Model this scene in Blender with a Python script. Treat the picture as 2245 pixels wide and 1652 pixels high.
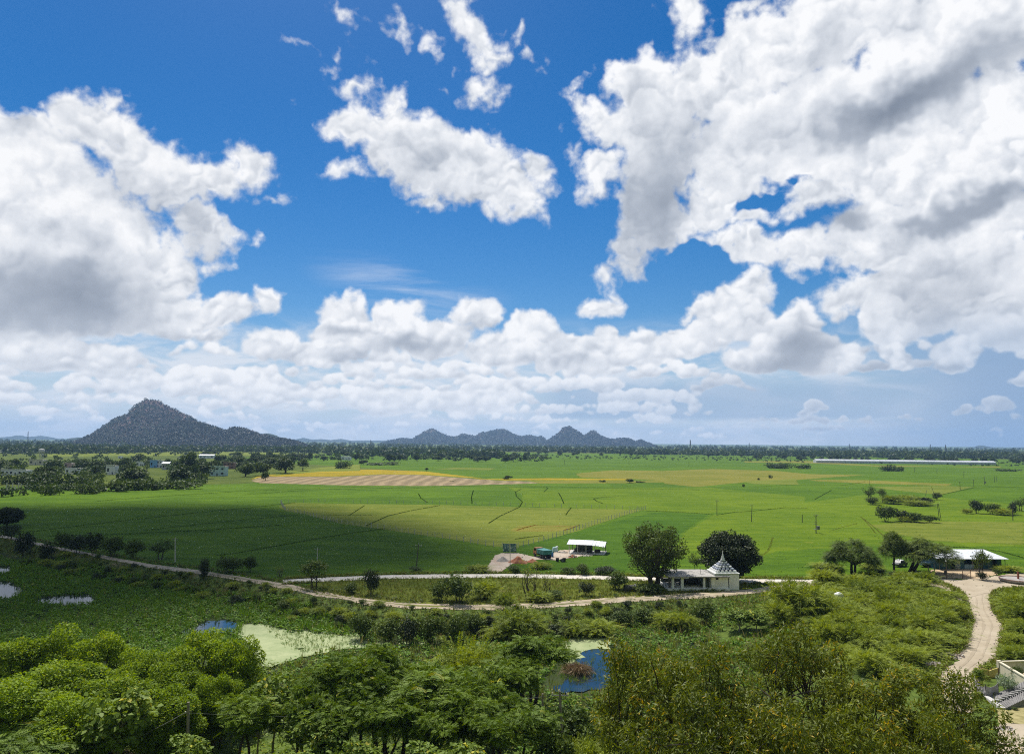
import bpy, bmesh, math, random
import numpy as np
from mathutils import Vector, Matrix

for o in list(bpy.data.objects):
    bpy.data.objects.remove(o)
S = bpy.context.scene
COL = S.collection
R = math.radians
random.seed(7)
RNG = np.random.default_rng(7)

# ------------------------------------------------------------------ camera
CAM_H = 28.0
FPX = 1633.0                       # focal length in units of a 2245 wide frame
FW, FH = 2245.0, 1652.2
PITCH, ROLL = R(4.94), R(0.52)
cam_data = bpy.data.cameras.new("camera")
cam = bpy.data.objects.new("camera", cam_data)
COL.objects.link(cam)
cam_data.sensor_width = 36.0
cam_data.lens = 36.0 * FPX / FW
cam_data.clip_start = 0.5
cam_data.clip_end = 60000.0
CAM_ROT = Matrix.Rotation(R(90) + PITCH, 3, 'X') @ Matrix.Rotation(ROLL, 3, 'Z')
cam.matrix_world = Matrix.Translation((0, 0, CAM_H)) @ CAM_ROT.to_4x4()
S.camera = cam


def ray(px, py):
    d = CAM_ROT @ Vector(((px - FW / 2) / FPX, (FH / 2 - py) / FPX, -1.0))
    return d.normalized()


def at(px, py, z=0.0):
    """Ground point (height z) seen at a place of the survey photograph (2245 units wide)."""
    d = ray(px, py)
    k = (z - CAM_H) / min(d.z, -1e-4)
    return Vector((d.x * k, d.y * k, z))


def azel(px, py):
    d = ray(px, py)
    return math.degrees(math.atan2(d.x, d.y)), math.degrees(math.asin(d.z))


# ------------------------------------------------------------------ sun and sky
SUN_EL, SUN_AZ = R(57), R(-20)      # azimuth from +Y towards +X
SUN_DIR = Vector((math.sin(SUN_AZ) * math.cos(SUN_EL), math.cos(SUN_AZ) * math.cos(SUN_EL), math.sin(SUN_EL)))
sun_data = bpy.data.lights.new("sun", 'SUN')
sun_data.energy = 5.0
sun_data.angle = R(0.5)
sun_data.color = (1.0, 0.955, 0.88)
sun = bpy.data.objects.new("sun", sun_data)
COL.objects.link(sun)
sun.rotation_euler = SUN_DIR.to_track_quat('Z', 'Y').to_euler()

S.view_settings.view_transform = 'Standard'
S.view_settings.look = 'None'
S.view_settings.gamma = 1.0
S.view_settings.use_curve_mapping = False
S.view_settings.exposure = 0.24
S.cycles.filter_width = 1.1
S.cycles.use_denoising = False
S.cycles.use_adaptive_sampling = False
S.cycles.max_bounces = 5
S.cycles.diffuse_bounces = 2
S.cycles.glossy_bounces = 2
S.cycles.transmission_bounces = 3
S.cycles.volume_bounces = 0
S.cycles.transparent_max_bounces = 8
S.cycles.sample_clamp_indirect = 4.0

world = bpy.data.worlds.new("World")
S.world = world
world.use_nodes = True
WT = world.node_tree


class Nodes:
    """Small writer for node trees."""
    def __init__(self, tree):
        self.t = tree
        tree.nodes.clear()

    def n(self, kind, **kw):
        node = self.t.nodes.new(kind)
        ins = kw.pop('ins', {})
        for k, v in kw.items():
            setattr(node, k, v)
        for k, v in ins.items():
            self.put(node.inputs[k], v)
        return node

    def put(self, sock, v):
        if isinstance(v, bpy.types.NodeSocket):
            self.t.links.new(v, sock)
        elif v is not None:
            sock.default_value = v

    def m(self, op, a, b=None, c=None, clamp=False):
        node = self.t.nodes.new('ShaderNodeMath')
        node.operation = op
        node.use_clamp = clamp
        for i, v in enumerate((a, b, c)):
            if v is not None:
                self.put(node.inputs[i], v)
        return node.outputs[0]

    def v(self, op, a, b=None, scale=None):
        node = self.t.nodes.new('ShaderNodeVectorMath')
        node.operation = op
        self.put(node.inputs[0], a)
        if b is not None:
            self.put(node.inputs[1], b)
        if scale is not None:
            self.put(node.inputs['Scale'], scale)
        return node.outputs['Value' if op in ('LENGTH', 'DOT_PRODUCT', 'DISTANCE') else 'Vector']

    def noise(self, vec, scale, detail=6, rough=0.55, dist=0.0, lac=2.0, dim='3D'):
        node = self.n('ShaderNodeTexNoise', noise_dimensions=dim)
        for k, v in (('Vector', vec), ('Scale', scale), ('Detail', detail), ('Roughness', rough), ('Distortion', dist), ('Lacunarity', lac)):
            self.put(node.inputs[k], v)
        return node.outputs['Fac']

    def step(self, x, lo, hi, a=0.0, b=1.0, smooth=True):
        node = self.n('ShaderNodeMapRange', interpolation_type='SMOOTHSTEP' if smooth else 'LINEAR')
        for k, v in (('Value', x), ('From Min', lo), ('From Max', hi), ('To Min', a), ('To Max', b)):
            self.put(node.inputs[k], v)
        return node.outputs['Result']

    def mix(self, f, a, b, blend='MIX'):
        node = self.n('ShaderNodeMix', data_type='RGBA', blend_type=blend)
        node.clamp_factor = True
        self.put(node.inputs['Factor'], f)
        self.put(node.inputs[6], a)
        self.put(node.inputs[7], b)
        return node.outputs[2]

    def ramp(self, f, stops):
        node = self.n('ShaderNodeValToRGB')
        cr = node.color_ramp
        while len(cr.elements) > 1:
            cr.elements.remove(cr.elements[-1])
        cr.elements[0].position, cr.elements[0].color = stops[0][0], (*stops[0][1], 1)
        for p, c in stops[1:]:
            e = cr.elements.new(p)
            e.color = (*c, 1)
        self.put(node.inputs[0], f)
        return node.outputs[0]


# cloud lobes: x, y, half width, half height, tilt (survey units, turned into directions below)
CLOUDS = [
    # cloud bank on the west side
    (60, 340, 150, 110, 0), (190, 275, 110, 85, 0), (240, 230, 60, 45, 0), (300, 340, 105, 90, -20), (120, 480, 260, 190, 0), (40, 250, 26, 42, 20),
    (390, 400, 105, 80, -25), (540, 362, 80, 55, -12), (600, 440, 56, 20, -8), (470, 400, 80, 55, 0), (440, 500, 100, 62, -22), (505, 515, 42, 26, -20),
    (320, 600, 130, 110, 0), (100, 640, 240, 110, 0), (360, 690, 120, 60, 0), (480, 690, 95, 40, 5), (580, 665, 32, 30, 0), (470, 735, 60, 22, 10),
    (390, 590, 60, 40, 30), (-60, 500, 200, 250, 0), (470, 590, 40, 18, 20),
    # cloud in the middle of the sky
    (930, 335, 175, 100, -14), (790, 290, 92, 62, 0), (860, 225, 48, 30, 0), (785, 195, 52, 28, -15), (755, 385, 52, 26, 0), (1060, 375, 130, 90, -20),
    (1110, 430, 90, 50, -20), (1165, 375, 55, 45, -30), (940, 430, 80, 40, 0), (1185, 465, 12, 32, 20), (1062, 210, 60, 42, -10), (995, 205, 24, 18, -20),
    # high small ones
    (1050, 80, 82, 40, -52), (1005, 30, 70, 45, -40), (1085, 125, 35, 26, 0), (872, 62, 36, 24, -40), (755, 18, 20, 30, 30), (695, 110, 66, 13, -8),
    (748, 92, 12, 26, 0), (1140, 65, 9, 26, 0), (1155, 128, 13, 24, 10), (1205, 130, 16, 10, 30), (1510, 30, 45, 48, 0), (660, 255, 26, 9, -40), (700, 285, 22, 12, -40),
    (1260, 195, 40, 16, 20), (1175, 155, 22, 12, 20), (940, 95, 16, 22, 10), (640, 210, 14, 8, 0), (1000, 150, 8, 20, 20), (1425, 20, 12, 10, 0), (1650, 22, 34, 24, 10), (1290, 160, 16, 8, 0), (1180, 480, 10, 20, -20), (562, 525, 11, 11, -30), (830, 48, 22, 10, -20),
    # great cloud on the east side
    (1420, 190, 95, 95, 0), (1340, 275, 85, 62, -5), (1265, 250, 45, 38, 0), (1320, 380, 55, 60, 0), (1450, 330, 125, 140, 0), (1255, 340, 36, 26, 30),
    (1425, 480, 78, 110, -14), (1385, 560, 52, 45, -30), (1335, 600, 36, 28, 20), (1570, 180, 150, 105, 0), (1650, 120, 110, 80, 20), (1800, 70, 180, 110, 15),
    (1980, 40, 190, 110, 0), (2150, 90, 200, 130, 0), (2210, 250, 130, 150, 0), (1640, 330, 150, 140, 0), (1800, 280, 160, 160, 0), (1970, 230, 170, 150, 0),
    (1555, 450, 75, 68, 0), (1650, 480, 70, 34, 0), (1500, 500, 40, 40, 0), (1790, 420, 130, 60, 0), (1930, 380, 140, 90, 0), (2120, 360, 190, 110, 0), (1660, 545, 140, 40, -8), (1540, 530, 55, 10, -8), (1770, 545, 120, 50, 0),
    (1930, 510, 170, 95, 0), (2130, 500, 190, 130, 0), (1880, 640, 95, 55, 0), (2020, 630, 170, 110, 0), (2200, 640, 140, 140, 0), (1960, 710, 90, 55, 0),
    # row of cumulus
    (750, 690, 72, 48, 0), (770, 735, 105, 45, 0), (870, 715, 70, 42, 0), (940, 740, 110, 46, 0), (1045, 685, 55, 42, 0), (700, 775, 80, 34, 0), (600, 755, 76, 36, 0), (500, 772, 28, 13, 0),
    (1165, 725, 60, 46, 0), (1110, 765, 100, 46, 0), (1215, 770, 75, 45, 0), (1290, 775, 90, 45, 0), (1330, 745, 30, 30, 0), (1420, 765, 100, 42, 0), (1520, 745, 110, 44, 8),
    (1575, 675, 90, 44, 10), (1640, 640, 62, 48, 0), (1640, 700, 80, 44, 0), (1765, 700, 48, 48, 0), (1745, 755, 110, 58, 0), (1650, 790, 80, 30, 0), (1840, 785, 50, 42, 0),
    (1325, 672, 50, 22, 0), (1345, 650, 14, 14, 0), (2095, 770, 66, 34, 0), (2035, 750, 22, 20, 0), (1955, 775, 38, 28, 0), (1985, 800, 42, 18, 0), (2160, 672, 100, 28, 8), (2030, 665, 30, 18, 0),
    (2240, 778, 15, 12, 0), (150, 780, 185, 36, 0), (60, 760, 150, 40, 0), (565, 830, 62, 32, 0), (570, 860, 100, 32, 0), (690, 840, 26, 10, 0),
    (1450, 868, 24, 10, 20), (1530, 867, 18, 6, 0), (1195, 893, 14, 9, 0), (1258, 871, 11, 6, 0), (1080, 865, 70, 36, 0), (1030, 885, 90, 30, 0), (860, 880, 110, 34, 0), (410, 840, 60, 30, 0), (300, 830, 60, 26, 0),
]
GAPS = [(1742, 388, 36, 12, 0), (1690, 442, 40, 9, 10), (2010, 258, 30, 8, 0), (1520, 560, 60, 10, -10)]
# thick parts that let little light down (grey undersides)
THICK = [(130, 660, 230, 92, 0, .50), (190, 615, 110, 105, 20, .28), (20, 640, 150, 80, 0, .18), (270, 385, 130, 45, -25, .20), (420, 500, 100, 80, -20, .24), (2020, 205, 215, 66, 20, .70), (1890, 250, 100, 60, 10, .3), (2200, 120, 120, 40, 20, .25), (1800, 120, 60, 50, 30, .2),
         (1850, 480, 78, 38, 15, .55), (2110, 455, 210, 36, 8, .62), (1425, 470, 85, 140, -14, .50), (1450, 420, 60, 80, -14, .12), (1500, 340, 100, 120, -20, .27), (1390, 240, 42, 90, 0, .20), (1765, 760, 80, 60, 20, .55), (1690, 800, 110, 18, 0, .40),
         (2060, 640, 200, 110, 0, .30), (745, 722, 62, 14, 0, .34), (900, 752, 105, 22, 0, .36), (760, 782, 50, 18, 0, .34), (620, 785, 60, 12, 0, .2), (1250, 795, 110, 12, 0, .25), (1045, 710, 45, 16, 0, .25), (1650, 715, 70, 20, 0, .15),
         (940, 330, 70, 45, 20, .14), (980, 425, 110, 40, 0, .16), (1700, 270, 60, 70, 20, .16), (1220, 765, 40, 30, 0, .2), (460, 745, 60, 10, 0, .25), (160, 808, 170, 10, 0, .2)]


def lobe(e):
    x, y, rx, ry, tilt = e[:5]
    a0, e0 = azel(x, y)
    ax, ex = azel(x + rx, y)
    ay, ey = azel(x, y - ry)
    return a0, e0, math.hypot(ax - a0, ex - e0), math.hypot(ay - a0, ey - e0), R(tilt)


def build_sky():
    N = Nodes(WT)
    dirv = N.n('ShaderNodeTexCoord').outputs['Generated']
    sep = N.n('ShaderNodeSeparateXYZ', ins={0: dirv})
    X, Y, Z = sep.outputs
    az = N.m('MULTIPLY', N.m('ARCTAN2', X, Y), 57.29578)
    el = N.m('MULTIPLY', N.m('ARCSINE', Z), 57.29578)
    pos = N.n('ShaderNodeCombineXYZ', ins={0: az, 1: el}).outputs[0]

    # a gentle warp so that no outline stays an ellipse
    wn = N.n('ShaderNodeTexNoise', ins={'Vector': dirv, 'Scale': 16.0, 'Detail': 3.0, 'Roughness': 0.6})
    warp = N.v('SUBTRACT', wn.outputs['Color'], (0.5, 0.5, 0.5))
    low = N.step(el, 3.0, 16.0)                       # 0 near the horizon, 1 high up
    wpos = N.v('ADD', pos, N.v('SCALE', warp, scale=N.m('MULTIPLY_ADD', low, 4.0, 1.0)))

    # where the clouds lie: a smooth map over azimuth and elevation, worked out from the lobes above
    A0, A1, E0, E1, WID, HEI = -46.0, 46.0, -4.0, 44.0, 1472, 768
    ga, ge = np.meshgrid(np.linspace(A0, A1, WID), np.linspace(E0, E1, HEI))
    da, de = (A1 - A0) / (WID - 1), (E1 - E0) / (HEI - 1)
    rg = np.random.default_rng(21)

    def stamp(a0, e0, ra, re, t, fn, reach=1.0):
        """Runs fn on the part of the map that an ellipse covers."""
        w = max(ra, re) * reach
        i0, i1 = max(0, int((a0 - w - A0) / da)), min(WID, int((a0 + w - A0) / da) + 2)
        j0, j1 = max(0, int((e0 - w - E0) / de)), min(HEI, int((e0 + w - E0) / de) + 2)
        if i0 >= i1 or j0 >= j1:
            return
        sl = (slice(j0, j1), slice(i0, i1))
        ca, sa = math.cos(t), math.sin(t)
        dx, dy = ga[sl] - a0, ge[sl] - e0
        u, v = (dx * ca + dy * sa) / ra, (dy * ca - dx * sa) / re
        fn(sl, u, v, np.hypot(u, v))

    def blur(f, k):
        for _ in range(2):
            for ax in (0, 1):
                f = sum(np.roll(f, i, axis=ax) for i in range(-k, k + 1)) / (2 * k + 1)
        return f

    fld = np.full_like(ga, -4.0)
    lit = np.full_like(ga, 0.80)
    thk = np.zeros_like(ga)

    def puff(a0, e0, ra, re, t, tone, force):
        r = min(ra, re)

        def fn(sl, u, v, q):
            fld[sl] = np.maximum(fld[sl], np.clip((1 - q) * min(r, 3.4), -4, 8))
            nz = np.sqrt(np.clip(1 - q * q, 0, 1))
            lam = np.clip((-0.30 * u + 0.80 * v + 0.42 * nz), -1, 1)
            al = np.clip((1 - q) / 0.45, 0, 1)
            al = al * al * (3 - 2 * al) * force
            lit[sl] += (tone + 0.40 * (lam - 0.35) - lit[sl]) * al
        stamp(a0, e0, ra, re, t, fn, 2.2)

    def cumulus(a0, e0, ra, re, t, tone, force, n, size):
        puff(a0, e0, ra, re, t, tone, force * 0.5)
        th = rg.uniform(0, 2 * math.pi, n)
        rr = np.sqrt(rg.uniform(0.0, 1.0, n)) * 0.80
        pts = sorted(zip(rr * np.cos(th), rr * np.sin(th)), key=lambda k: -k[1])
        ca, sa = math.cos(t), math.sin(t)
        for u, v in pts:
            k = rg.uniform(0.6, 1.3) * size * min(ra, re)
            du, dv = u * ra, v * re
            puff(a0 + du * ca - dv * sa, e0 + du * sa + dv * ca, k * 1.15, k, 0.0, tone + 0.06 * v + rg.uniform(-.05, .05), force)

    # far rows of small cumulus, one behind the other down to the horizon
    for e_base, h, nrow, tone in ((0.5, 0.35, 44, .86), (0.9, 0.45, 40, .86), (1.5, 0.6, 36, .86), (2.2, 0.85, 30, .86), (3.0, 1.1, 26, .86), (3.9, 1.25, 22, .87), (4.9, 1.35, 15, .88), (5.9, 1.2, 9, .88)):
        for c in range(nrow):
            a0 = rg.uniform(-40, 12 if e_base > 1.4 else 26) if rg.uniform() < 0.84 else rg.uniform(10, 40)
            east = max(0.0, min(1.0, (a0 - 11.0) / 8.0)) if e_base > 0.8 else 0.0
            wdt = h * rg.uniform(0.8, 2.6)
            for k in range(int(4 + 5 * wdt)):
                u = rg.uniform(-1, 1)
                top = (1 - u * u) * rg.uniform(0.3, 1.0)
                r = h * rg.uniform(0.28, 0.5)
                puff(a0 + u * wdt, e_base + top * h * 0.8, r * 1.2, r * (0.8 if top > 0.3 else 0.6), 0.0, tone - 0.42 * east + (0.34 - 0.16 * east) * (top - 0.45) + rg.uniform(-.06, .06), 0.8)
    for e in CLOUDS:
        a0, e0, ra, re, t = lobe(e)
        big = min(ra, re)
        far = max(0.0, min(1.0, (14.0 - e0) / 8.0))
        n = int(6 + 22 * min(1.0, big / 3.0))
        cumulus(a0, e0, ra, re, t, 0.84, 0.70 + 0.20 * far, n, 0.42 if big < 2 else 0.34)
    for e in GAPS:
        a0, e0, ra, re, t = lobe(e)

        def cut(sl, u, v, q, r=min(ra, re)):
            fld[sl] -= np.clip((1 - q) * r + 0.5, 0.0, 1.2) * 1.9
        stamp(a0, e0, ra, re, t, cut, 2.5)
    for e in THICK:
        a0, e0, ra, re, t = lobe(e)

        def dim(sl, u, v, q, w=e[5]):
            x = np.clip((1 - q) / 0.95, 0, 1)
            thk[sl] += (1.0 - thk[sl]) * min(1.0, 1.35 * w) * x * x * (3 - 2 * x)
        stamp(a0, e0, ra * 1.55, re * 1.5, t, dim)
    fld, lit = blur(fld, 1), blur(lit, 1)
    px = np.ones((HEI, WID, 4), dtype=np.float32)
    px[..., 0] = np.clip((fld + 4.0) / 12.0, 0, 1)
    px[..., 1] = np.clip(thk, 0, 1)
    px[..., 2] = np.clip(lit, 0, 1)
    img = bpy.data.images.new("cloud_map", WID, HEI, float_buffer=True)
    img.colorspace_settings.name = 'Non-Color'
    img.pixels.foreach_set(px.ravel())
    img.update()
    img.pack()

    def look(p):
        uv = N.n('ShaderNodeMapping', vector_type='TEXTURE', ins={'Vector': p, 'Location': (A0, E0, 0), 'Scale': (A1 - A0, E1 - E0, 1)})
        tx = N.n('ShaderNodeTexImage', image=img, interpolation='Cubic', extension='EXTEND')
        N.put(tx.inputs[0], uv.outputs[0])
        c = N.n('ShaderNodeSeparateColor', ins={0: tx.outputs[0]})
        return N.m('MULTIPLY_ADD', c.outputs[0], 12.0, -4.0), c.outputs[1], c.outputs[2]

    F, cur, litmap = look(wpos)

    sunoff = (-0.012, 0.0, 0.030)
    p2 = N.v('ADD', dirv, sunoff)

    def fbm(p, d):
        hi = N.noise(p, 9.0, d, 0.60)
        lo = N.noise(p, 34.0, d - 2, 0.60)
        return N.m('ADD', N.m('MULTIPLY', hi, 0.5), N.m('MULTIPLY', lo, 0.5))

    n1 = fbm(N.v('ADD', dirv, N.v('SCALE', warp, scale=0.010)), 9)
    amp = N.m('MULTIPLY_ADD', low, 3.3, 0.9)
    D = N.m('ADD', F, N.m('MULTIPLY_ADD', N.m('SUBTRACT', n1, 0.5), amp, N.m('MULTIPLY_ADD', low, 0.06, 0.02)))

    # the rest of the sky, out of the picture, carries the same broken cumulus
    out_az = N.step(N.m('ABSOLUTE', az), 36.0, 44.0)
    out_el = N.step(el, 34.0, 40.0)
    out = N.m('MAXIMUM', out_az, out_el)
    cover = N.noise(dirv, 3.2, 9, 0.56)
    Dg = N.m('MULTIPLY', N.m('SUBTRACT', cover, 0.50), 22.0)
    D = N.m('ADD', N.m('MULTIPLY', D, N.m('SUBTRACT', 1.0, out)), N.m('MULTIPLY', Dg, out))

    wid = N.m('MULTIPLY_ADD', low, 0.80, 0.14)
    cover_a = N.step(N.m('DIVIDE', D, wid), 0.0, 1.0)

    # light on the clouds
    n2 = fbm(p2, 6)
    relief = N.m('MULTIPLY', N.m('SUBTRACT', n1, n2), N.m('MULTIPLY_ADD', low, 0.25, 0.75))
    broad = N.noise(N.v('ADD', dirv, (0.3, 0.1, 0.7)), 6.5, 4, 0.55)
    core = N.m('MULTIPLY', N.step(D, 0.5, 3.5), N.m('MULTIPLY_ADD', N.step(broad, 0.40, 0.62), 0.26, -0.04))
    gthick = N.m('MULTIPLY', out, N.step(Dg, 1.0, 5.0, 0.0, 0.4))
    litb = N.m('ADD', N.m('MULTIPLY', litmap, N.m('SUBTRACT', 1.0, out)), N.m('MULTIPLY', 0.88, out))
    deep = N.m('SUBTRACT', 1.0, N.m('MULTIPLY', N.m('ADD', cur, gthick, clamp=True), 0.93))
    lit = N.m('SUBTRACT', N.m('MULTIPLY', N.m('ADD', litb, relief), deep), core, clamp=True)
    ccol = N.ramp(lit, [(0.0, (2.3, 2.7, 3.4)), (0.40, (4.4, 4.85, 5.6)), (0.78, (7.7, 8.0, 8.5)), (1.0, (9.8, 9.85, 10.0))])

    # clear air
    sky = N.n('ShaderNodeTexSky', sky_type='NISHITA', sun_disc=False, sun_elevation=SUN_EL, sun_rotation=SUN_AZ, altitude=300.0, air_density=1.0, dust_density=0.4, ozone_density=4.0)
    hsv = N.n('ShaderNodeHueSaturation', ins={'Hue': 0.503, 'Saturation': 1.46, 'Value': 0.86, 'Color': sky.outputs[0]})
    blue = hsv.outputs[0]

    # a thin bright layer behind the far rows
    lv = N.n('ShaderNodeCombineXYZ', ins={0: N.m('MULTIPLY', az, 0.09), 1: N.m('MULTIPLY', el, 0.28)}).outputs[0]
    ln1 = N.noise(lv, 2.2, 8, 0.60, 0.5)
    lay = N.m('MULTIPLY', N.step(el, 10.0, 5.5), N.step(ln1, 0.34, 0.62, 0.1, 0.95))
    lcol = N.ramp(ln1, [(0.35, (5.6, 6.6, 7.9)), (0.6, (7.6, 8.1, 8.8))])
    # rain veil in the east
    a0, e0 = azel(2080, 860)
    veil = N.m('MULTIPLY', N.step(az, azel(1720, 860)[0], azel(2250, 860)[0], 0, 1), N.step(el, 10.0, 6.0))
    veil2 = N.m('MULTIPLY', N.m('MULTIPLY', N.step(az, 0.0, 5.0), N.step(el, 5.5, 3.5)), N.step(el, 1.5, 2.0, 0.0, 0.6))
    veil = N.m('MAXIMUM', veil, N.m('MULTIPLY', veil2, N.step(az, 33.0, 44.0, 1.0, 0.0)))
    pale = N.step(el, 9.0, 0.5, 0.0, 0.85)
    base = N.mix(pale, blue, (5.8, 6.9, 8.3, 1))
    base = N.mix(N.m('MULTIPLY', lay, N.m('SUBTRACT', 1.0, N.m('MULTIPLY', veil, 0.75))), base, lcol)
    base = N.mix(N.m('MULTIPLY', veil, 0.95), base, (2.9, 4.2, 6.2, 1))
    # thin cirrus
    ci = N.noise(N.v('MULTIPLY', pos, (0.05, 0.42, 1.0)), 1.0, 8, 0.6, 0.6)
    cim = N.n('ShaderNodeMapping', vector_type='TEXTURE', ins={'Vector': pos, 'Location': (*azel(900, 630), 0), 'Rotation': (0, 0, R(-8)), 'Scale': (9.0, 2.6, 1)})
    cif = N.m('MULTIPLY', N.step(N.v('LENGTH', cim.outputs[0]), 1.0, 0.1), N.step(ci, 0.40, 0.75, 0.0, 0.7))
    base = N.mix(cif, base, (8.4, 8.8, 9.4, 1))
    # air in front of the lower clouds
    ccol = N.mix(N.step(el, 9.0, 0.0, 0.0, 0.30), ccol, (8.2, 8.6, 9.2, 1))
    ccol = N.mix(N.m('MULTIPLY', veil, 0.45), ccol, (3.6, 4.9, 6.8, 1))
    col = N.mix(cover_a, base, ccol)
    # below the horizon
    col = N.mix(N.step(el, 0.0, -1.0), col, (1.2, 1.5, 1.0, 1))
    bg = N.n('ShaderNodeBackground', ins={'Color': col, 'Strength': 0.085})
    N.n('ShaderNodeOutputWorld', ins={0: bg.outputs[0]})


build_sky()
world.cycles.sampling_method = 'MANUAL'
world.cycles.sample_map_resolution = 512


# ------------------------------------------------------------------ object helpers
def put(name, data, parent=None):
    o = bpy.data.objects.new(name, data)
    COL.objects.link(o)
    if parent is not None:
        o.parent = parent
    return o


def tag(o, label=None, cat=None, group=None, kind=None):
    for k, v in (('label', label), ('category', cat), ('group', group), ('kind', kind)):
        if v:
            o[k] = v
    return o


def thing(name, label, cat, loc=(0, 0, 0), rz=0.0, group=None):
    o = put(name, None)
    o.empty_display_size = 0.2
    o.location = loc
    o.rotation_euler = (0, 0, rz)
    return tag(o, label, cat, group)


def clone(root, label=None, group=None):
    r = root.copy()
    COL.objects.link(r)
    for ch in root.children:
        c = ch.copy()
        COL.objects.link(c)
        c.parent = r
        for g in ch.children:
            d = g.copy()
            COL.objects.link(d)
            d.parent = c
    if label:
        r['label'] = label
    if group:
        r['group'] = group
    return r


class MB:
    """Collects vertices and faces of one part."""
    def __init__(self):
        self.v, self.f = [], []

    def add(self, vs, fs):
        k = len(self.v)
        self.v.extend(tuple(map(float, p)) for p in vs)
        self.f.extend(tuple(i + k for i in f) for f in fs)
        return self

    def box(self, c, s, rz=0.0, taper=1.0):
        cx, cy, cz = c
        sx, sy, sz = s[0] / 2, s[1] / 2, s[2] / 2
        ca, sa = math.cos(rz), math.sin(rz)
        vs = []
        for dz, t in ((-sz, 1.0), (sz, taper)):
            for dx, dy in ((-sx, -sy), (sx, -sy), (sx, sy), (-sx, sy)):
                dx, dy = dx * t, dy * t
                vs.append((cx + dx * ca - dy * sa, cy + dx * sa + dy * ca, cz + dz))
        return self.add(vs, [(0, 3, 2, 1), (4, 5, 6, 7), (0, 1, 5, 4), (1, 2, 6, 5), (2, 3, 7, 6), (3, 0, 4, 7)])

    def tube(self, pts, radii, n=6, cap=True):
        pts = [Vector(p) for p in pts]
        if not hasattr(radii, '__len__'):
            radii = [radii] * len(pts)
        vs, fs = [], []
        for i, p in enumerate(pts):
            d = (pts[min(i + 1, len(pts) - 1)] - pts[max(i - 1, 0)]).normalized()
            a = d.cross(Vector((0.13, 1, 0.07)) if abs(d.y) < 0.9 else Vector((1, 0, 0.1))).normalized()
            b = d.cross(a)
            for k in range(n):
                t = 2 * math.pi * k / n
                vs.append(p + (a * math.cos(t) + b * math.sin(t)) * radii[i])
        for i in range(len(pts) - 1):
            for k in range(n):
                k2 = (k + 1) % n
                fs.append((i * n + k, i * n + k2, (i + 1) * n + k2, (i + 1) * n + k))
        if cap:
            fs.append(tuple(range(n - 1, -1, -1)))
            fs.append(tuple((len(pts) - 1) * n + k for k in range(n)))
        return self.add(vs, fs)

    def lathe(self, prof, n=16, c=(0, 0, 0)):
        vs, fs = [], []
        for r, z in prof:
            for k in range(n):
                t = 2 * math.pi * k / n
                vs.append((c[0] + r * math.cos(t), c[1] + r * math.sin(t), c[2] + z))
        for i in range(len(prof) - 1):
            for k in range(n):
                k2 = (k + 1) % n
                fs.append((i * n + k, i * n + k2, (i + 1) * n + k2, (i + 1) * n + k))
        fs.append(tuple(range(n - 1, -1, -1)))
        fs.append(tuple((len(prof) - 1) * n + k for k in range(n)))
        return self.add(vs, fs)

    def mesh(self, name, mat, smooth=False):
        me = bpy.data.meshes.new(name)
        me.from_pydata(self.v, [], self.f)
        me.materials.append(mat)
        if smooth:
            me.polygons.foreach_set('use_smooth', [True] * len(me.polygons))
        me.update()
        return me

    def build(self, name, mat, parent=None, smooth=False, bevel=0.0):
        o = put(name, self.mesh(name, mat, smooth), parent)
        if bevel:
            b = o.modifiers.new('edge', 'BEVEL')
            b.width, b.segments, b.limit_method = bevel, 2, 'ANGLE'
        return o


def np_mesh(name, verts, faces, mat, tone=None, smooth=False):
    """Mesh from arrays: faces is (n, 3) or (n, 4); tone is a value per face."""
    verts, faces = np.asarray(verts, np.float32), np.asarray(faces, np.int32)
    me = bpy.data.meshes.new(name)
    k = faces.shape[1]
    me.vertices.add(len(verts))
    me.vertices.foreach_set('co', verts.ravel())
    me.loops.add(faces.size)
    me.loops.foreach_set('vertex_index', faces.ravel())
    me.polygons.add(len(faces))
    me.polygons.foreach_set('loop_start', np.arange(0, faces.size, k, dtype=np.int32))
    me.polygons.foreach_set('loop_total', np.full(len(faces), k, np.int32))
    if smooth:
        me.polygons.foreach_set('use_smooth', np.ones(len(faces), bool))
    if tone is not None:
        at_ = me.attributes.new('tone', 'FLOAT', 'FACE')
        at_.data.foreach_set('value', np.asarray(tone, np.float32))
    me.materials.append(mat)
    me.update(calc_edges=True)
    me.validate()
    return me


# ------------------------------------------------------------------ materials
def mat(name):
    m = bpy.data.materials.new(name)
    m.use_nodes = True
    N = Nodes(m.node_tree)
    return m, N


def finish(N, color, rough=0.8, normal=None, spec=0.3, metal=0.0, trans=None, alpha=None):
    b = N.n('ShaderNodeBsdfPrincipled', ins={'Base Color': color, 'Roughness': rough, 'Specular IOR Level': spec, 'Metallic': metal})
    if normal is not None:
        N.put(b.inputs['Normal'], normal)
    out = b.outputs[0]
    if trans is not None:
        tr = N.n('ShaderNodeBsdfTranslucent', ins={'Color': trans[0]})
        mx = N.n('ShaderNodeMixShader', ins={0: trans[1], 1: out, 2: tr.outputs[0]})
        out = mx.outputs[0]
    if alpha is not None:
        tp = N.n('ShaderNodeBsdfTransparent')
        mx = N.n('ShaderNodeMixShader', ins={0: alpha, 1: tp.outputs[0], 2: out})
        out = mx.outputs[0]
    N.n('ShaderNodeOutputMaterial', ins={0: out})


def bump(N, h, strength=0.4, dist=0.1):
    return N.n('ShaderNodeBump', ins={'Strength': strength, 'Distance': dist, 'Height': h}).outputs[0]


def rgb(*c):
    return (*c, 1.0)


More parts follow.
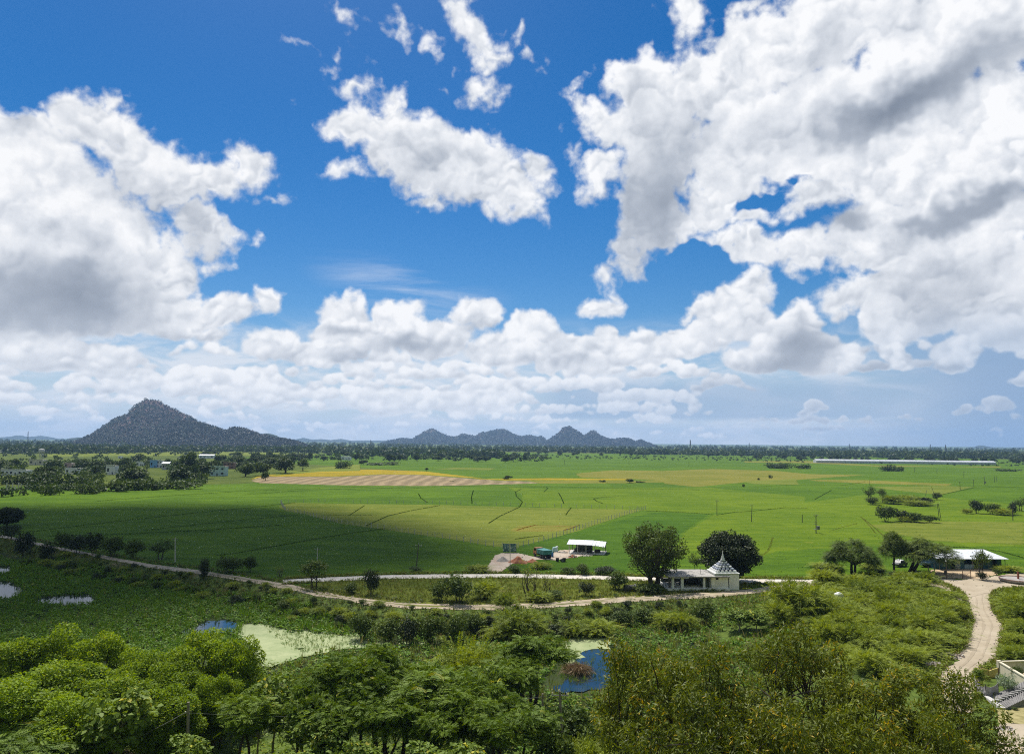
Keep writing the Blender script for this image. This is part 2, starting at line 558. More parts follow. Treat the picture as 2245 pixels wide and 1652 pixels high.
def leaf_mat(name, dark, light, odd=None, odd_at=0.93, rough=0.6, trans=0.30, vary=0.25, spec=0.16):
    """Leaf: two greens by the leaf's own tone, some odd coloured leaves, a little drift from plant to plant."""
    m, N = mat(name)
    t = N.n('ShaderNodeAttribute', attribute_name='tone').outputs['Fac']
    r = N.n('ShaderNodeObjectInfo').outputs['Random']
    f = N.m('ADD', N.m('MULTIPLY', t, 0.8), N.m('MULTIPLY', r, vary), clamp=True)
    c = N.mix(f, rgb(*dark), rgb(*light))
    if odd:
        c = N.mix(N.step(t, odd_at, odd_at + 0.01), c, rgb(*odd))
    tc = N.n('ShaderNodeHueSaturation', ins={'Hue': 0.485, 'Saturation': 1.1, 'Value': 1.5, 'Color': c}).outputs[0]
    finish(N, c, rough, spec=spec, trans=(tc, trans))
    return m


def plain(name, a, b, scale=4.0, rough=0.8, bmp=0.2, bdist=0.02, spec=0.3, metal=0.0, detail=6, stain=None):
    """Two tones of the same stuff mottled by noise."""
    m, N = mat(name)
    p = N.n('ShaderNodeTexCoord').outputs['Object']
    n = N.noise(p, scale, detail, 0.62)
    c = N.mix(N.step(n, 0.32, 0.68), rgb(*a), rgb(*b))
    if stain:
        n3 = N.noise(p, scale * 0.31, 5, 0.7)
        c = N.mix(N.step(n3, 0.50, 0.66, 0.0, stain[1]), c, rgb(*stain[0]))
    finish(N, c, rough, bump(N, n, bmp, bdist) if bmp else None, spec, metal)
    return m


BARK = plain('bark', (0.07, 0.055, 0.042), (0.14, 0.115, 0.09), 5.0, 0.9, 0.5, 0.03)
BARK_DARK = plain('dark_bark', (0.028, 0.023, 0.02), (0.07, 0.056, 0.046), 5.0, 0.9, 0.5, 0.03)
BARK_PALE = plain('pale_bark', (0.17, 0.15, 0.12), (0.30, 0.26, 0.21), 5.0, 0.9, 0.5, 0.03)
PLASTER = plain('limewashed_plaster', (0.76, 0.77, 0.73), (0.84, 0.84, 0.81), 1.6, 0.85, 0.15, 0.01, stain=((0.52, 0.51, 0.45), 0.45))
PLASTER_W = plain('white_paint', (0.72, 0.73, 0.73), (0.84, 0.84, 0.83), 1.2, 0.8, 0.1, 0.01, stain=((0.5, 0.49, 0.46), 0.5))
CREAM = plain('cream_paint', (0.58, 0.52, 0.38), (0.68, 0.62, 0.47), 1.2, 0.8, 0.1, 0.01, stain=((0.4, 0.36, 0.27), 0.5))
PINK = plain('pink_paint', (0.52, 0.34, 0.30), (0.62, 0.43, 0.38), 1.2, 0.8, 0.1, 0.01)
SKYBLUE = plain('blue_paint', (0.16, 0.36, 0.62), (0.25, 0.46, 0.70), 1.2, 0.8, 0.1, 0.01)
TEALWASH = plain('pale_teal_paint', (0.38, 0.55, 0.54), (0.52, 0.66, 0.64), 1.2, 0.8, 0.1, 0.01)
BRICKRED = plain('bare_brick', (0.24, 0.13, 0.09), (0.34, 0.20, 0.14), 8.0, 0.9, 0.2, 0.01)
CONCRETE = plain('weathered_concrete', (0.27, 0.26, 0.24), (0.42, 0.40, 0.37), 2.0, 0.9, 0.25, 0.01, stain=((0.10, 0.10, 0.10), 0.75))
CONC_PALE = plain('pale_concrete', (0.44, 0.42, 0.39), (0.58, 0.56, 0.52), 3.0, 0.9, 0.2, 0.01)
DARKVOID = plain('void_shade_and_dark_stuff', (0.015, 0.016, 0.018), (0.03, 0.03, 0.033), 3.0, 0.6, 0.0)  # near black standing in for shade in openings; also for plain dark stuff
GREYDOOR = plain('grey_door_paint', (0.10, 0.12, 0.11), (0.15, 0.17, 0.155), 3.0, 0.6, 0.1)
SHEETWHITE = plain('white_roof_sheet', (0.58, 0.61, 0.65), (0.72, 0.74, 0.77), 0.8, 0.5, 0.1, 0.01, spec=0.5, stain=((0.55, 0.55, 0.56), 0.4))
RUST = plain('rusty_steel', (0.11, 0.05, 0.03), (0.20, 0.10, 0.06), 6.0, 0.8, 0.3)
STEEL = plain('dull_steel', (0.12, 0.12, 0.12), (0.22, 0.22, 0.22), 6.0, 0.5, 0.1, metal=0.3)
WOODGREY = plain('grey_wood', (0.20, 0.16, 0.13), (0.33, 0.28, 0.23), 9.0, 0.9, 0.4)
GLASS_DARK = plain('dark_glass', (0.02, 0.025, 0.03), (0.035, 0.04, 0.05), 1.0, 0.12, 0.0, spec=0.6)
TEAL = plain('teal_tarpaulin', (0.05, 0.20, 0.19), (0.09, 0.28, 0.26), 4.0, 0.6, 0.2)
DEEPBLUE = plain('blue_plastic', (0.03, 0.13, 0.36), (0.05, 0.19, 0.45), 4.0, 0.4, 0.1)
RUBBER = plain('black_rubber', (0.014, 0.014, 0.014), (0.03, 0.03, 0.03), 8.0, 0.8, 0.1)
REDEARTH = plain('red_earth', (0.28, 0.10, 0.05), (0.42, 0.18, 0.10), 1.5, 0.95, 0.5, 0.08)
RUBBLE_M = plain('rubble_stone', (0.22, 0.18, 0.15), (0.44, 0.36, 0.30), 3.0, 0.95, 0.4, 0.05)


# ------------------------------------------------------------------ lie of the land
def interp_line(pts):
    xs = np.array([p.x for p in pts]); ys = np.array([p.y for p in pts])
    o = np.argsort(xs)
    return xs[o], ys[o]


BUND_PX = [(-60, 1164), (20, 1178), (120, 1200), (250, 1225), (330, 1240), (430, 1253), (530, 1268), (640, 1288), (700, 1302), (800, 1318), (900, 1327), (1000, 1330.5), (1090, 1331),
           (1200, 1326), (1300, 1319), (1400, 1312), (1500, 1307), (1600, 1301), (1690, 1291), (1760, 1283), (1830, 1279), (1900, 1276), (2000, 1278), (2090, 1290)]
BUND = [at(x, y) for x, y in BUND_PX]
BX, BY = interp_line(BUND)


def sstep(x, a, b):
    t = np.clip((np.asarray(x, float) - a) / (b - a), 0, 1)
    return t * t * (3 - 2 * t)


def land(x, y):
    x, y = np.asarray(x, float), np.asarray(y, float)
    yb = np.interp(x, BX, BY)
    marsh = sstep(yb - y, 3.0, 12.0) * (1 - sstep(x, 26, 44))
    h = -2.0 * marsh
    h = h + 1.3 * sstep(y, 84, 66) * marsh
    h = h + np.maximum(0, 30 - y) * 0.80 * sstep(y, 34, 20)
    return h


def hit(px, py, lift=0.0):
    z = 0.0
    for _ in range(12):
        p = at(px, py, z)
        z = 0.5 * z + 0.5 * (float(land(p.x, p.y)) + lift)
    p = at(px, py, z)
    return p


def zoomer(ox, oy, k=900.0 / 2245.0):
    """Close-up coordinates of the survey photograph -> its 2245 wide frame."""
    return lambda x, y: ((ox + x * k) / 1.14031, (oy + y * k) / 1.14031)


z1, z2, z3 = zoomer(0, 960), zoomer(850, 960), zoomer(1660, 960)
z4, z5, z6 = zoomer(0, 1300), zoomer(850, 1300), zoomer(1660, 1300)
zv = zoomer(0, 1060, 520 / 2245)
zt = zoomer(1540, 1280, 460 / 2245)
zs = zoomer(2040, 1290, 520 / 2245)
zp = zoomer(1180, 1320, 400 / 2245)
zr = zoomer(2300, 1560, 260 / 1326)


def grid_axis(fine_a, fine_b, step, far_a, far_b, growth=1.13):
    ax = list(np.arange(fine_a, fine_b + 0.01, step))
    s, v = step, ax[-1]
    while v < far_b:
        s *= growth
        v += s
        ax.append(v)
    s, v = step, ax[0]
    lo = []
    while v > far_a:
        s *= growth
        v -= s
        lo.append(v)
    return np.array(lo[::-1] + ax)


def ground_material():
    m, N = mat('soil_and_weeds')
    p = N.n('ShaderNodeTexCoord').outputs['Object']
    n1 = N.noise(p, 0.12, 9, 0.62)
    n2 = N.noise(p, 1.1, 8, 0.65)
    n3 = N.noise(p, 0.018, 5, 0.55)
    green = N.mix(N.step(n2, 0.3, 0.7), rgb(0.045, 0.075, 0.010), rgb(0.105, 0.15, 0.020))
    dry = N.mix(N.step(n2, 0.35, 0.7), rgb(0.15, 0.12, 0.055), rgb(0.30, 0.23, 0.14))
    c = N.mix(N.step(N.m('ADD', N.m('MULTIPLY', n1, 0.7), N.m('MULTIPLY', n3, 0.3)), 0.55, 0.66), green, dry)
    # dark wet mud low down in the marsh
    z = N.n('ShaderNodeSeparateXYZ', ins={0: p}).outputs[2]
    c = N.mix(N.step(z, -1.3, -1.9), c, N.mix(n2, rgb(0.018, 0.028, 0.008), rgb(0.05, 0.07, 0.018)))
    finish(N, c, 0.95, bump(N, n2, 0.5, 0.15), spec=0.15)
    return m


gx = grid_axis(-150, 150, 1.5, -16000, 16000)
gy = grid_axis(20, 240, 1.5, -400, 16000)
GX, GY = np.meshgrid(gx, gy)
GZ = land(GX, GY)
bumps = (np.sin(GX * 0.31 + 1.3) * np.sin(GY * 0.27) + 0.6 * np.sin(GX * 0.83 + GY * 0.5) * np.sin(GY * 0.71 + 2)) * 0.10
GZ = GZ + bumps * sstep(GZ, -0.4, -1.2) - 0.03
idx = np.arange(GX.size).reshape(GX.shape)
qf = np.stack([idx[:-1, :-1], idx[:-1, 1:], idx[1:, 1:], idx[1:, :-1]], -1).reshape(-1, 4)
GROUND = put('ground', np_mesh('ground', np.stack([GX, GY, GZ], -1).reshape(-1, 3), qf, ground_material(), smooth=True))
tag(GROUND, kind='structure')


# ------------------------------------------------------------------ fields, roads and water as sheets
SHEETS = [0]


def sheet(name, poly, material, z, jag=0.0, kind='structure'):
    """A polygon (list of ground points) laid at height z; jag roughens its outline (metres)."""
    SHEETS[0] += 1
    z += SHEETS[0] * 0.0009              # no two sheets share a plane
    pts = [Vector((p[0], p[1], 0)) for p in poly]
    out = []
    rng = random.Random(len(poly) * 31 + int(abs(pts[0].x) * 10))
    for a, b in zip(pts, pts[1:] + pts[:1]):
        n = max(1, min(80, int((b - a).length / max(jag * 1.5, 0.5)))) if jag else 1
        nrm = Vector((-(b - a).y, (b - a).x, 0)).normalized()
        for i in range(n):
            q = a.lerp(b, i / n)
            if jag:
                q += nrm * rng.gauss(0, jag * 0.5)
            out.append(q)
    bm = bmesh.new()
    vs = [bm.verts.new((q.x, q.y, z)) for q in out]
    f = bm.faces.new(vs)
    bmesh.ops.triangulate(bm, faces=[f])
    bmesh.ops.recalc_face_normals(bm, faces=bm.faces[:])
    if sum(f.normal.z * f.calc_area() for f in bm.faces) < 0:
        bmesh.ops.reverse_faces(bm, faces=bm.faces[:])
    me = bpy.data.meshes.new(name)
    bm.to_mesh(me)
    bm.free()
    me.materials.append(material)
    return tag(put(name, me), kind=kind)


def strip(name, left, right, material, z, rows=6, jag=0.0, step=1.2, follow=True):
    """A way between two edge lines of ground points."""
    def resample(ps, n):
        ps = [Vector((p[0], p[1], 0)) for p in ps]
        d = [0.0]
        for a, b in zip(ps, ps[1:]):
            d.append(d[-1] + (b - a).length)
        t = np.linspace(0, d[-1], n)
        return np.stack([np.interp(t, d, [p.x for p in ps]), np.interp(t, d, [p.y for p in ps])], -1)
    ln = sum((Vector((b[0] - a[0], b[1] - a[1]))).length for a, b in zip(left, left[1:]))
    n = max(4, min(900, int(ln / step)))
    L, Rr = resample(left, n), resample(right, n)
    rg = np.random.default_rng(n)

    def wob():
        w = rg.normal(0, 1, n)
        return (np.convolve(w, np.ones(5) / 5, 'same') * 1.3 + w * 0.35) * jag
    dirn = Rr - L
    dirn /= np.maximum(np.linalg.norm(dirn, axis=1, keepdims=True), 1e-6)
    L, Rr = L + dirn * wob()[:, None], Rr + dirn * wob()[:, None]
    t = np.linspace(0, 1, rows + 1)[None, :, None]
    P = L[:, None] * (1 - t) + Rr[:, None] * t
    zz = np.full(P.shape[:2], z)
    if follow:
        zz = np.maximum(land(P[..., 0], P[..., 1]), -0.6) + z
    zz += rg.normal(0, 0.003, zz.shape)
    V = np.concatenate([P, zz[..., None]], -1).reshape(-1, 3)
    ii = np.arange(V.shape[0]).reshape(n, rows + 1)
    F = np.stack([ii[:-1, :-1], ii[:-1, 1:], ii[1:, 1:], ii[1:, :-1]], -1).reshape(-1, 4)
    a = V[F[0]]
    if np.cross(a[1] - a[0], a[2] - a[1])[2] < 0:
        F = F[:, ::-1]
    return tag(put(name, np_mesh(name, V, F, material, smooth=True)), kind='structure')


def paddy(name, dark, light, pale=None, patch=0.03, fine=1.3, streak=0.0, rows=0.0):
    """Standing crop: fine tufted grain, broad drift of ripeness, thin pale patches."""
    m, N = mat(name)
    p = N.n('ShaderNodeTexCoord').outputs['Object']
    n1 = N.noise(p, fine, 7, 0.7)
    n2 = N.noise(p, patch, 7, 0.6, 0.4)
    n4 = N.noise(N.v('MULTIPLY', p, (0.35, 1.6, 1.0)), 0.10, 8, 0.68, 0.6)
    vor = N.n('ShaderNodeTexVoronoi', feature='F1', ins={'Vector': N.v('MULTIPLY', p, (0.014, 0.022, 0.0)), 'Scale': 1.0, 'Randomness': 0.8})
    plot = N.n('ShaderNodeSeparateColor', ins={0: vor.outputs['Color']}).outputs[0]
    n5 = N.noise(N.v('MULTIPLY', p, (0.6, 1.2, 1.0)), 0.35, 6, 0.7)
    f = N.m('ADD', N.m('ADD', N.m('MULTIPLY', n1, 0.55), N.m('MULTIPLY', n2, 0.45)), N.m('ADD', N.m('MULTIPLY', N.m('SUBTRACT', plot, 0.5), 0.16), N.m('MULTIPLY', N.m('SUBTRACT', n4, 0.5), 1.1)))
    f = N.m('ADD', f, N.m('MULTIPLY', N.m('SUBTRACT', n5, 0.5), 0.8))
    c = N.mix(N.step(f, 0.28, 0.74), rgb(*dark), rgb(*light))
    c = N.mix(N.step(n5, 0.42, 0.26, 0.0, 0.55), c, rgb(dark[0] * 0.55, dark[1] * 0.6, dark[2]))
    if pale:
        n3 = N.noise(N.v('MULTIPLY', p, (0.5, 1.4, 1.0)), 0.16, 8, 0.72, 0.8)
        c = N.mix(N.step(n3, 0.58, 0.70, 0.0, 0.8), c, rgb(*pale))
    h = n1
    finish(N, c, 0.9, bump(N, h, 0.9, 0.5), spec=0.04)
    return m


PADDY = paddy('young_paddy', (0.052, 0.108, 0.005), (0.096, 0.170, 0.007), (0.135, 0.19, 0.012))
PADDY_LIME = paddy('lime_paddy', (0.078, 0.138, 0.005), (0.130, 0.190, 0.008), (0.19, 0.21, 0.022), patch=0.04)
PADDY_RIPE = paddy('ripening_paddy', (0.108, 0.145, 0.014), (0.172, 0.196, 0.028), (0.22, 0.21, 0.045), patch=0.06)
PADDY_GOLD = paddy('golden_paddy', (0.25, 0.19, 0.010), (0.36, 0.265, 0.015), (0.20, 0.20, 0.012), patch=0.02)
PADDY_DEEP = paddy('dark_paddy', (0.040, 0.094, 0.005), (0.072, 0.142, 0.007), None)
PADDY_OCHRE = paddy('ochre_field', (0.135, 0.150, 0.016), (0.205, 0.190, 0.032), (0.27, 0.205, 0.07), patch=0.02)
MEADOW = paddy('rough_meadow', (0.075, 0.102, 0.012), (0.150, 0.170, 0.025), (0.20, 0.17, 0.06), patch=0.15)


def stubble_material():
    m, N = mat('cut_stubble')
    p = N.n('ShaderNodeTexCoord').outputs['Object']
    n1 = N.noise(p, 0.5, 8, 0.7)
    n2 = N.noise(p, 0.03, 5, 0.6)
    w = N.n('ShaderNodeTexWave', wave_type='BANDS', bands_direction='X', ins={'Vector': p, 'Scale': 0.032, 'Distortion': 5.0, 'Detail': 3.0, 'Detail Scale': 0.6})
    c = N.mix(N.step(n1, 0.3, 0.7), rgb(0.18, 0.130, 0.068), rgb(0.27, 0.205, 0.115))
    c = N.mix(N.step(w.outputs[1], 0.60, 0.95, 0.0, 0.5), c, rgb(0.36, 0.27, 0.15))
    c = N.mix(N.step(w.outputs[1], 0.30, 0.10, 0.0, 0.4), c, rgb(0.13, 0.10, 0.05))
    c = N.mix(N.step(n2, 0.58, 0.70, 0, 0.7), c, rgb(0.12, 0.14, 0.03))
    finish(N, c, 0.95, bump(N, n1, 0.6, 0.3), spec=0.1)
    return m


def sand_material(name, a, b, c3, tracks=True):
    m, N = mat(name)
    p = N.n('ShaderNodeTexCoord').outputs['Object']
    n1 = N.noise(p, 0.30, 9, 0.62)
    n2 = N.noise(p, 5.0, 6, 0.7)
    n3 = N.noise(N.v('MULTIPLY', p, (1.0, 0.25, 1.0)), 0.30, 6, 0.6, 0.8)
    c = N.mix(N.step(n1, 0.3, 0.7), rgb(*a), rgb(*b))
    c = N.mix(N.step(n3, 0.50, 0.74, 0.0, 0.5), c, rgb(*c3))
    c = N.mix(N.step(n2, 0.62, 0.78, 0.0, 0.25), c, rgb(0.22, 0.17, 0.11))
    finish(N, c, 0.95, bump(N, N.m('ADD', n2, n1), 0.25, 0.03), spec=0.08)
    return m


STUBBLE = stubble_material()
SAND = sand_material('pale_sand', (0.355, 0.295, 0.210), (0.43, 0.365, 0.27), (0.31, 0.255, 0.175))
TRACK = sand_material('dirt_track', (0.37, 0.30, 0.21), (0.50, 0.42, 0.31), (0.27, 0.23, 0.12))
ROADC = sand_material('concrete_road_surface', (0.52, 0.47, 0.40), (0.62, 0.57, 0.50), (0.42, 0.37, 0.30))


def water_material(name, tint=(0.010, 0.018, 0.018), rough=0.03, amt=0.35):
    m, N = mat(name)
    p = N.n('ShaderNodeTexCoord').outputs['Object']
    n = N.noise(p, 1.6, 5, 0.6)
    b = N.n('ShaderNodeBump', ins={'Strength': 0.06, 'Distance': 0.05, 'Height': n})
    finish(N, rgb(*tint), rough, b.outputs[0], spec=1.0)
    return m


def duckweed_material():
    m, N = mat('duckweed')
    p = N.n('ShaderNodeTexCoord').outputs['Object']
    n1 = N.noise(p, 0.35, 8, 0.65, 0.8)
    n2 = N.noise(p, 9.0, 5, 0.7)
    c = N.mix(N.step(n1, 0.35, 0.65), rgb(0.225, 0.275, 0.115), rgb(0.315, 0.35, 0.17))
    c = N.mix(N.step(n2, 0.55, 0.7, 0, 0.6), c, rgb(0.22, 0.28, 0.08))
    finish(N, c, 0.8, bump(N, n2, 0.3, 0.03), spec=0.3)
    return m


WATER = water_material('pond_water')
WEED = duckweed_material()

# base plain of paddy from the bank road out to the far trees
def P(*pts, z=0.0):
    return [at(x, y, z) for x, y in pts]


plain_edge = [(b.x, b.y + 0.5) for b in BUND]
plain_poly = [*plain_edge, (140, 128), (600, 120), (1100, 900), (1000, 1700), (-330, 1950), (-420, 1050), (-90, 700), (-170, 470), (-500, 330), (-500, 232)]
sheet("paddy_field", plain_poly, PADDY, 0.010)
GRASSY = paddy('grazed_land', (0.050, 0.078, 0.010), (0.115, 0.145, 0.022), (0.19, 0.17, 0.06), patch=0.03)
sheet('grassland', [(-560, 260), (-170, 470), (-90, 700), (-420, 1050), (-330, 1500), (-1300, 1700), (-1500, 700)], GRASSY, 0.004)
sheet('grassland', [(-330, 1955), (1000, 1705), (1110, 900), (2600, 1500), (2600, 4200), (-1200, 4200)], GRASSY, 0.006)
# plots with crops of their own
def plot(zf, pts, material, z, jag=0.6, name='paddy_field'):
    sheet(name, [at(*zf(x, y)) for x, y in pts], material, z, jag=jag)


plot(z3, [(120, 930), (310, 815), (560, 790), (900, 735), (1250, 690), (1660, 700), (2300, 760), (2600, 1100), (2245, 1010), (1250, 1010), (700, 1040), (600, 1080), (160, 1100), (60, 1060)], PADDY_LIME, 0.016)
plot(z2, [(1040, 640), (1300, 655), (2245, 640), (2900, 700), (2900, 790), (2245, 805), (1920, 790), (1700, 780), (1120, 760), (1140, 690)], PADDY_LIME, 0.016)
plot(z2, [(-360, 752), (-300, 738), (0, 745), (620, 752), (1120, 766), (1540, 776), (1880, 784), (1780, 815), (1540, 895), (1330, 975), (1110, 1022), (960, 1010), (690, 965), (0, 868), (-220, 808), (-340, 790), (-380, 765)], PADDY_RIPE, 0.018, 0.3)
plot(z2, [(1060, 912), (1120, 880), (1480, 880), (1400, 915), (1100, 920)], PADDY_OCHRE, 0.024, 0.3)
plot(z2, [(-560, 600), (-480, 576), (-40, 578), (270, 563), (520, 566), (840, 590), (1000, 602), (1250, 606), (1240, 616), (1100, 622), (700, 632), (500, 634), (20, 630), (-500, 616)], STUBBLE, 0.020, 1.0, 'stubble_field')
plot(z2, [(-560, 596), (-500, 570), (-230, 545), (-80, 533), (200, 532), (540, 544), (900, 588), (820, 584), (520, 564), (270, 561), (-40, 575), (-480, 575)], PADDY_GOLD, 0.026, 1.0)
plot(z2, [(820, 592), (1300, 586), (1800, 590), (1800, 598), (1030, 598)], PADDY_GOLD, 0.030, 1.0)
plot(z2, [(1180, 604), (1480, 601), (2080, 603), (2060, 610), (1780, 617), (1250, 618)], PADDY_OCHRE, 0.029, 1.0)
plot(z2, [(590, 530), (720, 520), (970, 524), (930, 536)], PADDY_RIPE, 0.020)
plot(z2, [(1470, 556), (1700, 536), (1980, 540), (2245, 552), (2245, 612), (2070, 606), (1800, 590), (1500, 582)], PADDY_OCHRE, 0.022, 1.5)
plot(z3, [(0, 540), (300, 528), (700, 540), (900, 560), (1250, 566), (830, 596), (560, 606), (200, 640), (0, 620)], PADDY_OCHRE, 0.024, 1.5)
plot(z3, [(480, 606), (820, 590), (840, 626), (560, 622)], PADDY_RIPE, 0.028, 0.5)
plot(z3, [(900, 595), (1260, 598), (1800, 622), (1760, 634), (1240, 618), (960, 606)], PADDY_OCHRE, 0.030, 1.0)
plot(z3, [(1290, 640), (1760, 634), (1930, 640), (1720, 690), (1430, 660)], PADDY_RIPE, 0.028, 0.5)
plot(z3, [(1280, 880), (1560, 855), (2245, 860), (2245, 1000), (1700, 980), (1420, 930)], PADDY_RIPE, 0.022, 1.0)
plot(z3, [(500, 480), (900, 478), (1300, 505), (2100, 520), (2100, 512), (1400, 515), (900, 492), (500, 488)], PADDY_OCHRE, 0.030, 2.0)
plot(z2, [(1120, 1010), (1700, 860), (1960, 800), (2245, 806), (2300, 812), (2160, 905), (1750, 1180), (1100, 1180), (1060, 1060)], PADDY_DEEP, 0.014, 0.3)
plot(z1, [(700, 428), (1100, 418), (1750, 424), (2000, 440), (1100, 446), (720, 448)], PADDY_RIPE, 0.030, 2.0)
plot(z1, [(280, 436), (700, 420), (720, 448), (300, 452)], PADDY_RIPE, 0.026, 2.0)
plot(z1, [(1700, 570), (2000, 545), (2245, 540), (2245, 500), (2000, 520), (1760, 548)], PADDY_RIPE, 0.034, 1.0)
# strip of rough meadow between the bank road and the concrete road
mead = [at(x, y) for x, y in ((640, 1292), (760, 1312), (900, 1325), (1090, 1329), (1300, 1317), (1500, 1305), (1640, 1292), (1640, 1276), (1340, 1268), (1130, 1264), (850, 1267), (700, 1274))]
sheet('meadow', mead, MEADOW, 0.022, jag=0.5)

# bank road
bl = [(x, y - h) for (x, y), h in zip(BUND_PX, [3] * 4 + [4.2] * 3 + [5.6] * 12 + [6] * 5)]
br = [(x, y + h) for (x, y), h in zip(BUND_PX, [3] * 4 + [4.2] * 3 + [5.6] * 12 + [6] * 5)]
strip('dirt_road', [at(*p) for p in bl], [at(*p) for p in br], TRACK, 0.045, jag=0.35)
strip('grassy_strip', [at(x, y - 0.5) for x, y in BUND_PX[5:17]], [at(x, y + 0.5) for x, y in BUND_PX[5:17]], MEADOW, 0.062, rows=2, jag=0.25)
# concrete road behind it
cr = [(620, 1275), (700, 1270.5), (850, 1264.5), (1000, 1262.5), (1130, 1262), (1330, 1266), (1440, 1270), (1560, 1273), (1700, 1274), (1800, 1275)]
strip('concrete_road', [at(x, y - 4.2) for x, y in cr], [at(x, y + 4.2) for x, y in cr], ROADC, 0.060, jag=0.08)
# sandy track on the east side, with the open place in front of the shed
sl = [z6(*p) for p in ((1690, 376), (1760, 400), (1830, 432), (1885, 480), (1900, 560), (1925, 640), (1895, 720), (1870, 790), (1780, 890), (1700, 980), (1715, 1060), (1700, 1200))]
sr = [z6(*p) for p in ((2300, 420), (2160, 425), (2060, 445), (2042, 480), (2050, 560), (2080, 600), (2120, 660), (2100, 760), (2085, 860), (1990, 920), (1935, 1000), (1925, 1200))]
strip('sandy_track', [at(*p) for p in sl], [at(*p) for p in sr], SAND, 0.050, rows=8, jag=0.45)
RUT = sand_material('packed_ruts', (0.31, 0.255, 0.18), (0.38, 0.32, 0.235), (0.27, 0.22, 0.15))
def between(a, b, f):
    n = 40
    def res(ps):
        ps = [Vector((p[0], p[1], 0)) for p in ps]
        d = [0.0]
        for p, q in zip(ps, ps[1:]):
            d.append(d[-1] + (q - p).length)
        t = np.linspace(0, d[-1], n)
        return np.stack([np.interp(t, d, [p.x for p in ps]), np.interp(t, d, [p.y for p in ps])], -1)
    A, B = res(a), res(b)
    return [tuple(v) for v in A * (1 - f) + B * f]


SLG, SRG = [at(*p) for p in sl], [at(*p) for p in sr]
for f in (0.34, 0.60):
    strip('wheel_rut', between(SLG, SRG, f), between(SLG, SRG, f + 0.055), RUT, 0.066, rows=2, jag=0.12)
BLG, BRG = [at(*p) for p in bl], [at(*p) for p in br]
for f in (0.22, 0.64):
    strip('wheel_rut', between(BLG[1:], BRG[1:], f), between(BLG[1:], BRG[1:], f + 0.13), RUT, 0.064, rows=2, jag=0.10)
plaza = [z6(*p) for p in ((1480, 372), (1700, 362), (1850, 372), (2050, 350), (2160, 335), (2300, 332), (2300, 424), (2160, 430), (2055, 450), (1885, 482), (1830, 434), (1690, 392), (1480, 385))]
sheet('sandy_yard', [at(*p) for p in plaza], SAND, 0.056, jag=0.4)
yard = [z6(*p) for p in ((1660, 360), (1660, 310), (1960, 300), (2080, 305), (2080, 340), (1950, 366))]
sheet('shed_yard', [at(*p) for p in yard], sand_material('yard_sand', (0.42, 0.31, 0.19), (0.52, 0.40, 0.26), (0.36, 0.26, 0.16)), 0.064, jag=0.25)
# side drive and building plot at the pavilion
drive = [zp(*p) for p in ((200, 632), (380, 632), (440, 590), (520, 520), (700, 470), (960, 440), (1180, 450), (1420, 410), (1560, 385), (1440, 300), (1240, 310), (1080, 370), (860, 400), (640, 350), (440, 348), (330, 380), (230, 520))]
sheet('building_plot', [at(*p) for p in drive], sand_material('plot_sand', (0.40, 0.32, 0.24), (0.52, 0.44, 0.35), (0.42, 0.27, 0.18)), 0.060, jag=0.4)
# bare ground under the trees at the foot of the hill
sheet('sandy_ground', [(4, 34), (60, 34), (60, 62), (42, 66), (26, 60), (14, 62), (8, 56)], SAND, 0.05, jag=0.8)
for o in bpy.data.objects:
    if o.name == 'sandy_ground':
        me = o.data
        bm = bmesh.new(); bm.from_mesh(me)
        bmesh.ops.subdivide_edges(bm, edges=bm.edges[:], cuts=3, use_grid_fill=True)
        for v in bm.verts:
            v.co.z = float(land(v.co.x, v.co.y)) + 0.16
        bm.to_mesh(me); bm.free()

# open water and duckweed in the marsh
MZ = -1.93
def pond(pts, z, material, name='pond', jag=0.25):
    sheet(name, [at(x, y, z) for x, y in pts], material, z, jag=jag)


pond([z4(*p) for p in ((-60, 285), (60, 290), (70, 318), (0, 335), (-60, 340))], MZ, WATER)
pond([z4(*p) for p in ((-60, 385), (60, 385), (140, 430), (130, 462), (40, 492), (-60, 480))], MZ, WATER)
pond([z4(*p) for p in ((190, 515), (250, 485), (420, 470), (560, 465), (600, 500), (560, 528), (400, 530))], MZ, WATER)
pond([z4(*p) for p in ((1120, 690), (1240, 655), (1290, 628), (1420, 622), (1500, 648), (1470, 690), (1250, 720), (1150, 712))], MZ, WATER)
pond([z4(*p) for p in ((1450, 690), (1490, 650), (1640, 645), (1800, 690), (2245, 700), (2300, 770), (1850, 860), (1700, 910), (1540, 910), (1600, 800))], MZ + 0.006, WEED, 'duckweed')
pond([z5(*p) for p in ((0, 700), (180, 760), (600, 765), (560, 790), (0, 800))], MZ + 0.006, WEED, 'duckweed')
pond([z5(*p) for p in ((1330, 1050), (1420, 980), (1450, 850), (1540, 790), (1700, 785), (1720, 900), (1690, 1030), (1560, 1060), (1400, 1080))], MZ, WATER, 'pond', 0.6)
pond([z5(*p) for p in ((1360, 760), (1440, 735), (1700, 728), (1690, 800), (1600, 806), (1545, 800), (1500, 850), (1440, 900), (1390, 880))], MZ + 0.008, WEED, 'duckweed', 0.8)
pond([z6(*p) for p in ((140, 730), (480, 715), (700, 705), (690, 745), (520, 790), (150, 800))], MZ, WATER)
pond([z6(*p) for p in ((150, 690), (330, 660), (600, 690), (690, 702), (480, 712), (160, 724))], MZ + 0.008, WEED, 'duckweed')


